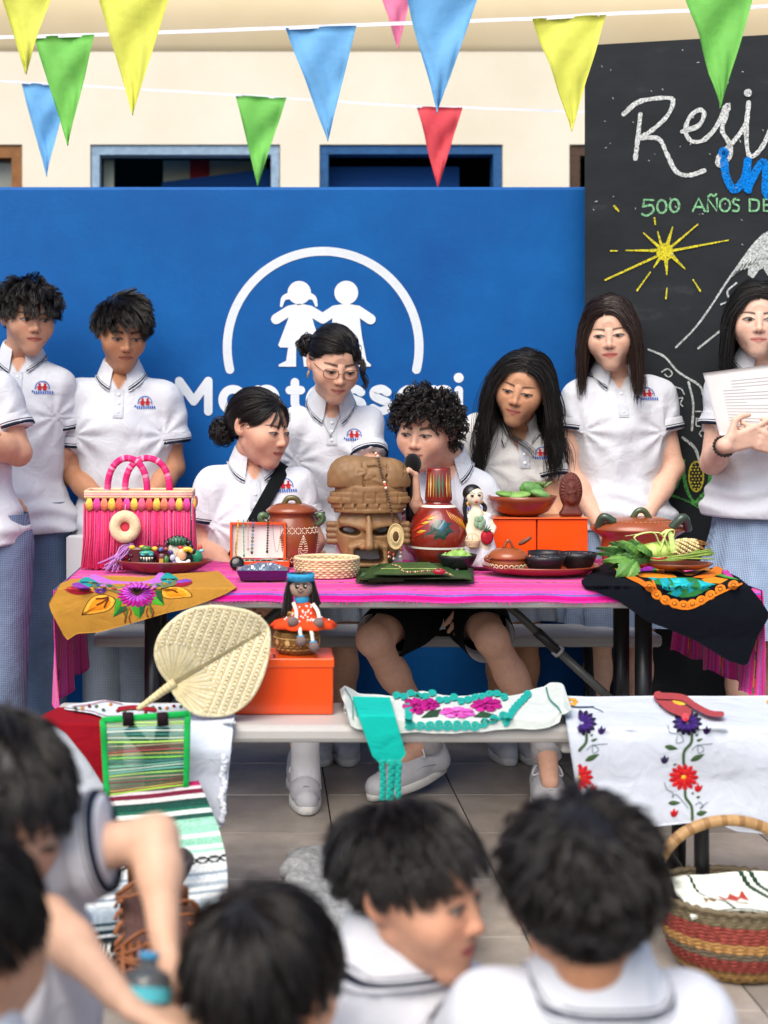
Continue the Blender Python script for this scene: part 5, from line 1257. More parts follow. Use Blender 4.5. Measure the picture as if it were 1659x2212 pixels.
for k in range(20):
    a = 2*math.pi*k/20; m.ell(c + .031*(x_*math.cos(a) + y_*math.sin(a)), .0052, 8, 6)
br = m.build('bracelet', M_GLOSSBLACK, None); tag(br, 'black bead bracelet on the wrist of the girl with the sheet', 'bracelet')
Dp = D - .242
def paper(u, v):
    a, b_, c_, d_ = A_(1520, 806, Dp), A_(1700, 782, Dp), A_(1556, 940, Dp+.02), A_(1688, 958, Dp+.02); q = (a*(1-u) + b_*u)*(1-v) + (c_*(1-u) + d_*u)*v; q = q.copy(); q[1] += .018*math.sin(u*2.6 + .4) - .02*v*math.sin(3*u) ; return q
m = MB('#eceae8'); m.sheet(paper, 20, 16, .0008)
ps = m.build('paper_sheet', M_PAPER, None); tag(ps, 'white printed sheet held up by the girl at the right edge', 'paper')
m = MB('#c2c0c4'); k_ = 0
for i in range(16):
    v = .16 + i*.045; u0 = .32 if i < 3 else .2
    m.grid(lambda a, b_: paper(u0 + a*(.62 if i % 4 != 3 else .3), v + b_*.009) + np.array([0, -.0018, 0]), 12, 1)
ln = m.build('printed_text', M_PAPER, ps, loc=(0, 0, 0)); ln['kind'] = 'stuff'

# ------------------------------------------------------------------ children sitting in front, backs to the camera
def seat_legs(P, fw, xr, k=1.0):
    P = np.asarray(P); o = []
    for g in (-1, 1): K_ = P + fw*.30*k + xr*g*.2 + np.array([0, 0, .04]); o.append(dict(j=[P + xr*g*.08, K_, P + fw*.26*k - xr*g*.04 + np.array([0, 0, -.02])], toe=P + fw*.2 - xr*g*.14 + np.array([0, 0, -.04])))
    return o
def kid(label, head, yaw, pitch, roll, N, SLp, SRp, D, skin, seed, arms, hairf, hsc=1.0, tz=.12, facing=None, **kw):
    P = (np.asarray(SLp) + np.asarray(SRp))/2 + np.array([0, -.02, 0]); P[2] = tz
    xr = nrm(np.asarray(SRp) - np.asarray(SLp)); fw = np.cross(xr, [0, 0, 1])
    p = dict(skin=skin, H=head, N=N, SL=SLp, SR=SRp, P=P, hem=P - np.array([0, 0, .03]), yaw=yaw, pitch=pitch, roll=roll, seed=seed, arms=arms, legs=seat_legs(P, fw, xr), front=False, csc=1.08, cdrop=.026, ctilt=.1, nz=.030, sz=.022, sc=hsc, hair='#191412', bh=.006, h=kw.pop('h', .003), sleeve=.6, **kw)
    person(label, p); hr = Hair(p, p['_M'], p['H'], hsc, p['_caps'], seed); hairf(hr); pants(p, '#7f8fb0', .09, .08, .075, seed); return p
D = 1.9
SR_, SL_ = A_(742, 2150, D), A_(1000, 2205, D+.06)
kid('child seen in profile turning right, short dark hair, blurred in the front row', A_(892, 1918, D), 57, 3, 2, A_(850, 2062, D+.03), SL_, SR_, D, '#dba487', 91,
    [dict(j=[SR_ - [0, 0, .01], SR_ + [-.05, .03, -.2], SR_ + [0, .15, -.28]]), dict(j=[SL_ - [0, 0, .01], SL_ + [.03, .05, -.2], SL_ + [-.05, .2, -.28]])],
    lambda h_: (style_short(h_, .1, .0, 320, (.055, .075), .07, 0, .03, .3, even=True), h_.build(h_.p['_T'], hair_cap(h_, .05))), .93, h=.0024, hairline=.022, open=.6, lip='#c0555c', brow=.004)
D = 1.72
SR_, SL_ = A_(1070, 2235, D), A_(1475, 2235, D)
kid('child with thick dark hair seen from behind, largest head of the front row', A_(1262, 1935, D), 172, 4, -3, A_(1282, 2125, D+.01), SL_, SR_, D, '#c98f6c', 93,
    [dict(j=[SR_ - [0, 0, .01], A_(985, 2330, D+.1), A_(1160, 2130, D+.28)]), dict(j=[SL_ - [0, 0, .01], SL_ + [.05, .05, -.2], SL_ + [-.05, .2, -.28]])],
    lambda h_: (style_short(h_, .3, .10, 380, (.05, .07), .13, 0, .12, .5, .005, .7, .03), h_.build(h_.p['_T'], hair_cap(h_, .10))), 1.02)
D = 1.65
SR_, SL_ = A_(400, 2470, D), A_(760, 2470, D)
kid('child with smooth dark hair seen from behind at the bottom, ear showing', A_(575, 2122, D), 150, 10, 0, A_(575, 2330, D), SL_, SR_, D, '#d99a72', 95,
    [dict(j=[SR_ - [0, 0, .01], SR_ + [-.05, .03, -.2], SR_ + [0, .15, -.28]]), dict(j=[SL_ - [0, 0, .01], SL_ + [.03, .05, -.2], SL_ + [-.05, .2, -.28]])],
    lambda h_: (style_short(h_, .3, .0, 340, (.065, .08), .03, 0, .02, .4, even=True), h_.build(h_.p['_T'], hair_cap(h_, .04))), .93)
D = 1.45
SR_, SL_ = A_(-260, 2420, D), A_(150, 2480, D)
kid('child in the lower left corner with dark hair and one ear showing', A_(-100, 2040, D), 150, 6, 0, A_(-100, 2290, D), SL_, SR_, D, '#d29a78', 97,
    [dict(j=[SR_ - [0, 0, .01], SR_ + [-.05, .03, -.2], SR_ + [0, .15, -.28]]), dict(j=[SL_ - [0, 0, .01], SL_ + [.03, .05, -.2], SL_ + [-.05, .2, -.28]])],
    lambda h_: (style_short(h_, .3, .0, 280, (.05, .07), .05, 0, .04, .5, even=True), h_.build(h_.p['_T'], hair_cap(h_, .07))), 1.0)
# child on the left reaching out with a bottle
D = 1.78
SL_, SR_ = A_(-105, 1965, D+.18), A_(122, 1868, D+.05); El = A_(338, 1808, D+.03); Wr = A_(356, 2035, D-.05)
pk = kid('child at the left bending over with an outstretched arm, holding a small bottle', A_(-14, 1745, D), 46, 28, 0, A_(-35, 1890, D+.09), SL_, SR_, D, '#deb296', 99,
    [dict(j=[SL_ - [0, 0, .01], A_(105, 1985, D-.06), A_(255, 2150, D-.16)], hand=dict(d=(.75, -.1, -.35), n=(.2, 0, .9), side=-1, curl=.35, thumb=.4), r=.72), dict(j=[SR_ - [0, 0, .01], El, Wr], hand=dict(d=(.10, -.25, -1), n=(-.75, -.2, -.1), side=-1, curls=[.9, .9, .75, .25], thumb=.6), sleeve=.52, r=.76)],
    lambda h_: (style_short(h_, .2, .0, 340, (.05, .07), .07, 0, .05, .3, even=True), h_.build(h_.p['_T'], hair_cap(h_, .06))), 1.0, tz=.13, hairline=.012, h=.0026, open=.25, lip='#c47a72')
bb = thing('bottle', 'small clear plastic bottle with a teal label held by the child at the left', 'bottle', A_(316, 2120, D-.14))
c0 = A_(312, 2185, D-.15); c1 = A_(322, 2070, D-.13); ax_ = nrm(c1 - c0); P_ = [c0 + (c1-c0)*t for t in (0, .05, .5, .7, .82, .85, 1)]
M_CLEAR = VM('clear_plastic', .05, 0, 0, 0, 5, .5, trans=.9)
m = MB('#dfe9ee'); m.tube(P_, [.026, .03, .03, .028, .014, .011, .011], 18); m.build('bottle_body', M_CLEAR, bb)
m = MB('#58b9c4'); m.tube([c0 + (c1-c0)*.2, c0 + (c1-c0)*.48], .0306, 18, cap=False); m.build('label_band', M_PAPER, bb)
m = MB('#3f9fd0'); m.tube([c0 + (c1-c0)*1.0, c0 + (c1-c0)*1.12], .0125, 14); m.build('cap', M_PLASTIC, bb)
# ------------------------------------------------------------------ textiles
K_ = .54861
def RM(x0, y0, k): return lambda x, y: ((x0 + k*x)*K_, (y0 + k*y)*K_)
def fold(zt, Df, bul=.012, wv=None, amp=.003, gap=0.0):
    """photo point -> cloth lying on a plane at height zt and hanging down in front of its edge at depth Df"""
    y0 = CY + F*(CAMZ - zt)/Df
    def f(x, y, off=0.0):
        e = 0 if wv is None else amp*wv(x/60, y/60)
        if y <= y0:
            D = F*(CAMZ - zt - off - e)/(y - CY); p = at(x, y, D)
        else:
            t = min(1, (y - y0)/60); D = Df - off - gap*t - bul*math.sin(min(1, (y - y0)/110)*math.pi)*.5 - e*min(1, t*3); p = at(x, y, D)
        return p
    return f
def edgefn(P):
    P = np.asarray(P, float); d = np.concatenate([[0], np.cumsum(np.linalg.norm(np.diff(P, axis=0), axis=1))]); d /= d[-1]
    return lambda u: np.array([np.interp(u, d, P[:, 0]), np.interp(u, d, P[:, 1])])
def draped(top, bot, fd, nu, nv, col, th=.003, cols=None, pw=1.0):
    a, b_ = edgefn(top), edgefn(bot); m = MB(col); m.sheet(lambda u, v: fd(*(a(u)*(1 - v**pw) + b_(u)*v**pw)), nu, nv, -th, cols=cols); return m
def petals(m, fd, cx, cy, r, n, cols, off=.003, ry=None, a0=0, inner=.25, sharp=False):
    ry = ry or r; mp = lambda x, y, o=0: fd(x, y, o)
    for i in range(n):
        a = a0 + 2*math.pi*i/n; w_ = math.pi/n*1.05; P = []
        for t, k in ((-.5, inner), (-1, .62), (-.75, .9), (0, 1.08 if sharp else 1.0), (.75, .9), (1, .62), (.5, inner)): P.append((cx + r*k*math.cos(a + t*w_), cy + ry*k*math.sin(a + t*w_)))
        m.color(cols[i % len(cols)]); m.fan(P, mp, 2, off=off + .0004*(i % 2))
def leaf2(m, fd, p0, p1, w, col, off=.003, vein=None, n=9):
    p0, p1 = np.asarray(p0, float), np.asarray(p1, float); d = p1 - p0; q = np.array([-d[1], d[0]])/np.linalg.norm(d); P = []
    for k in range(n): t = k/(n-1); P.append(p0 + d*t + q*w*math.sin(math.pi*t**.8))
    for k in range(n-2, 0, -1): t = k/(n-1); P.append(p0 + d*t - q*w*math.sin(math.pi*t**.8))
    m.color(col); m.fan(P, lambda x, y, o=0: fd(x, y, o), 2, off=off)
    if vein: m.color(vein); m.stroke(np.array([p0 + d*.1, p0 + d*.5, p0 + d*.92]), max(1.2, w*.14), lambda x, y, o=0: fd(x, y, o), off=off*1.5)
def line2(m, fd, pts, wd, col, off=.003, n=None): m.color(col); m.stroke(bez(pts, n or max(8, 4*len(pts))), wd, lambda x, y, o=0: fd(x, y, o), off=off)

# pink tablecloth: stripes follow the length of the cloth
STR = []
_r = random.Random(4); pal = ['#e9168f', '#ee2fa0', '#d90f86', '#f04fae', '#e81c96']
for i in range(150):
    k = i % 30
    if k in (3, 14): STR.append('#7d6ac0')
    elif k in (7,): STR.append('#31283a')
    elif k in (8,): STR.append('#e2872c')
    elif k in (19, 20): STR.append('#b81373')
    else: STR.append(pal[_r.randrange(5)])
def pinkcol(t, s):
    """t across the cloth 0..1, s along it"""
    i = int(t*149.99); k = i % 30; c = STR[i]
    if k == 7 and int(s*150 + i) % 3 == 0: c = '#d4402a'
    if k == 8 and int(s*180 + i*3) % 4 == 0: c = '#1f7a63' if int(s*40) % 2 else '#2a2230'
    return C(c)
tc = thing('tablecloth', 'hot pink striped handwoven tablecloth covering the picnic table', 'tablecloth', ((TX0+TX1)/2, 4.0, TZ))
wv = wob(3, 6, 1.0); zt = TZ + .0035; m = MB('#e9168f'); fr_w = wob(8, 7, 1.0)
def topc(u, v):
    X = TX0 - .004 + (TX1 - TX0 + .008)*u; hang = .027 + .006*fr_w(u*9, 1) + .004*fr_w(u*60, 3)
    L = v*(TD1 - TD0 + .008 + hang); dd = L - hang
    if dd < 0: return np.array([X, TD0 - .006 - .003*(1 + math.sin(u*80)) * min(1, -dd/.02), zt + dd*1.0])
    return np.array([X, TD0 - .004 + dd, zt + .0012*wv(X*25, dd*25)])
m.sheet(topc, 130, 150, .002, cols=lambda u, v: pinkcol(v, u)); m.build('cloth_top', M_WOOL, tc)
def sidec(sgn, X0, y_in, zb, seed):
    w_ = wob(seed, 6, 1.0); m = MB('#e9168f')
    def fn(u, v):
        D = TD0 - .004 + (TD1 - TD0 + .008)*u; h = (zt - zb)*v
        fl = .018*math.sin(u*15 + seed)*v + .012*w_(u*8, v*2)*v
        return np.array([X0 + sgn*(.006 + fl + .02*v*(1-v)), D - .03*v*math.sin(u*3)*(1 if sgn < 0 else .4), zt + .001 - h - .012*w_(u*22, 5)*v])
    m.sheet(fn, 150, 24, .002, cols=lambda u, v: pinkcol(u, 3 + v) if not (u > .93) else C('#f21b9c'))
    m.build('cloth_end', M_WOOL, tc)
sidec(-1, TX0 - .002, 0, gz(1530, 3.7), 5); sidec(1, TX1 + .002, 0, .43, 9)
m = MB('#f03aa6')
for i in range(260):
    u = i/260; p0 = topc(u, 0.0); m.tube([p0 + [0, -.001, .004], p0 + [rnd.uniform(-.004, .004), -.003, -rnd.uniform(.003, .009)]], .0008, 3, cap=False)
fgp = m.build('frayed_edge', M_WOOL, tc); fgp['kind'] = 'stuff'

# mustard blouse on the left corner
fdM = fold(TZ + .012, TD0 - .014, .014, wob(21, 6, 1.0), .0035)
rm = RM(250, 2000, .452)
top = [rm(-30, 660), rm(60, 620), rm(200, 610), rm(420, 590), rm(700, 600), rm(960, 575), rm(1350, 548)]
bot = [rm(-128, 830), rm(-110, 900), rm(0, 1110), rm(35, 1150), rm(120, 1095), rm(300, 1085), rm(560, 1015), rm(900, 915), rm(1060, 880), rm(1250, 815), rm(1420, 745), rm(1508, 690)]
bl_ = thing('embroidered_blouse', 'mustard yellow blouse embroidered with flowers hanging over the table corner', 'blouse', fdM(300, 1300))
draped(top, bot, fdM, 90, 46, '#b98636', .006).build('cloth', M_CLOTH, bl_)
def R2(f): return lambda pts: [f(*q) for q in pts]
L_ = R2(rm)
m = MB()
for (pts, c, oc) in [(bez([(155, 935), (190, 850), (250, 775), (340, 752), (420, 770), (455, 800), (440, 850), (390, 895), (290, 920), (155, 935)], 26), '#f08c14', '#54220f'), (bez([(848, 705), (900, 690), (1010, 688), (1080, 715), (1125, 770), (1050, 782), (920, 792), (860, 770), (848, 705)], 26), '#f39a1a', '#54220f')]:
    m = MB(); P = [rm(*q) for q in pts]; m.color(oc); m.fan(P, fdM, 2, off=.002); c_ = np.mean(P, 0); m.color('#ffb43a'); m.fan([c_ + (np.array(q)-c_)*.93 for q in P], fdM, 2, off=.003); m.color(c); m.fan([c_ + (np.array(q)-c_)*.78 for q in P], fdM, 2, off=.004); m.build('calla_motif', M_THREAD, bl_)
m = MB()
line2(m, fdM, L_([(285, 790), (350, 785), (390, 775)]), 3, '#54220f', .0055); line2(m, fdM, L_([(290, 845), (340, 820), (390, 785)]), 3, '#54220f', .0055); line2(m, fdM, L_([(390, 790), (370, 830), (355, 865)]), 3, '#54220f', .0055); line2(m, fdM, L_([(900, 710), (950, 715), (990, 735)]), 3, '#54220f', .0055)
m.build('calla_veins', M_THREAD, bl_)['kind'] = 'stuff'
m = MB()
for tri, c in [(((455, 790), (520, 790), (500, 860), (432, 952)), '#3f9a24'), (((500, 860), (545, 850), (560, 890), (432, 952)), '#1e5a30'), (((580, 850), (660, 850), (665, 965), (620, 930)), '#3fa024'), (((660, 850), (725, 820), (700, 910), (665, 965)), '#1e5a30'), (((770, 770), (800, 765), (880, 850), (775, 840)), '#4db32a'), (((800, 720), (850, 715), (880, 850), (810, 780)), '#1e5a30')]:
    m.color(c); m.fan([rm(*q) for q in tri], fdM, 3, off=.002)
m.build('leaf_motif', M_THREAD, bl_)
m = MB(); cx, cy = rm(640, 745)
petals(m, fdM, cx, cy + 3, 41, 22, ['#c41896', '#b0128a'], .004, 27, .1, .2, True); petals(m, fdM, cx, cy - 1, 34, 20, ['#cf62dc', '#c94fd6'], .0055, 21, .25, .2, True)
hp = [(cx + 19*math.sin(t)**3, cy - 6 - 10*(math.cos(t) - .35*math.cos(2*t) - .15*math.cos(3*t))) for t in np.linspace(0, 6.2, 26)]
m.color('#5a3a28').fan(hp, fdM, 2, off=.008); m.color('#16100f').fan([(cx + (q[0]-cx)*.74, cy - 5 + (q[1]-cy+5)*.74) for q in hp], fdM, 2, off=.0095)
m.color('#8a7a66'); [m.fan([(cx + a-1.2, cy + b_), (cx + a, cy + b_-1), (cx + a+1.2, cy + b_), (cx + a, cy + b_+1)], fdM, 1, off=.011) for a, b_ in ((-8, -8), (-3, -5), (3, -8), (8, -9), (-4, -1), (2, -2), (6, -4), (0, 2))]
m.build('sunflower_motif', M_THREAD, bl_)
m = MB()
line2(m, fdM, L_([(260, 615), (330, 640), (420, 670), (560, 682), (700, 680), (800, 650), (850, 600)]), 20, '#c26fd0', .002, 30)
line2(m, fdM, L_([(280, 675), (400, 690), (480, 712), (560, 705)]), 13, '#6d7a4a', .003); line2(m, fdM, L_([(760, 690), (860, 672), (960, 650)]), 13, '#6d7a4a', .003)
for (x, y, c) in [(300, 668, '#3d5a8a'), (350, 690, '#8a6a3a'), (400, 676, '#2f6a50'), (440, 700, '#a04a3a'), (820, 672, '#2f6a50'), (880, 655, '#a0803a'), (925, 650, '#3d5a8a')]: m.color(c); X, Y = rm(x, y); m.fan([(X-7, Y), (X, Y-4), (X+7, Y), (X, Y+4)], fdM, 1, off=.005)
leaf2(m, fdM, rm(5, 706), rm(270, 735), 9, '#a3122e', .004, '#54220f'); leaf2(m, fdM, rm(70, 662), rm(240, 705), 7, '#8a3aa8', .005); leaf2(m, fdM, rm(1125, 648), rm(940, 672), 6, '#a3122e', .004); leaf2(m, fdM, rm(1120, 630), rm(960, 650), 5, '#8a4ab8', .005)
leaf2(m, fdM, rm(130, 642), rm(310, 650), 11, '#139a9a', .004, '#0b4a52'); leaf2(m, fdM, rm(832, 620), rm(1000, 615), 13, '#13a39c', .004, '#0b4a52')
X, Y = rm(320, 722); petals(m, fdM, X, Y, 13, 7, ['#6a2fa0', '#7d3fb4'], .005, 6)
X, Y = rm(918, 625); petals(m, fdM, X, Y, 5, 5, ['#e8c24a'], .006, 3); X, Y = rm(235, 650); petals(m, fdM, X, Y, 5, 5, ['#e8c24a'], .006, 3)
m.build('garland_motif', M_THREAD, bl_)
m = MB()
for x0, s_ in ((540, -1), (575, 1), (735, -1), (770, 1)): line2(m, fdM, L_([(x0, 870), (x0 + s_*14, 910), (x0 - s_*4, 950), (x0 + s_*8, 1000 if x0 < 600 else 940)]), 2.2, '#7a2f1e', .003)
line2(m, fdM, L_([(558, 880), (545, 940), (535, 990)]), 4, '#4a6a2a', .002); line2(m, fdM, L_([(752, 830), (760, 890), (775, 930)]), 4, '#4a6a2a', .002)
m.build('vine_motif', M_THREAD, bl_)['kind'] = 'stuff'

# black blouse on the right corner
fdB = fold(TZ + .016, TD0 - .016, .02, wob(31, 6, .8), .004)
rb = RM(2200, 2000, .4967)
bk_ = thing('embroidered_blouse', 'black blouse with orange and turquoise embroidery hanging off the right of the table', 'blouse', fdB(1480, 1290))
top = [rb(300, 470), rb(380, 430), rb(560, 500), rb(800, 470), rb(1000, 505), rb(1250, 470), rb(1420, 545), rb(1500, 610), rb(1600, 730), rb(1665, 830)]
bot = [rb(180, 575), rb(200, 610), rb(300, 660), rb(480, 740), rb(700, 900), rb(880, 965), rb(1100, 1060), rb(1350, 1215), rb(1470, 1250), rb(1500, 1235), rb(1580, 1010), rb(1660, 880)]
draped(top, bot, fdB, 80, 46, '#0b0f17', .007).build('cloth', M_CLOTH, bk_)
L_ = R2(rb); m = MB()
P = L_([(690, 545), (1060, 552), (1250, 605), (1200, 640), (1080, 700), (980, 712), (860, 680), (760, 600)]); m.color('#2a7a3c').fan(P, fdB, 3, off=.003)
for pts, c in [([(790, 560), (860, 552), (900, 590), (880, 660), (820, 640)], '#12a9b4'), ([(880, 556), (1000, 556), (1060, 590), (1050, 650), (960, 620), (900, 640)], '#17b9c2'), ([(900, 640), (960, 620), (985, 680), (940, 705), (890, 690)], '#0fa3b0'), ([(1100, 570), (1240, 606), (1150, 655), (1090, 640)], '#1bbcc6'), ([(1010, 600), (1080, 575), (1085, 660), (1010, 690)], '#118e9a'), ([(690, 548), (790, 552), (760, 580)], '#12a9b4')]: m.color(c).fan(L_(pts), fdB, 2, off=.0055)
for pts in [[(900, 575), (950, 560), (990, 580), (960, 605), (910, 600)], [(960, 610), (1010, 600), (1020, 640), (970, 650)], [(870, 610), (930, 615), (925, 660), (880, 655)]]: m.color('#3fd0d4').fan(L_(pts), fdB, 2, off=.0075)
m.build('turquoise_flower', M_THREAD, bk_)
m = MB(); line2(m, fdB, L_([(460, 470), (560, 540), (660, 590), (760, 670)]), 11, '#e0761a', .003)
arc = bez([(700, 600), (780, 690), (880, 745), (980, 770), (1080, 755), (1180, 705), (1290, 640), (1440, 595)], 60)
for i in range(10):
    q = arc[2 + i*6]; t_ = nrm(arc[min(59, 3 + i*6)] - arc[1 + i*6]); nq = np.array([-t_[1], t_[0]])
    for rr, c, o in ((1.0, '#e8801c', .003), (.6, '#5a2a10', .0045), (.45, '#f08c22', .006)):
        P = [rb(*(q + t_*44*rr*math.cos(a) + nq*38*rr*math.sin(a))) for a in np.linspace(0, 6.28, 15)[:-1]]; m.color(c).fan(P, fdB, 2, off=o)
line2(m, fdB, L_([(740, 560), (800, 690), (900, 775), (1010, 800), (1100, 775), (1250, 690), (1450, 600)]), 4, '#e8801c', .004, 40)
m.build('orange_border', M_THREAD, bk_)
m = MB()
for pts, c in [([(620, 520), (720, 510), (900, 520), (940, 550), (760, 560), (640, 545)], '#e38a1c'), ([(770, 450), (830, 450), (840, 520), (780, 510)], '#e27a1a'), ([(1060, 550), (1180, 505), (1250, 460), (1300, 480), (1290, 520), (1180, 560)], '#e27a1a'), ([(1130, 565), (1230, 545), (1345, 565), (1280, 600), (1170, 590)], '#e9901e'), ([(610, 500), (680, 470), (765, 450), (740, 500)], '#9a2aa8'), ([(1290, 500), (1340, 490), (1385, 550), (1320, 540)], '#c43aa0'), ([(730, 500), (770, 470), (785, 510)], '#4a9a3a'), ([(1230, 530), (1290, 520), (1440, 570), (1340, 560)], '#4a9a3a')]: m.color(c).fan(L_(pts), fdB, 2, off=.004)
line2(m, fdB, L_([(860, 495), (940, 490), (1010, 520), (1080, 515), (1140, 480), (1190, 490)]), 7, '#a86a2a', .005)
m.build('neckline_motif', M_THREAD, bk_)

# white tablecloth with flower columns on the right bench
fdW = fold(.492, 3.056, .01, wob(41, 7, 1.3), .008, .0)
rw = RM(1900, 2600, .6775)
wt = thing('embroidered_tablecloth', 'white tablecloth with red and purple embroidered flower columns over the right bench', 'tablecloth', fdW(1450, 1560))
top = [rw(462, 205), rw(620, 212), rw(1000, 206), rw(1350, 208), rw(1659, 205), rw(1950, 208)]
bot = [rw(560, 835), rw(640, 850), rw(700, 880), rw(800, 940), rw(900, 972), rw(1060, 960), rw(1200, 945), rw(1400, 962), rw(1480, 995), rw(1659, 1010), rw(1950, 1000)]
draped(top, bot, fdW, 90, 60, '#ccd3de', .003).build('cloth', M_CLOTH, wt)
L_ = R2(rw)
def flowercol(x0, half=None):
    m = MB(); g = lambda x, y: rw(x0 + x, y)
    def ok(): return True
    line2(m, fdW, [g(30, 430), g(25, 480), g(-15, 530), g(-18, 600)], 6, '#3f5a34', .002); line2(m, fdW, [g(-10, 760), g(-5, 800), g(28, 850), g(32, 925)], 6, '#3f5a34', .002)
    for a, b_, w_ in [((-130, 500), (-50, 515), 10), ((20, 585), (105, 545), 10), ((55, 470), (95, 455), 5), ((-80, 610), (-55, 600), 4), ((-110, 830), (-35, 828), 9), ((55, 895), (120, 880), 10), ((50, 440), (70, 430), 4), ((30, 780), (40, 765), 5), ((55, 800), (80, 790), 5)]: leaf2(m, fdW, g(*a), g(*b_), w_*.37*1.6, '#3f5a34', .002)
    for pts in ([(-110, 380), (-95, 420), (-40, 430), (-20, 470), (-60, 480), (-55, 440)], [(30, 520), (70, 490), (100, 520), (70, 540), (70, 495), (150, 485)], [(-130, 710), (-115, 750), (-80, 770), (-85, 800), (-60, 780), (10, 860)], [(50, 840), (75, 825), (95, 850), (75, 860), (120, 825)]): line2(m, fdW, [g(*q) for q in pts], 1.5, '#4f6470', .002, 20)
    X, Y = g(3, 363); petals(m, fdW, X, Y, 31, 14, ['#241a3a'], .003, 27, .1, .2, True); petals(m, fdW, X, Y, 26, 14, ['#4a2a86', '#42247a'], .0045, 22, .3, .1)
    X, Y = g(-18, 680); petals(m, fdW, X, Y, 31, 13, ['#c01420', '#d01b22'], .003, 28, 0, .2, True); petals(m, fdW, X, Y, 22, 11, ['#dc2a2a', '#c81a22'], .0045, 19, .3, .1); m.color('#f0b83a').fan([(X + 6*math.cos(t), Y + 5*math.sin(t)) for t in np.linspace(0, 6.28, 11)[:-1]], fdW, 1, off=.007)
    for (x, y, c) in [(120, 410, '#3a2260'), (-125, 580, '#2a1f48'), (70, 745, '#c01420'), (-70, 890, '#c01420')]:
        X, Y = g(x, y); leaf2(m, fdW, (X - 3, Y + 8), (X - 1, Y - 12), 4.5, c, .003); leaf2(m, fdW, (X - 2, Y + 8), (X + 8, Y - 8), 3.5, c, .0035); leaf2(m, fdW, (X - 3, Y + 8), (X - 9, Y - 6), 3.2, c, .004)
    line2(m, fdW, [g(-160, 262), g(-120, 275), g(-60, 268)], 2, '#2f4a52', .002); line2(m, fdW, [g(60, 270), g(110, 290), g(125, 300)], 1.5, '#4f6470', .002)
    return m
flowercol(1187).build('flower_column', M_THREAD, wt)
# the column at the left edge shows its right half only
m = flowercol(575); V = np.concatenate(m.v); keep = [i for i, f in enumerate(m.f) if V[f].mean(0)[0] > gx(rw(560, 0)[0], V[f].mean(0)[1]) ]
newobj('flower_column', V, [m.f[i] for i in keep], colf=np.array([m.c[i] for i in keep]), mat=M_THREAD, parent=wt)
m = MB()
for x0 in (515, 1110, 1690):
    X, Y = rw(x0, 240); petals(m, fdW, X, Y, 16, 6, ['#e9a52a', '#f0b43a'], .003, 9); line2(m, fdW, [rw(x0 - 20, 262), rw(x0 + 40, 270), rw(x0 + 130, 268)], 2.2, '#2f4a52', .003)
m.build('yellow_flower', M_THREAD, wt)
sa = thing('long_scarf', 'red woven sash with a small yellow patch lying folded on the white tablecloth', 'sash', fdW(*rw(1150, 240)))
fdS = lambda x, y, o=0: fdW(x, y, o + .008)
m = MB('#a80f1a'); m.stroke(bez(L_([(1020, 205), (1080, 260), (1150, 290), (1180, 300)]), 20), np.linspace(20, 26, 20), fdS, .002); m.stroke(bez(L_([(1020, 205), (1160, 215), (1230, 260), (1320, 305), (1390, 312)]), 24), np.linspace(14, 12, 24), fdS, .006)
m.color('#e02438'); m.fan([rw(1180 + 22*math.cos(t), 330 + 26*math.sin(t)) for t in np.linspace(0, 6.28, 10)[:-1]], fdS, 2, off=.008); m.build('band', M_WOOL, sa)
m = MB('#f0b83a'); m.fan(L_([(1095, 225), (1160, 240), (1190, 255), (1150, 262), (1110, 250)]), fdS, 2, off=.004); m.build('patch', M_THREAD, sa)

# white blouse with turquoise embroidery folded on the front bench
fdT = fold(.492, 3.138, .012, wob(51, 6, .9), .004)
rt = RM(1300, 2350, .7836)
tb_ = thing('embroidered_blouse', 'white blouse with turquoise scrolls and magenta roses folded on the front bench', 'blouse', fdT(980, 1540))
top = [rt(48, 500), rt(110, 492), rt(320, 505), rt(460, 480), rt(560, 500), rt(640, 505), rt(750, 495), rt(900, 505), rt(1000, 475), rt(1105, 455), rt(1150, 480), rt(1175, 500)]
bot = [rt(60, 560), rt(95, 655), rt(130, 672), rt(250, 690), rt(400, 692), rt(620, 695), rt(800, 682), rt(960, 672), rt(1100, 668), rt(1180, 645), rt(1215, 605)]
wt2 = wob(52, 7, 1.0)
def fdTt(x, y, o=0):
    p = fdT(x, y, o); e = max(0, 1 - abs(x - 745)/30) + max(0, 1 - abs(x - 1215)/40); p = p.copy(); p[2] += .022*e*(1 if y < 1570 else .3) + .004*(1 + wt2(x/14, y/14)); return p
draped(top, bot, fdTt, 90, 30, '#ced6d0', .008).build('cloth', M_CLOTH, tb_)
L_ = R2(rt); m = MB('#17a89c')
for i in range(11):
    x = 405 + i*46; y = 652 - .00004*(x-640)**2 + (0 if i < 8 else -16*(i-7)); an = np.linspace(0, 9, 26); rr = np.linspace(3, 27, 26)
    m.stroke([rt(x + r_*math.cos(a), y + r_*.95*math.sin(a)) for a, r_ in zip(an, rr)], 5.5, fdTt, .004 + .0006*(i % 2))
for i in range(9):
    t = i/8; x = 880 + 110*t - 10*math.sin(t*3); y = 640 - 150*t; an = np.linspace(0, 8, 20); m.stroke([rt(x + r_*math.cos(a), y + r_*.8*math.sin(a)) for a, r_ in zip(an, np.linspace(3, 22, 20))], 5, fdTt, .004)
for i in range(16):
    x = 330 + i*36; y = 505 + (12 if 5 < i < 12 else -6) + 10*math.sin(i*2.2); m.stroke([rt(x + r_*math.cos(a), y + r_*.6*math.sin(a)) for a, r_ in zip(np.linspace(0, 8, 18), np.linspace(3, 22, 18))], 6, fdTt, .004)
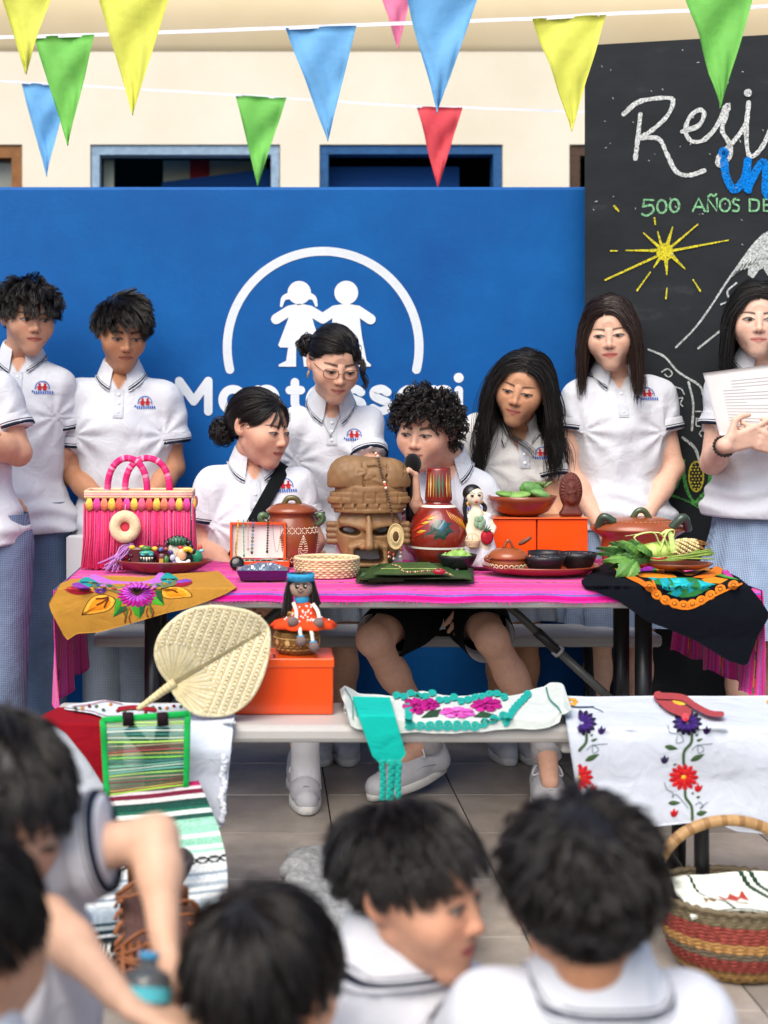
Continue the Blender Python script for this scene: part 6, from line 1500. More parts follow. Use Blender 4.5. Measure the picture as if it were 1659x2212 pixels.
for i in range(6):
    x = 400; y = 560 + i*16; m.stroke([rt(x - 10 + r_*math.cos(a), y + r_*.7*math.sin(a)) for a, r_ in zip(np.linspace(0, 8, 18), np.linspace(3, 20, 18))], 5, fdTt, .005)
m.build('scroll_border', M_THREAD, tb_)
m = MB()
for pts in ([(455, 610), (500, 580), (560, 575), (540, 615)], [(720, 610), (760, 580), (840, 600), (800, 612)], [(415, 500), (440, 480), (470, 520), (430, 525)], [(745, 520), (800, 515), (820, 530)]): m.color('#24482e').fan(L_(pts), fdTt, 2, off=.004)
for (x, y, rx, ry, cs) in [(430, 555, 70, 42, ['#b3127e', '#a00f72', '#c01b8a']), (500, 550, 55, 32, ['#a80f78', '#b8168a']), (785, 550, 85, 36, ['#b3127e', '#a00f72', '#c01b8a']), (640, 590, 95, 32, ['#df5cc0', '#d64fb4', '#e878cc'])]:
    X, Y = rt(x, y); k = .7836*K_; petals(m, fdTt, X, Y, rx*k, 7, cs, .005, ry*k, .3, .15); petals(m, fdTt, X, Y, rx*k*.55, 5, cs[::-1], .007, ry*k*.55, .7, .1)
m.build('rose_motif', M_THREAD, tb_)
m = MB('#1f7d72'); line2(m, fdTt, L_([(1085, 470), (1100, 530), (1140, 590), (1160, 640)]), 2.5, '#1f7d72', .004); line2(m, fdTt, L_([(75, 510), (110, 560), (115, 640)]), 2.2, '#1f7d72', .004); m.build('piping', M_THREAD, tb_)
sa = thing('long_scarf', 'turquoise sash with braided ends hanging from the front bench', 'sash', fdT(835, 1540))
fdR = fold(.508, 3.120, .006, None, 0)
m = draped([rt(105, 500), rt(300, 505)], [rt(212, 800), rt(250, 838), rt(340, 838), rt(382, 790)], fdR, 14, 50, '#12b5a6', .004); m.build('band', M_CLOTH, sa)
for i, x in enumerate((262, 300, 312, 345)):
    P = [fdR(*rt(x, 825), .002)] + [fdR(*rt(x + 7*math.sin(t*3 + i) + (i-1.5)*2, 825 + 195*t), .002 + .003*(i % 2)) for t in np.linspace(.1, 1, 8)]
    P = bez(P, 40); m = MB('#12a899')
    for g in (0, 2.1, 4.2): m.tube([q + .0045*np.array([math.cos(k*.9 + g), math.sin(k*1.8 + g)*.6, 0]) for k, q in enumerate(P)], .0035, 6)
    m.build('braid', M_WOOL, sa)

# cloths on the left of the front bench
fdL = fold(.486, 3.140, .012, wob(61, 6, .8), .004)
rl = RM(0, 2700, .6027); L_ = R2(rl)
wc = thing('white_cloth', 'white cloth hanging in folds below the red cloth on the bench', 'cloth', fdL(140, 1600))
fdL0 = fold(.480, 3.148, .006, wob(64, 6, .9), .003)
draped(L_([(240, 232), (330, 230), (420, 250), (670, 260)]), L_([(300, 330), (480, 620), (500, 780), (640, 790), (720, 780)]), fdL0, 34, 30, '#c6ced8', .003).build('cloth', M_CLOTH, wc)
rc = thing('red_cloth', 'dark red cloth draped to a point beside the green mesh bag', 'cloth', fdL(150, 1560))
draped(L_([(236, 212), (380, 140), (520, 140), (690, 150)]), L_([(238, 225), (330, 240), (430, 310), (560, 470), (670, 640), (680, 650)]), fdL, 36, 30, '#8e0f1e', .004).build('cloth', M_CLOTH, rc)
ec = thing('embroidered_napkin', 'white napkin with small embroidered leaves on the left of the front bench', 'napkin', fdL(370, 1530))
fdE = fold(.494, 3.132, .008, wob(62, 6, 1.0), .006)
draped(L_([(450, 125), (680, 92), (800, 110), (1000, 122), (1150, 115), (1235, 120)]), L_([(420, 140), (600, 165), (700, 200), (900, 190), (1100, 185), (1240, 180)]), fdE, 40, 12, '#d2d8de', .005).build('cloth', M_CLOTH, ec)
m = MB()
for i in range(16):
    x = 480 + i*46; y = 140 + 14*math.sin(i*2.1) + (18 if 5 < i < 12 else 0); leaf2(m, fdE, rl(x, y), rl(x + 26, y + 12*(-1)**i), 3.5, ['#35562e', '#c9862a', '#7a1f2a', '#4a6a3a'][i % 4], .003)
line2(m, fdE, L_([(470, 135), (600, 118), (690, 98), (800, 118)]), 1.5, '#a03a44', .003); line2(m, fdE, L_([(780, 150), (880, 140), (1010, 155)]), 9, '#9c1626', .003); m.build('leaf_motif', M_THREAD, ec)
wg = thing('white_garment', 'white cotton garment hanging off the bench right of the green mesh bag', 'garment', fdL(460, 1600))
fdG = fold(.484, 3.142, .02, wob(63, 6, 1.2), .008, .02)
draped(L_([(1200, 180), (1300, 175), (1420, 185), (1535, 180)]), L_([(1235, 660), (1290, 800), (1340, 860), (1400, 920), (1455, 930), (1480, 700), (1525, 250)]), fdG, 30, 40, '#cbd2de', .004).build('cloth', M_CLOTH, wg)
m = MB('#e6ebf5')
for i in range(18):
    X, Y = rl(1462 + 8*math.sin(i) - (8 if i > 8 else 0), 470 + i*24); p0 = fdG(X, Y, .004); m.ell(p0, (.006 + .002*(i % 2), .004, .009), 8, 6)
m.build('frill', M_CLOTH, wg)

# green mesh bag
mb_ = thing('mesh_bag', 'see-through green mesh shopping bag with striped lines and black handles', 'bag', fdL(310, 1640))
DM = 3.085
def gm(x, y, o=0): X, Y = rl(x, y); D = DM + .03*(740 - y)/560*-1 - o + .004*math.sin(x*.02 + y*.013); return at(X, Y, D)
m = bpy.data.materials.new('green_mesh'); m.use_nodes = True; n = m.node_tree; b_ = n.nodes['Principled BSDF']; b_.inputs['Base Color'].default_value = (*C('#5fb98a'), 1); b_.inputs['Roughness'].default_value = .4; b_.inputs['Alpha'].default_value = .30
q = MB('#5fb98a'); q.grid(lambda u, v: gm(690 + (1215-690)*u + (-6 + 12*v), 215 + (725 + (-60)*u - 215)*v), 20, 20); q.build('mesh_front', m, mb_)
q = MB('#5fb98a'); q.grid(lambda u, v: gm(700 + (1205-700)*u, 215 + (745 - 60*u - 215)*v) + np.array([0, .03, 0]), 20, 20); q.build('mesh_back', m, mb_)
lc = ['#c8f06a', '#a8e05a', '#7fc4d0', '#dfeee6', '#4aa0a8', '#e8f0ea', '#c8f06a', '#d8b89a', '#9a2a40', '#b03a44', '#e0b85a', '#a8f03a', '#2a6a70', '#8fd0c4', '#dfeee6', '#6ab0a8', '#c8f06a', '#d0a08a', '#7a2a30', '#8a3a34', '#d8b04a', '#a8e03a']
for i, c in enumerate(lc):
    v = (i + .6)/len(lc); q = MB(c); P = [gm(692 + 520*u, 222 + (720 - 60*u - 222)*v + 6*math.sin(u*3 + i), .002) for u in np.linspace(0, 1, 12)]; q.tube(P, .0009 if i % 3 else .0016, 6); q.build('mesh_line', M_PLASTIC, mb_)
q = MB('#1fae52')
for a, c, w_ in [((672, 225), (700, 740), .007), ((1226, 178), (1215, 680), .007), ((665, 226), (1235, 182), .007)]:
    P = [gm(a[0] + (c[0]-a[0])*t, a[1] + (c[1]-a[1])*t, .003) for t in np.linspace(0, 1, 10)]; q.tube(P, w_, 8, flat=.25, up=(0, 1, 0))
q.build('binding', M_CLOTH, mb_)
for x0, x1 in ((840, 980), (1065, 1040)):
    q = MB('#2a1d24'); q.tube([gm(x0 - 5, 175, .008), gm(x0, 262, .006)], .0125, 8, flat=.2, up=(0, 1, 0)); q.build('handle_tab', M_CLOTH, mb_)
    q = MB('#26302c'); q.tube([gm(x0, 270, -.012), gm((x0+x1)/2, 360, -.012), gm(x1, 430, -.012)], .016, 8, flat=.2, up=(0, 1, 0)); q.build('handle', M_CLOTH, mb_)

# serape on a low crate, with sandals
cr = thing('wooden_crate', 'low dark wooden crate under the striped wool blanket', 'crate', (gx(330, 2.95), 2.95, 0))
for i, z_ in enumerate((.03, .09, .15)): q = MB('#3a2c22'); q.box((gx(345, 2.9), 2.80, z_), (.27, .016, .05)); q.build('slat', M_WOOD, cr)
for i, x_ in enumerate((-.125, .125)): q = MB('#3a2c22'); q.box((gx(345, 2.9) + x_, 2.96, .085), (.016, .30, .16)); q.build('side_board', M_WOOD, cr)
sp = thing('wool_blanket', 'mint, white and black striped wool blanket draped over a low crate', 'blanket', (gx(330, 2.9), 2.9, .17))
rs = rl; ser = ['#b01a5a', '#cfc4c8', '#6a1030', '#ccc8c6', '#123c34', '#0f4438', '#18604c', '#cfd9d2', '#1a4a40', '#86bfa4', '#97ccb2', '#8cc4aa', '#8fd0b0', '#cfd9d2', '#8cc4aa', '#86bfa4', '#ccd6d0', '#97ccb2', '#d0d3d1', 'zig', 'zig', 'eef', '#d0d3d1', '#8a98a2', '#c9d0d4', '#d0d3d1', '#9aa6ae', '#d0d3d1', '#8a98a2', '#d0d3d1', '#a8b2b8', '#96a2aa', '#8a98a2', '#123440', '#9aa6ae', '#0f2c38', '#c9d0d4', '#16222a']
def serc(u, v):
    i = min(len(ser)-1, int(v*len(ser))); c = ser[i]
    if c == 'eef': c = '#d0d3d1'
    if c == 'zig':
        k = (u*26) % 2; vv = (v*len(ser) - 19)/2; c = '#15191c' if abs(abs(k - 1) - abs(vv*2-1)) < .42 else '#d0d3d1'
    return C(c)*(.85 + .3*rnd.random())
ws = wob(71, 6, 1.0)
def sfn(u, v):
    x0, x1 = rs(430 + 110*v, 0)[0], rs(1300 + 190*math.sin(min(1, v*1.5)*1.57), 0)[0]
    y = 1728 + 300*v
    if v < .86: D = 3.10 - .36*v/.86
    else: D = 2.74 - .005
    p = at(x0 + (x1-x0)*u, y - 34*u*(1-v*.4) + 30*(1-u)*v*.3, D); p[2] += .006*ws(u*7, v*7); return p
m = MB(); m.sheet(sfn, 78, 100, .009, cols=serc); m.build('weave', M_WOOL, sp)
for i in range(40):
    pass
m = MB('#dfe3e2')
for i in range(46): p0 = sfn(i/46, 1.0); m.tube([p0, p0 + [rnd.uniform(-.006, .006), -.006, -.018], p0 + [rnd.uniform(-.008, .008), -.008, -.034]], .0018, 4)
fgp = m.build('fringe', M_WOOL, sp); fgp['kind'] = 'stuff'
def sandal(label, c, ang, tilt, grp=None):
    t = thing('sandal', label, 'sandal', c, grp, rot=(tilt, 0, ang), local=True); L = .24
    s = SDF((-.07, -.03, -.02), (.07, .27, .10), .004); s.cone((0, .03, .0), (0, .20, .0), .032, .040, .02, sc=(1, 1, .35)); s.cut((0, 0, .006), (0, 0, 1), .002); V, Q = s.mesh(); newobj('sole', V, Q, colv=np.tile(C('#6a4126'), (len(V), 1)), mat=M_LEATHER, parent=t)
    m = MB('#8a5330')
    for i in range(11):
        y = .03 + i*.019; r_ = .036 + .006*math.sin(i/10*3); h = .028 if 2 < i < 6 else .046; rng_ = np.linspace(-1.5, 1.5, 12) if i > 5 or i < 2 else (np.linspace(.75, 1.5, 5))
        for sg in ((1,) if i > 5 or i < 2 else (1, -1)):
            m.tube([(r_*math.sin(a)*sg, y + .012*math.sin(a*2 + i), .004 + h*math.cos(a)) for a in rng_], .0055, 6, flat=.6)
    for i in range(5): m.tube([((i-2)*.014, .155, .046 - abs(i-2)*.005), ((i-2)*.015, .19, .046 - abs(i-2)*.006), ((i-2)*.013, .225, .03)], .0055, 6)
    m.tube([(0, .02, .03), (0, .004, .06), (0, .012, .085)], [.016, .018, .012], 8, flat=.4); m.build('woven_upper', M_LEATHER, t)
    m = MB('#4a2a22'); m.grid(lambda u, v: np.array([(u-.5)*.05*(1 - .3*abs(v-.5)), .03 + .18*v, .0085]), 4, 10); m.build('insole', M_LEATHER, t)
sandal('brown woven leather sandal standing against the striped blanket, left of the pair', at(292, 1905, 2.70) + [0, 0, 0], math.radians(180+8), math.radians(-38), 'leather sandals')
sandal('brown woven leather sandal half hidden by the outstretched arm', at(400, 1975, 2.70) + [0, 0, .02], math.radians(180-12), math.radians(-38), 'leather sandals')
m = MB('#3a3638'); 
for i in range(3): m.tube(bez([at(372 + i*8, 1860, 2.83 - i*.01), at(395 + i*6, 1838 + i*6, 2.81), at(412, 1858, 2.80), at(398, 1880 + i*5, 2.79), at(380, 1920, 2.78)], 20), .007, 8)
o_ = m.build('braided_cord', M_WOOL, None); tag(o_, 'dark grey braided wool cord coiled on the striped blanket', 'cord')

# ------------------------------------------------------------------ things on the table
TT = TZ + .006
def woven(m, rows, n, amp=.0022, rad=.0032, cols=None, c=(0, 0, 0), sx=1, sy=1, lean=None):
    """basket wall: rings of weavers that pass in front of and behind the stakes"""
    for i, (r, z) in enumerate(rows):
        P = []
        for k in range(n*2):
            a = 2*math.pi*k/(n*2); q = r + amp*(1 if (k + i) % 2 else -1); P.append((c[0] + q*math.cos(a)*sx, c[1] + q*math.sin(a)*sy, c[2] + z))
        if cols: m.color(cols[i % len(cols)])
        m.tube(P, rad, 5, closed=True)
# pink fringed bag
DBg = 4.10; gb = thing('fringed_bag', 'hot pink fringed handbag with two wrapped handles on the table', 'handbag', at(298, 1225, DBg))
X0, X1 = gx(186, DBg), gx(412, DBg); Y0, Y1 = DBg, DBg + .13; Zb, Ztp = TT, gz(1066, DBg)
q = MB('#e8387f'); q.box(((X0+X1)/2, (Y0+Y1)/2, (Zb+Ztp)/2), (X1-X0-.008, Y1-Y0-.008, Ztp-Zb), bev=.012); q.build('bag_body', M_WOOL, gb)
q = MB('#e0c2a0')
for i, z_ in enumerate((.002, .009, .016)):
    q.color(['#dcb08a', '#f0b6b8', '#e6c9a4'][i]); P = [(X0-.003, Y0-.003), (X1+.003, Y0-.003), (X1+.003, Y1+.003), (X0-.003, Y1+.003)]
    P2 = []
    for a in range(4):
        for t in np.linspace(0, 1, 10)[:-1]: P2.append(tuple(np.array(P[a])*(1-t) + np.array(P[(a+1) % 4])*t) + (Ztp - .012 + z_,))
    q.tube(P2, .0055, 6, closed=True)
q.build('straw_rim', M_STRAW, gb)
q = MB(); fpal = ['#ee2f78', '#f24d8b', '#e6246c', '#f5608f', '#ea3a80', '#f0557a']
for side in range(3):
    N_ = 86 if side == 0 else 40
    for i in range(N_):
        t = (i + .5)/N_ + rnd.uniform(-.004, .004); q.color(rnd.choice(fpal) if rnd.random() > .05 else '#f0a04a')
        if side == 0: x, y, nx, ny = X0 + (X1-X0)*t, Y0 - .006, 0, -1
        elif side == 1: x, y, nx, ny = X0 - .006, Y0 + (Y1-Y0)*t, -1, 0
        else: x, y, nx, ny = X1 + .006, Y0 + (Y1-Y0)*t, 1, 0
        zt_, zb_ = Ztp - .03, Zb + rnd.uniform(.0, .010); j = rnd.uniform(0, .004)
        q.tube([(x, y + ny*j, zt_), (x + rnd.uniform(-.002, .002), y + ny*(j + .003), (zt_+zb_)/2), (x + rnd.uniform(-.003, .003) + nx*.006 + (-.008*(1-t) if side == 0 else 0), y + ny*(j+.004), zb_)], .0022, 4)
fgp = q.build('fringe', M_WOOL, gb); fgp['kind'] = 'stuff'
sc_pal = ['#f2c85a', '#f0655f', '#ee4fa0', '#f28a6a', '#f06a8a']
for i in range(14):
    x = X0 + (X1-X0)*(i+.5)/14; q = MB(sc_pal[0] if i % 3 == 0 else sc_pal[1 + i % 4]); [q.tube([(x + k*.0012, Y0 - .010, Ztp - .014), (x + k*.0026, Y0 - .015, Ztp - .028), (x + k*.0030, Y0 - .013, Ztp - .050 + .0012*abs(k)**1.4)], [.002, .0032, .0026], 5) for k in range(-3, 4)]; q.build('scallop', M_WOOL, gb)
for i in range(5):
    y = Y0 + (Y1-Y0)*(i+.5)/5; q = MB(sc_pal[i % 5]); q.ell((X1 + .01, y, Ztp - .03), (.006, .0125, .017), 10, 7); q.build('scallop', M_WOOL, gb)
for (xa, xb, yy) in ((232, 318, Y0 + .004), (270, 366, Y1 - .006)):
    s_ = yy/F; xa_, xb_ = (xa - CX)*s_, (xb - CX)*s_; zc_ = gz(986, yy); P = [((xa_+xb_)/2 + (xb_-xa_)/2*math.cos(a), yy, Ztp - .005 + (zc_ - Ztp)*max(0, math.sin(a))**.75) for a in np.linspace(math.pi, 0, 34)]
    q = MB(); q.tube(P, .0100, 10, cols=[C(['#e62e74', '#ea5a90', '#e23a7c', '#d8327a'][i % 4] if i % 7 else '#f0a0b8') for i in range(34)]); q.build('handle', M_CLOTH, gb)
dn_ = thing('ring_charm', 'cream stuffed ring charm hanging on the pink bag', 'charm', at(270, 1138, DBg - .03))
q = MB('#ecd0a8'); cc = at(270, 1138, DBg - .035); R0, r0 = .030, .0165
q.grid(lambda u, v: cc + np.array([(R0 + r0*math.cos(v*6.2832))*math.cos(u*6.2832), -r0*.85*math.sin(v*6.2832)*1.0, (R0 + r0*math.cos(v*6.2832))*math.sin(u*6.2832)*1.04]), 36, 14); q.build('ring', M_WOOL, dn_)
q = MB('#d8435a'); q.ell(cc + [0, .004, 0], (.014, .004, .014), 14, 8); q.build('button', M_WOOL, dn_)
q = MB('#f2a6b8'); q.tube([cc + [0, -.004, .045], at(272, 1085, DBg - .01), at(275, 1066, DBg - .005)], .0015, 5); q.build('cord', M_WOOL, dn_)
ts = thing('tassel', 'mauve yarn tassel lying on the table in front of the pink bag', 'tassel', at(245, 1220, 4.03))
q = MB(); a0 = at(283, 1178, DBg - .03); a1 = at(236, 1222, 4.02); a1[2] = TT + .012
for i in range(46):
    o = rng.normal(size=3)*[.006, .004, .005]; e_ = rng.normal(size=3)*[.016, .008, .010]; q.color(rnd.choice(['#b277b8', '#a568ac', '#c08ac6'])); P = bez([a0 + o*.3, a0*.6 + a1*.4 + o + [0, 0, .006], a1 + e_], 7); P[:, 2] = np.maximum(P[:, 2], TT + .003); q.tube(P, .0022, 4)
y_ = q.build('yarn', M_WOOL, ts); y_['kind'] = 'stuff'; q = MB('#9c5fa4'); q.ell(a0, .010, 10, 8); q.build('knot', M_WOOL, ts)

# oval clay plate with painted figurines
DP = 4.02; pc = at(355, 1226, DP); pc[2] = TT
pl = thing('clay_plate', 'oval dark red clay plate holding painted figurines', 'plate', pc)
prof = [(0, .002), (.07, .002), (.10, .012), (.132, .030), (.140, .034), (.141, .038), (.136, .037), (.10, .019), (.07, .010), (0, .009)]
q = MB('#7a3322'); q.lathe(prof, 44, pc, sy=.55); q.build('dish', M_CLAY, pl)
def fig(label, x, y, D=DP): return thing('figurine', label, 'figurine', at(x, y, D), 'painted clay figurines')
M_FIG = VM('painted_figurine', .3, .1, 80, .1, 60, .5, coat=.3)
S_ = DP/F
f_ = fig('painted jaguar head figurine with bared white teeth on the clay plate', 312, 1200); q = MB('#5a1420'); c = at(308, 1200, DP); q.box(c + [-.012, .01, 0], (.05, .04, .052), bev=.008); q.color('#141414').box(c + [.014, -.008, -.008], (.046, .035, .036), bev=.007); q.build('head', M_FIG, f_)
q = MB('#2f9a86'); q.ell(c + [.014, -.024, .010], (.022, .008, .007)); q.color('#58b7c9'); q.ell(c + [.004, -.026, .006], (.008, .005, .005)); q.ell(c + [.026, -.026, .006], (.008, .005, .005)); q.color('#3f7a34').ell(c + [.012, -.016, .022], (.016, .010, .008)); q.build('brow', M_FIG, f_)
q = MB('#e9e2cf')
for i in range(5): q.tube([c + [-.002 + i*.008, -.027, -.002], c + [-.002 + i*.008, -.027, -.016 + .004*abs(i-2)]], [.0035, .001], 6)
q.build('teeth', M_FIG, f_); q = MB('#e2b62e'); q.ell(c + [-.03, -.006, .024], (.010, .006, .007)); q.ell(c + [.036, -.006, .020], (.010, .006, .007)); q.ell(c + [.0, -.01, .026], (.009, .006, .005)); q.build('ear', M_FIG, f_)
q = MB('#2a0f14'); [q.ell(c + [-.037 + .006*(i % 2), -.008 + .010*(i//2) , -.012 + .012*(i % 3)], .005, 8, 6) for i in range(5)]; q.build('spots', M_FIG, f_)['kind'] = 'stuff'
f_ = fig('small dark red owl figurine with a blue eye on the clay plate', 350, 1200); c = at(351, 1200, DP); q = MB('#5a1426'); q.ell(c + [0, 0, -.008], (.021, .018, .024)); q.ell(c + [0, -.004, .017], (.017, .015, .014)); q.build('body', M_FIG, f_)
q = MB('#3f6ab8'); q.ell(c + [-.004, -.019, .019], (.006, .003, .006)); q.color('#c04a5a').ell(c + [.011, -.017, .021], (.005, .003, .005)); q.build('eye', M_FIG, f_); q = MB('#7a2440'); q.tube([c + [-.010, 0, .026], c + [-.014, 0, .038]], [.006, .001], 8); q.tube([c + [.008, 0, .026], c + [.010, 0, .040]], [.006, .001], 8); q.build('ear', M_FIG, f_); q = MB('#3f7a3a'); q.ell(c + [.012, -.012, -.012], (.008, .008, .014)); q.color('#c9a03a').box(c + [-.002, -.019, -.014], (.012, .004, .014)); q.build('wing', M_FIG, f_)
f_ = fig('tall feathered headdress figurine in black, white and green on the clay plate', 384, 1192); c = at(384, 1200, DP + .005)
q = MB('#15181a')
for i in range(13):
    a = math.pi*(-.05 + 1.1*i/12); q.color('#15181a').ell(c + [.040*math.cos(a), .008, .006 + .044*math.sin(a)], (.009, .006, .009), 8, 6)
q.build('feather_rim', M_FIG, f_); q = MB('#ded8c4'); q.ell(c + [0, .006, .006], (.032, .010, .036), 18, 10); q.color('#2f6a4a').ell(c + [0, -.002, .040], (.026, .012, .014)); q.build('crown', M_FIG, f_)
q = MB('#1c4a38'); [q.ell(c + [(i-2)*.009, -.012, .043 - .002*abs(i-2)], (.003, .004, .010), 6, 6) for i in range(5)]; q.build('feathers', M_FIG, f_)['kind'] = 'stuff'
q = MB('#5a3f8a'); q.ell(c + [-.020, -.008, .010], (.007, .005, .007)); q.color('#c9c4dc').ell(c + [-.014, -.010, -.006], (.009, .006, .010)); q.color('#4a3a78').ell(c + [-.006, -.012, -.022], (.014, .006, .009)); q.color('#15181a').box(c + [-.028, 0, -.018], (.014, .016, .038), bev=.004); q.build('face', M_FIG, f_)
f_ = fig('toucan figurine with a white breast and orange cheeks on the clay plate', 396, 1200, DP - .02); c = at(395, 1203, DP - .028)
q = MB('#15181a'); q.ell(c + [.006, .006, -.004], (.022, .014, .028)); q.build('body', M_FIG, f_); q = MB('#e8b088'); q.ell(c + [-.003, -.006, .008], (.015, .011, .018)); q.build('cheek', M_FIG, f_); q = MB('#efede6'); q.tube(bez([c + [-.018, -.012, .0], c + [-.008, -.016, -.016], c + [.010, -.014, -.018], c + [.020, -.008, -.008]], 12), [.003, .006, .007, .008, .009, .009, .009, .008, .008, .007, .006, .004], 8); q.build('breast', M_FIG, f_)
q = MB('#e8c02a'); q.tube(bez([c + [.004, -.012, .022], c + [.018, -.014, .024], c + [.028, -.012, .016]], 8), np.linspace(.008, .006, 8), 8); q.build('beak', M_FIG, f_); q = MB('#141414'); q.ell(c + [.031, -.012, .017], (.008, .006, .009)); q.build('beak_tip', M_FIG, f_); q = MB('#c22a30'); q.ell(c + [-.006, -.006, .028], (.009, .006, .005)); q.build('crest', M_FIG, f_)
f_ = fig('green parrot figurine with a yellow head at the right of the clay plate', 420, 1200); c = at(419, 1203, DP)
q = MB('#128a62'); q.ell(c + [.004, 0, -.002], (.022, .016, .022)); q.build('body', M_FIG, f_); q = MB('#e6c22c'); q.ell(c + [-.012, -.006, .014], (.014, .011, .012)); q.build('head', M_FIG, f_); q = MB('#c8563a'); q.ell(c + [.018, 0, .028], (.006, .005, .009)); q.color('#7fb8c8').ell(c + [.022, -.004, .018], (.008, .005, .005)); q.build('tail', M_FIG, f_)
q = MB('#e9e6da'); [q.ell(at(398 + i*7, 1220, DP - .02) + [0, 0, .002*(i % 2)], (.006, .005, .004), 8, 6) for i in range(5)]; q.build('foot_petals', M_FIG, f_)['kind'] = 'stuff'

# jewellery box
DJ = 4.16; jb = thing('jewellery_box', 'open orange jewellery box with a white lining and hanging necklaces', 'box', at(558, 1232, DJ))
xa, xb = gx(497, DJ), gx(617, DJ); zl0, zl1 = TT + .024, gz(1128, DJ)
q = MB('#e4572a'); w_ = xb - xa
q.box(((xa+xb)/2, DJ + .012, (zl0+zl1)/2), (w_, .006, zl1-zl0)); q.box((xa + .003, DJ, (zl0+zl1)/2), (.006, .022, zl1-zl0)); q.box((xb - .003, DJ, (zl0+zl1)/2), (.006, .022, zl1-zl0)); q.box(((xa+xb)/2, DJ, zl1 - .003), (w_ - .013, .022, .006)); q.build('lid', M_CARD, jb)
q = MB('#e9e4de'); q.box(((xa+xb)/2, DJ + .0065, (zl0+zl1)/2 - .001), (w_ - .014, .004, zl1-zl0 - .010)); q.build('lid_lining', M_PAPER, jb)
xs = xa + .006; xe = xb + .010
q = MB('#e4531f'); q.box(((xs+xe)/2, DJ - .055, TT + .012), (xe-xs, .004, .024)); q.box((xs + .002, DJ - .020, TT + .012), (.004, .064, .024)); q.box((xe - .002, DJ - .020, TT + .012), (.004, .064, .024)); q.box(((xs+xe)/2, DJ - .02, TT + .002), (xe-xs-.009, .064, .003)); q.build('tray', M_CARD, jb)
q = MB('#e9e4de'); q.box(((xs+xe)/2, DJ - .021, TT + .012), (xe-xs-.010, .062, .015)); q.build('tray_lining', M_PAPER, jb)
def neck(label, x0, x1, y1, cols, r, step=.006, loop=False, dia=False):
    t = thing('necklace', label, 'necklace', at(x0, 1128, DJ - .014), 'necklaces in the orange box'); q = MB(); D = DJ - .014
    P = bez([at(x0, 1124, D + .004), at(x0, 1135, D - .001), at(x0 + (x1-x0)*.5, (1135+y1)/2, D), at(x1, y1, D)], 60) if not loop else bez([at(x0, 1124, D + .004), at(x0, 1150, D), at((x0+x1)/2 - 3, y1, D), at((x0+x1)/2 + 3, y1, D), at(x1, 1150, D), at(x1, 1140, D)], 60)
    d = np.concatenate([[0], np.cumsum(np.linalg.norm(np.diff(P, axis=0), axis=1))]); n = max(4, int(d[-1]/step))
    for i in range(n):
        p = np.array([np.interp(d[-1]*i/(n-1), d, P[:, k]) for k in range(3)]); q.color(cols[i % len(cols)])
        if dia: q.tube([p + [0, 0, -step*.5], p + [r, 0, 0], p + [0, 0, step*.5], p + [-r, 0, 0], p + [0, 0, -step*.5]], .0010, 4)
        q.ell(p, r if not dia else .0018, 7, 5)
    if not loop: q.ell(P[-1] + [0, -.001, -.003], (.0035, .003, .0045), 8, 6)
    q.build('beads', M_GLOSSBLACK if '#15' in cols[0] else M_FIG, t)
neck('yellow bead necklace hanging at the left of the orange box lid', 514, 510, 1196, ['#d8b82e', '#e6c93a', '#b89a2a'], .0026, .004); neck('green bead necklace hanging in the orange box lid', 526, 527, 1198, ['#3fae7a', '#56c49a', '#2a8a6a'], .0022, .0042); neck('pale grey bead strand, shortest in the orange box lid', 536, 536, 1184, ['#b9a99a', '#a8988a'], .0018, .004)
neck('black and blue diamond-link necklace in the orange box lid', 547, 544, 1192, ['#15181f', '#6a8fd0', '#15181f'], .0040, .009, dia=True); neck('brown and black bead strand at the right of the orange box lid', 579, 577, 1190, ['#15120f', '#6a3a24', '#2a4a3a'], .0030, .007, dia=True); neck('fine black rosary looped inside the orange box lid', 590, 606, 1188, ['#1a1a20', '#3a3440'], .0016, .006, loop=True)
t = thing('bracelet', 'black bracelet with green beads lying in the orange box tray', 'bracelet', at(570, 1212, DJ - .03)); q = MB('#1a2420'); zz = TT + .024
for i in range(26): a = i/25; p = np.array([gx(528 + 58*a, DJ - .03), DJ - .03 + .010*math.sin(a*9), zz]); q.color(['#1a2420', '#2a3a34', '#6ab89a'][i % 5 == 0 and 2 or i % 2]); q.ell(p, .0028, 7, 5)
q.build('beads', M_FIG, t)
t = thing('woven_disc', 'flat woven disc with a green stone in the orange box tray', 'brooch', at(588, 1208, DJ - .02)); c = np.array([gx(582, DJ - .02), DJ - .02, zz + .002]); q = MB('#8a7f78'); q.lathe([(0, .003), (.010, .004), (.026, .002), (.027, 0)], 24, c, sy=.6, cols=[C('#5aa08a'), C('#a87a72'), C('#7a8a80')]); q.build('disc', M_STRAW, t)
t = thing('pendant', 'round polished black stone pendant leaning on the orange box', 'pendant', at(512, 1217, DJ - .085)); c = at(512, 1217, DJ - .085); q = MB('#0b0c0e'); q.ell(c, (.0195, .006, .0195), 24, 12, rot=(math.radians(-20), 0, 0)); q.build('stone', M_GLOSSBLACK, t); q = MB('#6a4a34'); q.tube([c + [.0205*math.cos(a), .002, .0205*math.sin(a)] for a in np.linspace(0, 6.28, 30)[:-1]], .0014, 6, closed=True); q.tube(bez([c + [0, 0, .02], at(508, 1190, DJ - .03), at(510, 1170, DJ - .016)], 10), .0009, 5); q.build('setting', M_METAL, t)

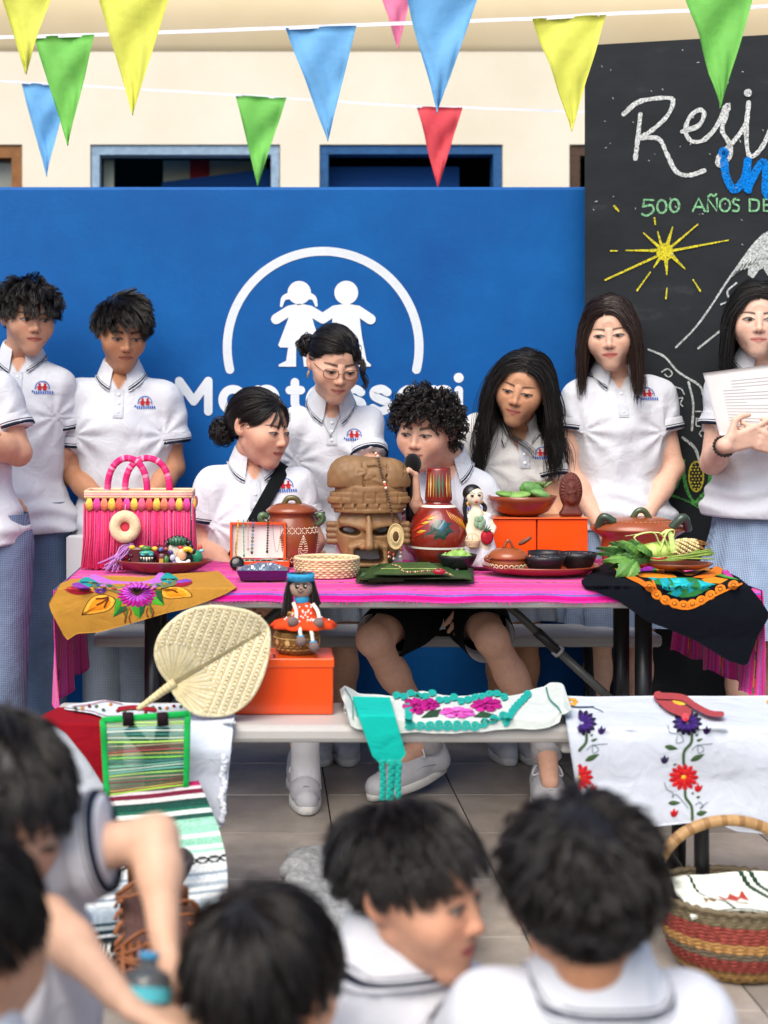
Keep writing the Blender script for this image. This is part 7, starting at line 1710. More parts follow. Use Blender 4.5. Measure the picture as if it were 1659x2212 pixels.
# foil in a purple dish
DF = 3.86; t = thing('purple_dish', 'dark purple dish filled with crumpled silver foil', 'dish', at(568, 1262, DF - .06)); c = at(568, 1250, DF); c[2] = TT
q = MB('#3a1440'); q.box(c + [0, 0, .008], (.125, .085, .014), bev=.004); V = []; 
for z_, kx, ky in ((.002, .060, .040), (.030, .073, .050), (.031, .070, .047), (.012, .060, .040)):
    for a, b_ in ((-1, -1), (1, -1), (1, 1), (-1, 1)): V.append(c + [a*kx, b_*ky, z_])
q.smooth = False; q.color('#4a1a52').add(V, [(i*4+j, i*4+(j+1) % 4, i*4+4+(j+1) % 4, i*4+4+j) for i in range(3) for j in range(4)]); q.build('dish', M_CARD, t)
q = MB('#c4ccd2'); q.smooth = False; q.grid(lambda u, v: c + [(u-.5)*.138, (v-.5)*.092, .030 + .010*rnd.random()*(1 - (2*u-1)**4)*(1-(2*v-1)**4) + .010*math.sin(u*3.1)*math.sin(v*3.1)], 26, 16); q.build('foil', VM('silver_foil', .22, .2, 40, .1, 30, .5, metal=.9), t)

# clay pot with lid
DC = 4.24; c = at(628, 1231, DC - .08); c = np.array([gx(630, DC), DC, TT]); t = thing('clay_pot', 'tall glazed brown clay pot with a lid and dotted cream pattern', 'pot', c)
prof = [(0, 0), (.060, 0), (.070, .010), (.082, .05), (.084, .09), (.078, .125), (.069, .143), (.067, .150), (.070, .153), (.070, .160)]
q = MB('#8a4526'); q.lathe(prof, 40, c); q.build('pot_body', M_CLAY, t)
q = MB('#914a28'); q.lathe([(.0735, .158), (.078, .160), (.079, .166), (.066, .177), (.040, .186), (.0, .188)], 40, c); q.build('lid', M_CLAY, t)
q = MB('#5f5a34'); q.tube(bez([c + [-.024, -.01, .184], c + [-.012, -.014, .202], c + [.012, -.014, .202], c + [.024, -.01, .184]], 14), .0085, 10); q.build('lid_handle', M_CLAY, t)
for g in (-1, 1): q = MB('#4f6a48'); q.tube(bez([c + [g*.072, -.012, .118], c + [g*.094, -.016, .136], c + [g*.090, -.016, .152], c + [g*.072, -.012, .146]], 12), np.linspace(.009, .010, 12), 10); q.build('handle', M_CLAY, t)
def potmap(prof, c, sy=1.0):
    P = np.array(prof)
    def f(a, z, off=0.0):
        i = np.argsort(P[:, 1], kind='stable'); r = np.interp(z, P[i, 1], P[i, 0]) + off; return [c[0] + r*math.sin(a), c[1] - r*math.cos(a)*sy, c[2] + z]
    return f
pm = potmap(prof[1:8], c); q = MB('#ead9bc')
def dots(q, pm, pts, r=.0022):
    for a, z in pts: p = np.array(pm(a, z, .0004)); q.ell(p, r, 6, 5)
def ring_dots(a, z, r, n=8): return [(a + r*math.cos(t)/.083, z + r*math.sin(t)) for t in np.linspace(0, 6.283, n+1)[:-1]]
for k in range(-4, 6): dots(q, pm, ring_dots(k*.24, .108, .0085, 8)); dots(q, pm, ring_dots(k*.26, .020, .007, 7), .0019)
for a0 in (.42, 1.35, -.5):
    for s_ in (1.0, .72, .42): dots(q, pm, [(a0 + .26*s_*math.sin(tt)*math.sin(tt/2)**1.2*.9, .062 + .032*s_*math.cos(tt)) for tt in np.linspace(0, 6.283, int(26*s_)+3)[:-1]], .0018)
fgp = q.build('dot_pattern', M_FIG, t); fgp['kind'] = 'stuff'

# low round basket
c = np.array([gx(706, 3.94), 3.94, TT]); t = thing('low_basket', 'low round pale palm basket on the pink cloth', 'basket', c)
q = MB(); woven(q, [(.083 + .006*min(1, i/3), .004 + i*.0062) for i in range(8)], 26, .0024, .0036, ['#dcc298', '#e4cda4', '#d8bb8c'], c, 1, .82); q.build('woven_wall', M_STRAW, t)
q = MB('#e2caa0'); q.tube([c + [.0895*math.cos(a), .0735*math.sin(a), .052] for a in np.linspace(0, 6.283, 60)[:-1]], .0052, 6, closed=True); q.build('rim', M_STRAW, t); q = MB('#d9c094'); q.lathe([(0, .006), (.08, .006)], 30, c, sy=.82); q.build('base', M_STRAW, t); q = MB('#cfcabc'); q.lathe([(0, .036), (.05, .036), (.075, .030)], 24, c, sy=.8); q.build('liner', M_CLOTH, t)

# carved wooden mask
DMk = 4.14; t = thing('wooden_mask', 'large carved brown wooden mask with a stepped headdress and open mouth', 'mask', at(796, 1225, DMk)); u_ = .000500; OX, OZ = gx(796, DMk), TT + .008
mk = lambda x, y, d=0.0: np.array([OX + (x - 378)*u_, DMk + d, OZ + (805 - y)*u_])
s = SDF(mk(100, 820, -.10), mk(660, 100, .07), .0026)
s.cone(mk(258, 272), mk(500, 282), .062, .060, 0, sc=(1, .82, 1)); s.ell(mk(380, 320), (.119, .048, .05), .02); s.cut(mk(380, 338), (0, 0, -1), .004)
def band(y, rx, ry, hh, dep): # curved plate
    a = mk(380, y); s.ell(a, (rx, ry, hh*1.6), .004); 
for y, rx, hh in ((352, .102, .012), (382, .116, .009), (414, .124, .010), (446, .112, .009), (474, .104, .007)):
    q2 = SDF(s.lo, s.lo + s.h*(np.array(s.nn) - 1), s.h); q2.ell(mk(380, y), (rx, .060, .06), 0); q2.cut(mk(0, y) + [0, 0, hh], (0, 0, 1), .004); q2.cut(mk(0, y) - [0, 0, hh], (0, 0, -1), .004); n_ = np.minimum(s.d.shape, q2.d.shape); s.d[:n_[0], :n_[1], :n_[2]] = np.minimum(s.d[:n_[0], :n_[1], :n_[2]], q2.d[:n_[0], :n_[1], :n_[2]])
s.ell(mk(380, 610, .005), (.100, .052, .105), .006); s.cone(mk(300, 740, -.005), mk(460, 740, -.005), .032, .032, .03)
s.cone(mk(215, 545, -.020), mk(350, 570, -.048), .006, .009, .012); s.cone(mk(545, 550, -.020), mk(400, 570, -.048), .006, .009, .012)
s.cone(mk(372, 515, -.050), mk(372, 680, -.078), .007, .013, .012); s.cone(mk(340, 685, -.058), mk(404, 685, -.058), .011, .011, .010)
for x in (262, 462): s.ell(mk(x, 596, -.04), (.033, .07, .0125), .004, 'cut', R=np.array(Euler((0, math.radians(8 if x < 300 else -8), 0)).to_matrix())); 
for a, b_ in (((270, 690), (270, 785)), ((470, 690), (470, 785)), ((270, 690), (320, 672)), ((320, 672), (420, 672)), ((420, 672), (470, 690)), ((270, 790), (470, 790))): s.cone(mk(*a, -.046), mk(*b_, -.046), .009, .009, .006)
s.cone(mk(315, 728, -.04), mk(430, 728, -.04), .014, .014, .003, 'cut', sc=(1, 5, 1)); s.cone(mk(312, 755, -.04), mk(432, 755, -.04), .014, .014, .003, 'cut', sc=(1, 5, 1))
for g, x in ((-1, 160), (1, 592)): 
    for k in range(4): s.cone(mk(x - 18, 560 + k*34, .005), mk(x + 18, 560 + k*34, .0), .010, .010, .003)
for x in (220, 300, 460, 540): s.cone(mk(x, 190, -.07), mk(x - (380-x)*.15, 330, -.07), .0045, .0045, .003, 'cut', sc=(1, 8, 1)) if False else None
# carved grooves and relief on the headdress
for x in (205, 275, 345, 415, 485, 550):
    d_ = -.060*math.sqrt(max(.05, 1 - ((x-380)/240)**2)); s.cone(mk(x, 368, d_), mk(x, 428, d_), .0034, .0034, .002, 'cut'); s.cone(mk(x + 20, 440, d_*.95), mk(x + 18, 456, d_*.95), .0034, .0034, .002, 'cut')
for x in (230, 345, 470, 560):
    d_ = lambda y: -.050*math.sqrt(max(.02, 1 - ((x-380)/238)**2 - ((y-300)/172)**2)); P = [mk(x + (x-380)*.05*k, 330 - 34*k, d_(330 - 34*k)) for k in range(5)]
    for a, b_ in zip(P[:-1], P[1:]): s.cone(a, b_, .0032, .0032, .002, 'cut')
dd = lambda x, y: -.050*math.sqrt(max(.02, 1 - ((x-380)/238)**2 - ((y-300)/172)**2))
for pts in ([(295, 265), (310, 235), (345, 235), (350, 250), (310, 268)], [(355, 285), (385, 252), (400, 262), (375, 282)], [(370, 205), (410, 200), (450, 215), (480, 240)], [(400, 290), (440, 305), (460, 320)]):
    for a, b_ in zip(pts[:-1], pts[1:]): s.cone(mk(*a, dd(*a)), mk(*b_, dd(*b_)), .0055, .0055, .003)
s.noise(.0006, 220, 5)
sl, X, Y, Z = s.sub(s.lo - 1, s.lo + s.h*s.nn + 1); s.d = np.maximum(s.d, (Y - (DMk + .022)).astype(np.float32) + 0*X + 0*Z)   # flat back
wcd = MB('#dcdde0'); wcd.box(mk(385, 560, .05), (.20, .004, .23), rot=(math.radians(-8), 0, 0)); tag(wcd.build('white_card', M_PAPER, None), 'plain white card propped up behind the wooden mask', 'card')
V, Q = s.mesh(); zz = (V[:, 2] - OZ)/.35; dk = np.clip((V[:, 1] - (DMk - .035))/.06, 0, 1)  # recess shade put into the wood colour: darker further back
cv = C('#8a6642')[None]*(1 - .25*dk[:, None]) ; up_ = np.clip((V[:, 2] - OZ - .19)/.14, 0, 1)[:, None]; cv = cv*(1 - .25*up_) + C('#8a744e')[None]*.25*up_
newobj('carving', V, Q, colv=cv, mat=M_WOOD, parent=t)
t = thing('ear_disc', 'pale coiled palm ring hung over the right eye of the mask', 'ring', mk(527, 620, -.075)); q = MB(); c = mk(527, 620, -.072)
for i in range(6): q.color(['#d9c092', '#cdb27e'][i % 2]); r_ = .0135 + i*.0030; q.tube([c + [r_*math.cos(a)*.80, -.002*math.cos(i), r_*math.sin(a)*1.28] for a in np.linspace(0, 6.283, 40)[:-1]], .0022, 6, closed=True)
q.build('coil', M_STRAW, t)
t = thing('bead_string', 'brown seed bead string hanging over the right half of the mask', 'necklace', mk(470, 350, -.06)); q = MB()
P = bez([mk(405, 128, -.01), mk(425, 150, -.045), mk(440, 230, -.058), mk(462, 300, -.060), mk(480, 380, -.068), mk(500, 460, -.070), mk(515, 540, -.064)], 60)
for i in range(0, 60, 2): c_ = '#e8d4bc' if i in (6, 10, 30, 34) else '#c9452e' if i in (8, 32) else '#4a2f1c'; q.color(c_).ell(P[i], .0048 if c_ != '#4a2f1c' else .0036, 8, 6)
q.tube(P, .0008, 4); q.build('beads', M_FIG, t)
t = thing('coral_beads', 'coral and white beads dangling beside the mouth of the mask', 'necklace', mk(520, 740, -.06)); q = MB()
for (x, y, c_) in [(492, 720, '#d8584a'), (492, 744, '#e6b2a2'), (520, 732, '#d8584a'), (522, 756, '#ecd8c8'), (562, 700, '#d8584a'), (562, 722, '#e6b2a2'), (560, 745, '#ecd8c8')]: q.color(c_).ell(mk(x, y, -.062 + .0003*abs(x-378)*.4), .0052, 8, 6)
q.color('#3a2a20'); q.tube([mk(505, 690, -.062), mk(492, 715, -.062), mk(492, 750, -.062)], .0009, 4); q.tube([mk(530, 695, -.06), mk(521, 730, -.06), mk(522, 760, -.06)], .0009, 4); q.tube([mk(560, 690, -.04), mk(562, 750, -.04)], .0009, 4); q.build('beads', M_FIG, t)

# lacquered gourd jug
DG = 4.17; c = np.array([gx(947, DG), DG, TT]); t = thing('gourd_jug', 'round red lacquered gourd jug with a painted cup over its neck', 'jug', c)
prof = [(0, 0), (.045, 0), (.066, .012), (.085, .045), (.0925, .085), (.090, .115), (.078, .150), (.058, .178), (.042, .190), (.036, .196), (.036, .215)]
q = MB('#7e2217'); q.lathe(prof, 44, c); q.build('jug_body', M_LACQ, t)
prof2 = [(.037, .196), (.0405, .200), (.0415, .205), (.0385, .25), (.037, .292), (.034, .298), (0, .299)]
q = MB('#7e2217'); q.lathe(prof2, 32, c); q.build('cup', M_LACQ, t)
pm = potmap(prof[1:10], c); pc2 = potmap(prof2[:6], c)
q = MB('#e9e4da'); q.grid(lambda u, v: pm((u-.5)*6.283, .060 + v*.006, .0008), 60, 1); q.grid(lambda u, v: pm((u-.5)*6.283, .181 + v*.007, .0008), 60, 1); q.build('white_band', M_LACQ, t)
q = MB(); ln = lambda pts, c_, o: (q.color(c_), q.fan(pts, pm, 3, off=o))
ln([(-.95, .085), (-.5, .110), (-.35, .135), (-.25, .160), (.05, .158), (.35, .140), (.55, .112), (.25, .110), (.05, .088), (-.3, .082)], '#123a30', .0008)
for a, z0, z1, c_ in [(-.75, .12, .165, '#c8321e'), (-.9, .105, .14, '#d63c20'), (-.55, .14, .172, '#d8481e'), (-.85, .088, .118, '#b82a1c')]: ln([(a - .35, z0), (a, (z0+z1)/2 - .006), (a + .32, z1 - .008), (a + .05, (z0+z1)/2 + .006)], c_, .0016)
for a, z in ((-.6, .138), (-.72, .112), (-.4, .152)): ln([(a - .2, z - .004), (a, z - .005), (a + .2, z + .004), (a, z + .005)], '#d8a42a', .0022)
for k in range(7): a = .25 + k*.1; ln([(a, .176 - k*.004), (a + .05, .172 - k*.005), (a + .16, .145 - k*.006), (a + .08, .155 - k*.005)], '#d8941e', .0014 + .0002*k)
ln([(-.2, .120), (.1, .150), (.2, .132), (.0, .110)], '#1f5a6a', .0018); q.build('painted_leaves', M_LACQ, t)
q = MB()
for k, (a, c_) in enumerate([(-.95, '#d8a04a'), (-.75, '#e0c08a'), (-.3, '#1f7a5a'), (-.05, '#238a66'), (.2, '#1f7a5a'), (.55, '#e0b46a'), (.72, '#c8742a'), (.9, '#e0b46a'), (-.5, '#a8842a')]): q.color(c_).fan([(a - .035, .225), (a - .07, .25), (a, .288), (a + .07, .25), (a + .035, .215), (a, .21)], pc2, 2, off=.0008)
q.build('cup_stripes', M_LACQ, t)

# cloth doll in a white dress
DD = 4.12; c = at(1040, 1190, DD); c[2] = TT; t = thing('cloth_doll', 'cream cloth doll in a white dress with a tomato, holding a tiny basket', 'doll', c); hx = gx(1026, DD)
s = SDF(c - [.08, .06, .01], c + [.08, .06, .27], .003); dl = lambda x, y, d=0.0: at(x, y, DD + d)
s.ell(dl(1024, 1072), (.027, .024, .029), 0); s.cone(dl(1026, 1085), dl(1028, 1105), .010, .012, .008); s.cone(dl(1030, 1115), dl(1040, 1180), .022, .036, .02); s.cone(dl(1016, 1112), dl(1012, 1145, -.01), .009, .0075, .008); s.cone(dl(1012, 1145, -.01), dl(1016, 1165, -.03), .0075, .0075, .006); s.cone(dl(1050, 1112), dl(1066, 1140, -.005), .009, .008, .008); s.cone(dl(1066, 1140, -.005), dl(1064, 1150, -.02), .008, .007, .006)
V, Q = s.mesh(); newobj('body', V, Q, colv=np.tile(C('#e6d8bf'), (len(V), 1)), mat=M_CLOTH, parent=t)
q = MB('#eceaf0'); dc = dl(1040, 1150); q.lathe([(.020, .062), (.028, .052), (.033, .02), (.045, -.03), (.062, -.085), (.060, -.086)], 36, dl(1038, 1158), sy=.75, wob=lambda a, i: 1 + .03*i*math.sin(7*a)*.5); q.ell(dl(1014, 1117), (.013, .012, .012)); q.ell(dl(1053, 1116), (.013, .012, .012)); q.build('dress', M_CLOTH, t)
q = MB('#121014'); q.ell(dl(1020, 1066, .006), (.029, .026, .028), 18, 12); q.tube(bez([dl(1008, 1075, -.004), dl(1004, 1100, -.006), dl(1008, 1130, -.008)], 10), np.linspace(.009, .005, 10), 8); q.tube(bez([dl(1040, 1085, .01), dl(1048, 1095, .012), dl(1046, 1105, .01)], 8), .006, 8); q.build('hair', M_HAIR, t)
q = MB('#ead9c0'); q.ell(dl(1027, 1074, -.007), (.0225, .020, .025), 18, 12); q.build('face', M_CLOTH, t)
q = MB('#1c1612'); q.ell(dl(1020, 1071, -.0265), (.0052, .002, .0036)); q.ell(dl(1035, 1070, -.0255), (.0052, .002, .0036)); q.tube([dl(1014, 1066, -.024), dl(1021, 1064, -.026), dl(1026, 1067, -.027)], .0009, 4); q.tube([dl(1031, 1066, -.027), dl(1036, 1063, -.026), dl(1041, 1066, -.022)], .0009, 4); q.build('eyes', M_FIG, t); q = MB('#b81a2c'); q.ell(dl(1029, 1084, -.0265), (.0048, .002, .0032)); q.build('lips', M_FIG, t); q = MB('#c9a04a'); q.ell(dl(1010, 1088, -.012), (.004, .003, .006)); q.ell(dl(1041, 1084, -.012), (.003, .003, .005)); q.build('earring', M_METAL, t)
q = MB('#b31a2e'); q.ell(dl(1052, 1160, -.040), (.019, .008, .023), 16, 10); q.color('#c83040').ell(dl(1048, 1157, -.045), (.006, .004, .009)); q.build('tomato', M_THREAD, t); q = MB('#4a6a4a')
for i in range(5): a = -2.4 + i*.5; q.tube([dl(1050, 1148, -.047), dl(1050 + 14*math.cos(a), 1148 + 14*math.sin(a), -.045)], [.003, .001], 6)
q.color('#8fae90'); [q.ell(dl(1036 + 8*math.cos(i*1.3), 1128 + 8*math.sin(i*1.3), -.034), (.008, .003, .011), 8, 6) for i in range(5)]; q.build('leaf_print', M_THREAD, t)
tb2 = thing('tiny_basket', 'tiny straw basket on the arm of the white dress doll', 'basket', dl(1020, 1175, -.05)); q = MB(); bc = dl(1021, 1180, -.045); woven(q, [(.016 + .004*min(1, i/3), i*.0042) for i in range(5)], 12, .0012, .0026, ['#dcc29a', '#e6b9a0'], bc); q.color('#dcc29a').tube([bc + [.020*math.cos(a), 0, .018 + .020*math.sin(a)] for a in np.linspace(0, 3.14, 14)], .0018, 6); q.ell(bc + [0, 0, .004], (.017, .017, .012), 12, 8); q.build('weave', M_STRAW, tb2)

# black bowls
def bowl(label, x, D, R, h, col, z0=None, group=None, mat=None, legs=False, name='bowl'):
    z0 = TT if z0 is None else z0; c = np.array([gx(x, D), D, z0]); t = thing(name, label, 'bowl', c, group)
    lz = .014 if legs else 0
    q = MB(col); q.lathe([(0, lz), (R*.45, lz), (R*.75, lz + h*.25), (R*.95, lz + h*.75), (R, lz + h), (R*.96, lz + h*1.01), (R*.90, lz + h*.78), (R*.68, lz + h*.4), (R*.3, lz + h*.28), (0, lz + h*.28)], 36, c); q.build('bowl_wall', mat or M_MATTECLAY, t)
    if legs:
        for a in (.6, 2.7, 4.6): q = MB(col); q.tube([c + [R*.5*math.cos(a), R*.5*math.sin(a), lz + .006], c + [R*.55*math.cos(a), R*.55*math.sin(a), 0]], [.010, .007], 8); q.build('foot', mat or M_MATTECLAY, t)
    return t, c
M_BLK = VM('black_clay', .38, .3, 120, .15, 30, .5)
t, c = bowl('black three-legged bowl of green tomatillos in front of the jug', 987, 4.0, .0575, .042, '#1c1b1f', mat=M_BLK, legs=True)
for i, (dx, dy, dz, r) in enumerate([(-.018, -.01, .048, .017), (.010, -.012, .052, .019), (-.002, .018, .05, .018), (.030, .006, .046, .015), (-.034, .008, .044, .014), (.026, -.022, .044, .013)]):
    o_ = thing('tomatillo', 'green husked tomatillo heaped in the black three-legged bowl', 'tomatillo', c + [dx, dy, dz], 'tomatillos in the black bowl'); q = MB('#8fb85a'); q.ell(c + [dx, dy, dz], r, 14, 10, f=lambda V: 1 + .05*np.sin(6*np.arctan2(V[:, 1], V[:, 0])), rot=(.4*i, .7*i, 0)); q.color('#b6cc7a').tube([c + [dx, dy, dz + r*.9], c + [dx + .004, dy, dz + r*1.2]], .002, 6); q.build('fruit', M_LEAF, o_)

# folded banana leaf with a bead string
rf = RM(1200, 1700, .663); t = thing('banana_leaf', 'folded dark green banana leaf lying on the table edge', 'leaf', at(890, 1245, 3.82)); ZL = TT
def leafsheet(x0, x1, yb, yf, z0, lift, seed, fr0=0):
    w_ = wob(seed, 5, 1.0)
    def fn(u, v):
        (xa, xb) = (x0[0] + (x0[1]-x0[0])*v, x1[0] + (x1[1]-x1[0])*v); X, Y = rf(xa + (xb-xa)*u, 0)[0], rf(0, yb + (yf-yb)*v)[1]
        z = z0 + .004*w_(u*6, v*6) + lift*(1-u)**6; D = F*(CAMZ - z)/(Y - CY); return np.array([gx(X, D), D, z])
    return fn
for i, (x0, x1, yb, yf, z0, lift, sd, col) in enumerate([((330, 300), (1000, 1005), 800, 892, .004, .0, 3, '#24401f'), ((400, 310), (960, 990), 795, 880, .012, .006, 5, '#2f5226'), ((440, 330), (800, 1000), 785, 872, .020, .010, 7, '#284a22'), ((520, 390), (740, 880), 778, 850, .030, .006, 9, '#35592b')]):
    q = MB(col); q.sheet(leafsheet(x0, x1, yb, yf, ZL + z0, lift, sd), 34, 18, .0016); q.build('leaf_layer', M_LEAF, t)
q = MB('#2d4f26')
for (xa, ya, za, R_, L__) in ((330, 862, .016, .014, 250), (380, 880, .012, .010, 240)):
    X, Y = rf(xa, ya); D = F*(CAMZ - ZL - za)/(Y - CY); c = np.array([gx(X, D), D, ZL + za]); n_ = 14
    q.grid(lambda u, v: c + np.array([u*.10*L__/250 + .004*math.sin(v*9), -R_*math.sin(v*5.2 - .6)*(1 - .5*u) , R_*math.cos(v*5.2 - .6)*(1 - .55*u)]), 10, 20)
q.build('leaf_roll', M_LEAF, t)
q = MB('#a9b86a'); q.tube([leafsheet((520, 390), (740, 880), 778, 850, ZL + .033, .006, 9)(u, .5) for u in np.linspace(0, 1, 16)], .0016, 5); q.build('midrib', M_LEAF, t)
t = thing('bead_string', 'thin bead string with a red pendant lying on the banana leaf', 'necklace', at(930, 1230, 3.85)); q = MB()
def onleaf(x, y, z=.042): X, Y = rf(x, y); D = F*(CAMZ - ZL - z)/(Y - CY); return np.array([gx(X, D), D, ZL + z])
P = bez([onleaf(520, 790), onleaf(560, 800), onleaf(590, 830), onleaf(660, 832), onleaf(720, 826), onleaf(780, 830, .038), onleaf(840, 838, .036), onleaf(880, 855, .034)], 70)
for i in range(70): q.color(['#1d1a16', '#d8c23a', '#1d1a16', '#3f8a3a', '#c8302a', '#e2dccb'][i % 6]).ell(P[i], .0024, 6, 5)
q.color('#a31f2a').ell(onleaf(800, 830, .042), (.018, .010, .008), 12, 8); q.color('#6a1420').ell(onleaf(792, 822, .046), (.006, .005, .006)); q.build('beads', M_FIG, t)

# orange box on the right with bowl and plaque
DO = 4.24; xa, xb = gx(1066, DO), gx(1270, DO); zo = gz(1122, DO); t = thing('orange_box', 'glossy orange cardboard box on the table under the nopal bowl', 'box', ((xa+xb)/2, DO + .07, TT))
xm = gx(1160, DO)
q = MB('#ee5210'); q.box(((xa+xm)/2 - .001, DO + .075, (TT+zo)/2), (xm-xa-.002, .15, zo-TT), bev=.003); q.box(((xm+xb)/2 + .001, DO + .075, (TT+zo)/2), (xb-xm-.002, .15, zo-TT), bev=.003); q.color('#5a2410').box((xm, DO + .08, (TT+zo)/2 - .001), (.006, .13, zo-TT-.012)); q.build('carton', M_CARD, t)
q = MB('#ee6a2c'); q.box(((xa+xb)/2, DO + .073, zo + .0035), (xb-xa+.004, .158, .004), bev=.0012); q.build('carton_lid', M_CARD, t)
t, c = bowl('wide red clay bowl of green nopal pieces on top of the orange box', 1128, DO + .075, .107, .062, '#8a4022', zo + .006, mat=M_CLAY, name='clay_bowl')
q = MB('#6f9a4a'); q.ell(c + [-.04, -.02, .064], (.05, .035, .012), 18, 8, rot=(.1, .15, .3)); q.color('#82aa58').ell(c + [-.02, -.04, .066], (.040, .028, .010), 18, 8, rot=(.2, -.1, -.2)); q.color('#5f8f4c').ell(c + [.028, -.015, .080], (.042, .022, .024), 18, 10, rot=(.3, .35, .2), f=lambda V: 1 + .08*np.sin(9*V[:, 0] + 5*V[:, 2])); q.color('#6f9c58').ell(c + [.05, -.03, .068], (.035, .025, .014), 14, 8, rot=(0, .3, 0))
for i in range(26): q.color('#3f6a34').ell(c + [.028 + rnd.uniform(-.034, .034), -.033 + rnd.uniform(-.003, .003), .080 + rnd.uniform(-.015, .018)], .0016, 5, 4)
nob = q.build('nopal_pads', M_LEAF, None); tag(nob, 'green nopal cactus pads piled in the clay bowl on the orange box', 'nopal')
q = MB('#7f9a5a'); 
for i in range(16): a = rnd.uniform(0, 6.28); b_ = c + [.062 + .010*math.cos(a), .01 + .008*math.sin(a), .085]; q.tube([b_, b_ + [.012*math.cos(a), .012*math.sin(a), .014], b_ + [.022*math.cos(a), .020*math.sin(a), .020]], [.003, .004, .001], 5)
o_ = q.build('herb_sprig', M_LEAF, None); tag(o_, 'small pale green sprig sticking out of the nopal bowl', 'herb')
zp = zo + .006; t = thing('carved_plaque', 'oval dark red carved clay plaque standing on the orange box', 'plaque', np.array([gx(1233, DO + .05), DO + .05, zp])); c = np.array([gx(1233, DO + .05), DO + .05, zp])
s = SDF(c - [.06, .05, .01], c + [.06, .05, .16], .0024); s.ell(c + [0, 0, .078], (.036, .016, .058), 0); s.cone(c + [-.026, 0, .008], c + [.026, 0, .008], .010, .010, .006, sc=(1, 1.6, .9)); s.cone(c + [-.016, 0, .02], c + [.016, 0, .02], .012, .012, .01)
for k in range(26): a = 2*math.pi*k/26; d_ = np.array([math.cos(a), 0, math.sin(a)]); s.cone(c + [.024*d_[0], -.013, .080 + .036*d_[2]], c + [.033*d_[0], -.008, .080 + .052*d_[2]], .0018, .0016, .0015)
s.cone(c + [0, -.016, .050], c + [0, -.017, .092], .013, .007, .006, sc=(1, .6, 1)); s.cone(c + [-.009, -.019, .072], c + [.009, -.019, .076], .004, .004, .003); 
for k in range(4): s.cone(c + [-.010 + k*.0065, -.024, .045], c + [-.006 + k*.004, -.024, .085], .0011, .0011, .001, 'cut')
V, Q = s.mesh(); newobj('relief', V, Q, colv=np.tile(C('#5f2a20'), (len(V), 1)), mat=M_MATTECLAY, parent=t)

# big clay plate with small pot and black bowls
DL = 3.98; c = np.array([gx(1168, DL), DL, TT]); t = thing('clay_plate', 'large round red clay plate carrying black bowls and a lidded pot', 'plate', c)
q = MB('#8a3e24'); q.lathe([(0, .003), (.10, .003), (.14, .010), (.166, .024), (.169, .029), (.163, .029), (.135, .017), (.10, .012), (0, .011)], 52, c, sy=.72); q.build('dish', M_CLAY, t); zpl = TT + .013
t = thing('lidded_pot', 'small glazed brown pot with a lid and daisy band on the clay plate', 'pot', at(1098, 1225, 3.93)); c = np.array([gx(1098, 3.94), 3.94, zpl]); prof = [(0, 0), (.036, 0), (.046, .008), (.052, .022), (.053, .030), (.050, .036), (.054, .040)]
q = MB('#8a4a22'); q.lathe(prof, 32, c); q.build('pot_body', M_CLAY, t); q = MB('#9a5026'); q.lathe([(.057, .040), (.058, .044), (.050, .056), (.030, .066), (0, .069)], 32, c); q.build('lid', M_CLAY, t); q = MB('#8a4a26'); q.tube(bez([c + [-.014, 0, .066], c + [-.002, 0, .088], c + [.006, 0, .084], c + [.014, 0, .066]], 12), .0042, 8); q.build('lid_handle', M_CLAY, t)
for g in (-1, 1): q = MB('#84441f'); q.tube(bez([c + [g*.05, -.006, .030], c + [g*.066, -.008, .036], c + [g*.056, -.008, .046]], 8), .006, 8); q.build('handle', M_CLAY, t)
pm = potmap(prof[1:6], c); q = MB('#efe0b8')
for k in range(-5, 6):
    for tt in np.linspace(0, 6.283, 9)[:-1]: q.color('#efe0b8').ell(pm(k*.29 + .10*math.cos(tt), .018 + .0048*math.sin(tt), .0004), .0018, 6, 5)
    q.color('#3a1f10').ell(pm(k*.29, .018, .0004), .002, 6, 5)
q.build('daisy_band', M_FIG, t)['kind'] = 'stuff'
def beans(c, R, h, n, cols, label):
    q = MB()
    for i in range(n): a = rnd.uniform(0, 6.28); r = R*math.sqrt(rnd.random())*.82; q.color(rnd.choice(cols)).ell(c + [r*math.cos(a), r*math.sin(a), h + rnd.uniform(-.002, .004)], (.006, .004, .0035), 7, 5, rot=(rnd.uniform(0, 3), rnd.uniform(0, 3), a))
    o = q.build('beans', M_GLOSSBLACK, None); tag(o, label, 'beans', kind='stuff')
t, c = bowl('black clay bowl of beans at the front of the clay plate', 1176, 3.92, .060, .047, '#1b1a1e', zpl, 'black bowls on the clay plate', M_BLK); beans(c, .06, .037, 120, ['#15151a', '#3a3a42', '#55555e', '#20202a'], 'dark beans filling the front black bowl on the clay plate')
t, c = bowl('black clay bowl of beans at the right of the clay plate', 1248, 3.98, .055, .050, '#1b1a1e', zpl, 'black bowls on the clay plate', M_BLK); beans(c, .055, .042, 110, ['#15151a', '#30303a', '#4a4a54'], 'dark beans filling the right black bowl on the clay plate')
t, c = bowl('empty black clay bowl at the back of the clay plate', 1180, 4.05, .055, .046, '#1b1a1e', zpl, 'black bowls on the clay plate', M_BLK)
t = thing('ginger_root', 'small brown root lying on the rim of the front black bowl', 'root', at(1142, 1165, 3.98)); q = MB('#7a4a34'); q.tube(bez([at(1120, 1176, 3.99), at(1135, 1168, 3.985), at(1148, 1160, 3.985)], 8), [.004, .006, .007, .007, .006, .006, .005, .003], 8); q.build('root_body', M_LEATHER, t)

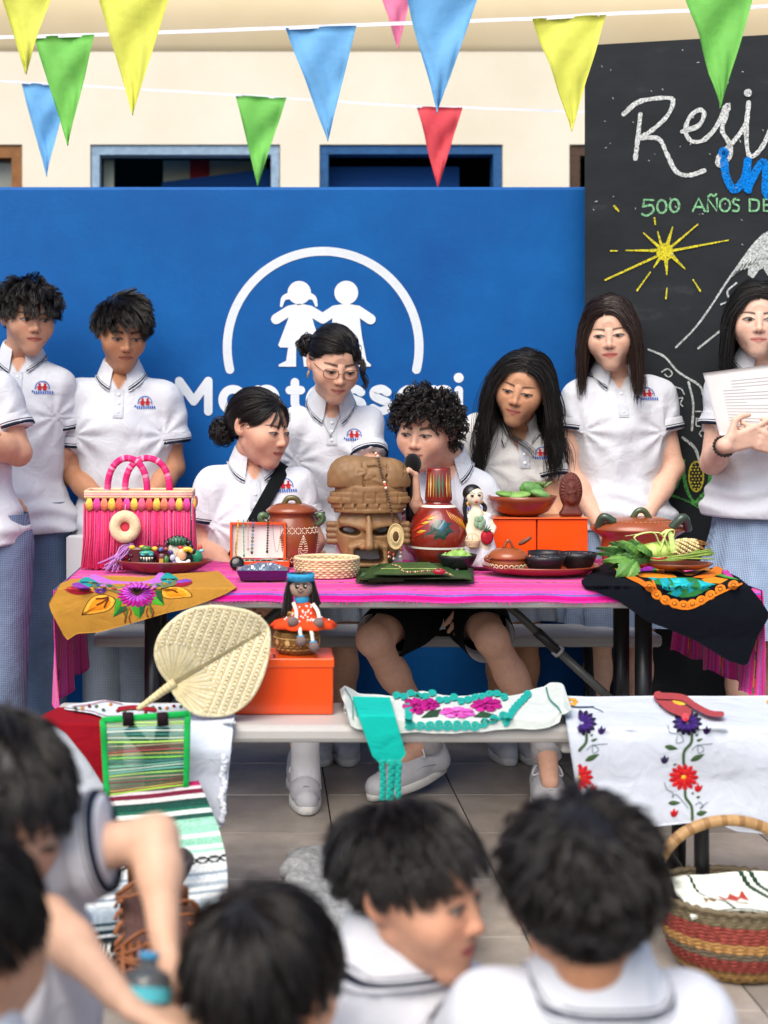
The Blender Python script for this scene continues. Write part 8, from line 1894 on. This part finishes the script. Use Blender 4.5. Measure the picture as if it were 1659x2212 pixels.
# large casserole
DK = 4.22; c = np.array([gx(1378, DK), DK, TT]); t = thing('clay_casserole', 'wide glazed clay casserole with a lid and green handles', 'casserole', c); prof = [(0, 0), (.095, 0), (.108, .02), (.112, .06), (.108, .082), (.118, .092), (.138, .104), (.141, .110)]
q = MB('#8f4826'); q.lathe(prof, 52, c, sy=.85); q.build('pot_body', M_CLAY, t); q = MB('#964c2a'); q.lathe([(.143, .110), (.144, .115), (.115, .133), (.07, .145), (0, .150)], 52, c, sy=.85); q.build('lid', M_CLAY, t)
q = MB('#4a5a3a'); q.tube(bez([c + [-.022, -.02, .144], c + [-.008, -.026, .166], c + [.012, -.026, .166], c + [.030, -.02, .143]], 14), .009, 10); q.build('lid_handle', M_CLAY, t)
for (a, b_, d_) in (((-.130, -.03, .112), (-.118, -.05, .150), (-.085, -.055, .135)), ((.075, -.085, .118), (.110, -.092, .152), (.136, -.055, .114))): q = MB('#37493a'); q.tube(bez([c + a, c + b_, c + d_], 14), .0125, 10); q.build('handle', M_CLAY, t)
pm = potmap(prof[1:6], c, .85); lm = lambda a, k, off=0: [c[0] + (.075 + .055*k)*math.sin(a), c[1] - (.075 + .055*k)*math.cos(a)*.85, c[2] + .1445 - .026*k**1.3 + .001 + off]; q = MB('#e6cda4')
for k in range(-7, 8): q.stroke([(k*.135 + .06*math.cos(tt), .055 + .0095*math.sin(tt)) for tt in np.linspace(0, 6.283, 13)[:-1]], .0028, lambda a, z, o=0: pm(a, z, .001 + o), closed=True) if False else dots(q, pm, [(k*.15 + .065*math.cos(tt), .055 + .0085*math.sin(tt)) for tt in np.linspace(0, 6.283, 13)[:-1]], .0016)
for k in range(-8, 9): [q.ell(lm(k*.14 + .055*math.cos(tt), .62 + .16*math.sin(tt)), .0016, 6, 4) for tt in np.linspace(0, 6.283, 11)[:-1]]
q.build('ring_pattern', M_FIG, t)['kind'] = 'stuff'

# plate with maize and herbs on the black blouse
ZB2 = TZ + .030; DH = 3.90; c = np.array([gx(1466, DH), DH, ZB2]); t = thing('clay_plate', 'small clay plate under the maize ear on the black blouse', 'plate', c); q = MB('#8a4024'); q.lathe([(0, .002), (.06, .002), (.085, .010), (.096, .018), (.092, .019), (.06, .008), (0, .008)], 40, c, sy=.7); q.build('dish', M_CLAY, t)
t = thing('maize_ear', 'ear of maize with pale green peeled husk on the clay plate', 'maize', at(1420, 1190, DH)); a0, a1 = at(1352, 1200, DH - .01), at(1506, 1178, DH + .0); a0[2] = max(a0[2], ZB2 + .028); a1[2] = max(a1[2], ZB2 + .032)
q = MB('#b9cf6a'); P = [a0 + (a1-a0)*k for k in np.linspace(0, .72, 12)]; q.tube(P, .026*np.sin(np.linspace(.5, 2.2, 12)), 14, cols=[C('#c3d878') if i % 2 else C('#a8c45a') for i in range(12)]); q.build('husk', M_LEAF, t)
q = MB('#e0cf9a')
for i in range(14):
    for k in range(9): f_ = .66 + .025*i; r_ = .0215*(1 - max(0, f_ - .85)*2.2); x_, y_, z_ = fr(a1 - a0); a = 2*math.pi*k/9 + i*.2; q.color('#e3d29a' if (i+k) % 3 else '#d0b474').ell(a0 + (a1-a0)*f_ + r_*(x_*math.cos(a) + y_*math.sin(a)), .0046, 6, 5)
q.build('kernels', M_FIG, t)['kind'] = 'stuff'
q = MB('#cfe08a')
for P in ([(1392, 1184), (1370, 1160), (1410, 1150), (1425, 1175), (1440, 1195)], [(1425, 1190), (1440, 1150), (1456, 1146), (1452, 1168)], [(1445, 1190), (1432, 1158), (1412, 1150), (1330+20, 1158)], [(1452, 1196), (1452, 1172), (1444, 1148), (1425, 1155)]):
    B = bez([at(x, y, DH - .025) for x, y in P], 22); q.tube(B, np.concatenate([np.linspace(.009, .008, 11), np.linspace(.008, .002, 11)]), 8, flat=.25)
q.build('peeled_husk', M_LEAF, t)
q = MB('#9a6a34')
for i in range(40): p = a1 + rng.normal(size=3)*[.010, .008, .008]; q.tube([p, p + [rnd.uniform(-.01, .03), rnd.uniform(-.01, .01), rnd.uniform(-.012, .006)]], .0012, 4)
q.build('silk', M_STRAW, t)['kind'] = 'stuff'
t = thing('herb_bunch', 'bunch of green serrated herb leaves on the black blouse', 'herbs', at(1345, 1205, DH - .03)); q = MB(); rr = random.Random(9)
def bigleaf(base, tip, wd, col, upv):
    base, tip = np.asarray(base), np.asarray(tip); d_ = tip - base; sd = nrm(np.cross(d_, upv)); nn = nrm(np.cross(sd, d_)); q = MB(col)
    def fn(u, v):
        w_ = wd*math.sin(math.pi*min(1, .06 + .94*v))**.8*(1 + .18*math.sin(v*34)); return base + d_*v + sd*(u - .5)*2*w_ + nn*(.012*math.sin(v*3.0) - .010*abs(u - .5)*2)
    q.grid(fn, 6, 18); q.build('leaf', M_LEAF, t)
for i in range(42):
    bx_, by_ = rr.uniform(1370, 1410), rr.uniform(1195, 1208); an = rr.uniform(2.1, 4.1); ln_ = rr.uniform(35, 88); tx, ty = bx_ + ln_*math.cos(an), by_ - ln_*math.sin(an)*.55; dd_ = rr.uniform(-.05, .01)
    bigleaf(at(bx_, by_, DH + dd_), at(tx, min(ty, 1228), DH + dd_ - .02), rr.uniform(.010, .018), rr.choice(['#3f6a2a', '#4f7d30', '#2f5522', '#5f8f3c']), (rr.uniform(-.3, .3), -.7, .7))
bigleaf(at(1372, 1205, DH - .06), at(1332, 1246, DH - .10), .020, '#5a8a3f', (0, -.8, .5)); bigleaf(at(1378, 1212, DH - .06), at(1356, 1250, DH - .10), .018, '#6a9a4a', (0, -.8, .5))
for i in range(14): q = MB(rr.choice(['#7f9a3f', '#6a8a34', '#94ac52'])); q.tube(bez([at(1385, 1203 + rr.uniform(-4, 5), DH - .03), at(1450, 1203 + rr.uniform(-3, 8), DH - .05), at(1520 + rr.uniform(-10, 26), 1196 + rr.uniform(-14, 12), DH - .04)], 12), .0022, 5); q.build('stem', M_LEAF, t)
q = MB('#b8202c'); q.tube(bez([at(1408, 1205, DH - .06), at(1422, 1208, DH - .065), at(1440, 1204, DH - .06)], 10), .003, 6); o_ = q.build('chile', M_LEAF, None); tag(o_, 'small red chile tucked among the herb stems', 'chile')

# ------------------------------------------------------------------ things on the front bench
DX = 3.26; xa, xb = gx(500, DX), gx(720, DX); zx = gz(1425, DX); t = thing('orange_box', 'large glossy orange box on the front bench behind the palm fan', 'box', ((xa+xb)/2, DX + .07, .478))
q = MB('#ee4e10'); q.box(((xa+xb)/2, DX + .072, (.478+zx)/2), (xb-xa, .14, zx-.478), bev=.004); q.build('carton', M_CARD, t); q = MB('#f0581a'); q.box(((xa+xb)/2, DX + .072, zx - .008), (xb-xa+.005, .146, .022), bev=.003); q.build('carton_lid', M_CARD, t); q = MB('#2a120a'); q.box((gx(592, DX + .03), DX + .03, zx + .0035), (.006, .045, .001)); q.build('slot', M_CARD, t)
zx += .004; c = np.array([gx(641, 3.335), 3.335, zx]); t = thing('woven_jar', 'small brown woven gourd-shaped basket on the orange bench box', 'basket', c)
q = MB(); rows = []; R_ = [(.030, .0), (.044, .006), (.051, .018), (.0535, .030), (.052, .042), (.047, .052), (.039, .062), (.032, .070), (.028, .078), (.027, .088), (.028, .098)]
P = bez([(a, b_, 0) for a, b_ in R_], 20)
for i, p_ in enumerate(P): pass
woven(q, [(p_[0], p_[1]) for p_ in P], 22, .0016, .0034, ['#8a6434', '#a67f48', '#7a5528', '#b08a52'], c); q.build('coils', M_STRAW, t)
q = MB()
for k in range(22):
    a = 2*math.pi*k/22; rr_ = .0565; ctr = c + [rr_*math.cos(a), rr_*math.sin(a), .030]; tx = np.array([-math.sin(a), math.cos(a), 0]); q.color('#c9a56c' if k % 2 else '#7a5226'); q.add([ctr + tx*.0085, ctr + [0, 0, .010], ctr - tx*.0085, ctr - [0, 0, .010]], [(0, 1, 2, 3)])
q.build('diamond_band', M_STRAW, t)
# doll with the orange dress
zt_ = zx + .098; DDl = 3.325; dl = lambda x, y, d=0.0: at(x, y, DDl + d); t = thing('rag_doll', 'rag doll in an orange polka dot dress and blue headband', 'doll', dl(652, 1330))
q = MB('#a58a7c'); q.ell(dl(650, 1270), (.0285, .026, .0265), 22, 14); q.build('head', M_CLOTH, t)
q = MB('#14100f'); q.ell(dl(649, 1262, .008), (.031, .028, .030), 20, 12)
for g, x0 in ((-1, 622), (1, 678)):
    for k in range(16): xx = x0 + rnd.uniform(-7, 7); q.tube(bez([dl(650 + g*26, 1255, .0), dl(xx, 1285, -.004 + rnd.uniform(-.008, .008)), dl(xx + g*rnd.uniform(-2, 6), 1330 + rnd.uniform(-14, 8) - (12 if g > 0 else 0), -.006)], 8), .0045, 6)
q.build('hair', M_WOOL, t)
q = MB('#3a9cc9'); hb = dl(650, 1247); q.lathe([(.031, -.008), (.0325, -.008), (.0325, .010), (.031, .010)], 30, hb, sy=.93); q.build('headband', M_CLOTH, t)
q = MB('#1f5a86'); k0 = 0
TXT = {'C': [arcp(0, 0, 1, 1.4, 60, 300, 8)], 'H': [[(-1, -1.4), (-1, 1.4)], [(1, -1.4), (1, 1.4)], [(-1, 0), (1, 0)]], 'I': [[(0, -1.4), (0, 1.4)]], 'U': [[(-1, -1.4), (-1, .8), (0, 1.4), (1, .8), (1, -1.4)]], 'A': [[(-1, 1.4), (0, -1.4), (1, 1.4)], [(-.6, .4), (.6, .4)]]}
for i, ch in enumerate('CHIHUAHUA'):
    for st in TXT[ch]: q.stroke([(u_*1.15 + (i-4)*3.9, v_) for u_, v_ in st], .5, lambda x, y, o=0: [hb[0] + .0330*math.sin(x*.045), hb[1] - .0330*.93*math.cos(x*.045) - .0004, hb[2] + .001 - y*.0022], 0)
q.build('lettering', M_THREAD, t)
q = MB('#191210')
for g in (-1, 1): q.color('#191210').ell(dl(650 + g*8.5, 1267, -.0252), (.0048, .0022, .0048)); q.color('#e8e2da').ell(dl(650 + g*8.5 + 1.5, 1266, -.0274), (.0019, .001, .0019)); q.color('#191210').tube([dl(650 + g*3, 1263, -.025), dl(650 + g*9, 1260, -.0245), dl(650 + g*15, 1263, -.0225)], .0007, 4)
q.tube(bez([dl(643, 1276, -.0255), dl(649, 1281, -.0255), dl(656, 1276, -.0255)], 8), .0009, 4); q.tube(bez([dl(647, 1272, -.027), dl(650, 1273, -.0275), dl(653, 1272, -.027)], 6), .0008, 4); q.build('face', M_THREAD, t)
q = MB('#3a9cc9'); q.lathe([(.016, -.008), (.019, 0), (.016, .009)], 20, dl(652, 1294)); q.build('collar', M_CLOTH, t)
dz = dl(656, 1300); q = MB('#dd4a22'); q.lathe([(.016, 0), (.028, -.012), (.034, -.030), (.038, -.036), (.068, -.046), (.078, -.058), (.075, -.060)], 48, dz, sy=.85, wob=lambda a, i: 1 + (0 if i < 3 else .10*math.sin(9*a)*(i-2)/4)); q.build('dress', M_CLOTH, t)
pm2 = potmap([(.016, 0), (.028, -.012), (.034, -.030), (.038, -.036), (.070, -.043)], dz, .85); q = MB('#f4ece6')
for i in range(46): a = rnd.uniform(-1.7, 1.7); z_ = rnd.uniform(-.034, -.006) if i < 26 else rnd.uniform(-.042, -.036); q.ell(pm2(a, z_, .0006 if i < 26 else .002), .0026, 7, 5)
q.build('polka_dots', M_CLOTH, t)['kind'] = 'stuff'
q = MB('#ece4d4')
def limb(pts, par): B = bez([dl(*p_) for p_ in pts], 14); q.tube(B, .0046, 8)
limb([(634, 1303, -.022), (640, 1320, -.036), (640, 1338, -.05)], t); limb([(676, 1305, -.018), (686, 1320, -.03), (690, 1336, -.044)], t); limb([(648, 1345, -.04), (648, 1362, -.062), (650, 1375, -.066)], t); limb([(662, 1345, -.04), (672, 1362, -.060), (676, 1388, -.066)], t); q.build('rope_limbs', M_WOOL, t)
for (x, y, d_, cx_, cy_) in ((632, 1343, -.055, 641, 1341), (688, 1346, -.05, 690, 1337), (650, 1385, -.07, 649, 1373), (678, 1397, -.072, 676, 1385)): q = MB('#7d6a66'); q.ell(dl(x, y, d_), (.0128, .0115, .0125), 12, 9, f=lambda V: 1 + .04*np.sin(8*np.arctan2(V[:, 1], V[:, 0]))); q.build('hand_ball', M_CLOTH, t); q = MB('#3a9cc9'); q.tube([dl(cx_, cy_, d_ + .004), dl(cx_*.6 + x*.4, cy_*.6 + y*.4, d_ + .003)], .0085, 10); q.build('cuff', M_CLOTH, t)

# palm fan
t = thing('palm_fan', 'large heart-shaped woven palm fan with a long handle leaning on the box', 'fan', at(460, 1500, 3.2)); rp = RM(150, 1700, .7535)
ol = np.array([(690, 1310), (640, 1240), (618, 1160), (640, 1070), (700, 1000), (790, 940), (900, 918), (1000, 925), (1110, 950), (1180, 1000), (1205, 1060), (1195, 1180), (1160, 1300), (1100, 1400), (1010, 1465), (920, 1480), (820, 1465), (740, 1400), (700, 1340)], float)
olc = np.vstack([ol, ol[:1]]); hub = np.array([700, 1318.0]); axd = nrm([1195 - 700, 1030 - 1318]); axn = np.array([-axd[1], axd[0]])
def fanp(x, y, o=0.0):
    X, Y = rp(x, y); q_ = np.array([x, y]) - hub; a = q_ @ axd; b_ = q_ @ axn; D = 3.225 - .03*(1 - a/580) - .00012*abs(b_) + .02*(b_/300)**2 - .012*math.sin(a/580*3) - o; return at(X, Y, D)
from mathutils.geometry import intersect_point_tri_2d
def inside(p, P):
    x, y = p; c = False; j = len(P) - 1
    for i in range(len(P)):
        if ((P[i][1] > y) != (P[j][1] > y)) and (x < (P[j][0]-P[i][0])*(y-P[i][1])/(P[j][1]-P[i][1]) + P[i][0]): c = not c
        j = i
    return c
OL = bez(olc, 90); q = MB('#a8966a'); cF = OL.mean(0); q.fan(OL, lambda x, y, o=0: fanp(x, y, o), 10, center=cF, off=0); q.build('backing', M_STRAW, t)
q = MB(); st = 22.0; pal_ = ['#e6dab8', '#d6c89c', '#efe6ca', '#cbbb8c']
for i in range(-24, 26):
    for j in range(-4, 36):
        a, b_ = j*st*.80, i*st*.62; cpt = hub + axd*a + axn*b_
        if not inside(cpt, OL) or (a < 190 and abs(b_) < 300 and math.hypot(a, b_) < 210): continue
        tw = (i + j) % 4 < 2; d1 = axd*.85 + axn*.5 if tw else axd*.75 - axn*.65; d1 = nrm(d1); d2 = np.array([-d1[1], d1[0]]); L1, L2 = st*.86, st*.27; q.color(pal_[(i*7 + j*3) % 4])
        P = [cpt + d1*L1 + d2*L2, cpt + d1*L1 - d2*L2, cpt - d1*L1 - d2*L2, cpt - d1*L1 + d2*L2, cpt + d2*L2, cpt - d2*L2]
        V = [fanp(*P[0], .002), fanp(*P[1], .002), fanp(*P[2], .002), fanp(*P[3], .002), fanp(*P[4], .0095), fanp(*P[5], .0095)]; q.add(V, [(0, 4, 5, 1), (4, 3, 2, 5)])
o_ = q.build('woven_strips', M_STRAW, t); o_['kind'] = 'stuff'
q = MB()
for k in range(58):
    an = -math.pi*.94 + 2*math.pi*.94*k/57; d_ = axd*math.cos(an*.62) + axn*math.sin(an*.62); L1 = 60
    while inside(hub + d_*(L1 + 12) + axd*8, OL) and L1 < 245: L1 += 12
    q.color(pal_[k % 4]); q.stroke([hub + d_*14, hub + d_*L1*.5, hub + d_*L1], [6, 10, 13], lambda x, y, o=0: fanp(x, y, o), .006 + .0012*(k % 2))
q.build('radial_strips', M_STRAW, t)['kind'] = 'stuff'
q = MB('#e0d3ac'); q.tube([fanp(*p_, .002) for p_ in OL[:-1]], .0058, 6, closed=True); q.build('rim', M_STRAW, t)
q = MB('#8f8460'); q.stroke([hub + axd*10, hub + axd*200, hub + axd*400], [22, 18, 14], lambda x, y, o=0: fanp(x, y, o), .0095)
for k in range(9): q.stroke([hub + axd*(225 + k*36), hub + axd*(245 + k*36)], 14, lambda x, y, o=0: fanp(x, y, o), .0105)
q.build('midrib', M_STRAW, t)
h0 = fanp(*(hub + axd*20), .006); h1 = at(*rp(520, 1450), 3.19); h1[2] = max(h1[2], .50); q = MB('#d8c79c'); P = [h0 + (h1-h0)*k for k in np.linspace(0, 1, 22)]; q.tube(P, [.0115 - .0003*k + .0008*(k % 2) for k in range(22)], 10, cols=[C('#dccca2') if k % 2 else C('#cbb98a') for k in range(22)]); q.build('handle', M_STRAW, t)

# ------------------------------------------------------------------ things on the floor
c = np.array([gx(1592, 2.96), 2.98, 0]); t = thing('handled_basket', 'large round coiled basket with red and tan stripes and an arched handle', 'basket', c)
R_ = [(.098, .006), (.112, .02), (.126, .045), (.136, .075), (.144, .105), (.150, .135), (.154, .160)]; P = bez([(a, b_, 0) for a, b_ in R_], 26); bc = []
for i in range(26): bc.append('#a8824e' if i < 6 else '#7a5a34' if i < 7 else '#8e3f36' if i < 11 else '#6f6250' if i < 13 else '#b88a52' if i < 16 else '#96443a' if i < 21 else '#74684f')
q = MB(); n = 44
for i in range(26):
    r_, z_ = P[i][0], P[i][1]; q.color(bc[i]); PP = []
    for k in range(n*2): a = 2*math.pi*k/(n*2); rr_ = r_ + .0030*math.sin(n*a + i*.9); PP.append((c[0] + rr_*math.cos(a)*1.06, c[1] + rr_*math.sin(a)*.95, z_ + .0012*math.sin(n*a*.5 + i)))
    q.tube(PP, .0043, 5, closed=True)
q.build('coiled_wall', M_STRAW, t)
q = MB('#6f624c'); q.tube([c + [.155*math.cos(a)*1.06, .155*math.sin(a)*.95, .163 + .003*math.sin(a*40)] for a in np.linspace(0, 6.283, 90)[:-1]], .0068, 7, closed=True); q.build('rim', M_STRAW, t); q = MB('#7a6a4a'); q.lathe([(0, .012), (.11, .012)], 30, c); q.build('base', M_STRAW, t)
q = MB(); PH = [c + [-.155*math.cos(a)*1.02, .03 , .150 + .155*max(0, math.sin(a))**.8] for a in np.linspace(0, math.pi, 40)]; q.tube(PH, .0125, 10, cols=[C('#b08a5a') if k % 3 else C('#8f6a3e') for k in range(40)]); q.build('handle', M_LEATHER, t)
t = thing('woven_textile', 'folded white textile with green stripes and bird motifs inside the big basket', 'textile', c + [0, 0, .15]); wv_ = wob(91, 6, 1.0); rk = RM(1900, 2600, .6775)
def txt(u, v):
    a = (u - .5)*.25; b_ = (v - .5)*.22; r2 = (a*a + b_*b_)/.0169; return c + np.array([a, b_, .168 - .020*max(0, r2 - .5) + .012*wv_(u*7, v*7) + .022*math.exp(-((v-.62)/.08)**2)])
def tcol(u, v):
    d_ = (u + .35*v) ; 
    if abs(d_ - .80) < .022 or abs(d_ - .88) < .022 or abs(d_ - .36) < .014: return C('#1f3a2a')
    if (abs(u - .45) < .11 and abs(v - .34) < .06 + .04*math.sin(u*60)) : return C('#a8281f')
    if (abs(u - .62) < .08 and abs(v - .82) < .05): return C('#8a3f24')
    if (abs(u - .25) < .10 and abs(v - .18) < .035 + .02*math.sin(u*90)) or (abs(u - .47) < .05 and abs(v - .15) < .03): return C('#7a5a2a')
    return C('#e8ece0') if int(v*90) % 2 else C('#dde2d4')
q = MB(); q.sheet(txt, 70, 70, .005, cols=tcol); q.build('weave', M_WOOL, t)
c = np.array([gx(815, 3.1), 3.12, 0]); t = thing('stone_metate', 'rough grey volcanic grinding stone on the floor behind the children', 'grinding stone', c)
s = SDF(c - [.24, .20, .01], c + [.24, .22, .22], .006); s.cone(c + [-.15, .10, .135], c + [.15, .10, .135], .06, .06, .03, sc=(1, 1.6, .55)); s.cone(c + [-.15, -.08, .10], c + [.15, -.08, .10], .06, .06, .05, sc=(1, 1.6, .55)); s.ell(c + [0, 0, .20], (.20, .22, .075), .02, 'cut')
for a in ((-.13, -.10), (.13, -.10), (0, .13)): s.cone(c + [a[0], a[1], .10], c + [a[0], a[1], .0], .04, .03, .02)
s.noise(.0025, 90, 3); s.noise(.0015, 210, 4); s.cut(c + [0, 0, .001], (0, 0, -1)); V, Q = s.mesh(); newobj('stone_slab', V, Q, colv=np.tile(C('#8d8f90'), (len(V), 1)), mat=M_STONE, parent=t)
for i, (x, y) in enumerate(((1468, 2118), (1498, 2146))):
    D = F*CAMZ/(y - CY); q = MB('#3a3a2c'); q.grid(lambda u, v: np.array([gx(x, D) + (u-.5)*.030, D + (v-.5)*.012*math.sin(u*3.1), .003 + .004*math.sin(u*3.1)]), 8, 4); o_ = q.build('fallen_leaf', M_LEAF, None); tag(o_, ['small dark dry leaf on the floor left of the big basket', 'tiny dry leaf on the tile joint near the bottom edge'][i], 'leaf')
# white paper bag behind the table's left end
q = MB('#e4e7ea'); D = 4.62; t = thing('paper_bag', 'plain white paper bag standing behind the pink handbag', 'bag', at(205, 1300, D)); x0, x1 = gx(148, D), gx(232, D); q.box(((x0+x1)/2, D, (gz(1158, D) + .476)/2), (x1-x0, .10, gz(1158, D) - .476)); q.build('bag_body', M_PAPER, t)
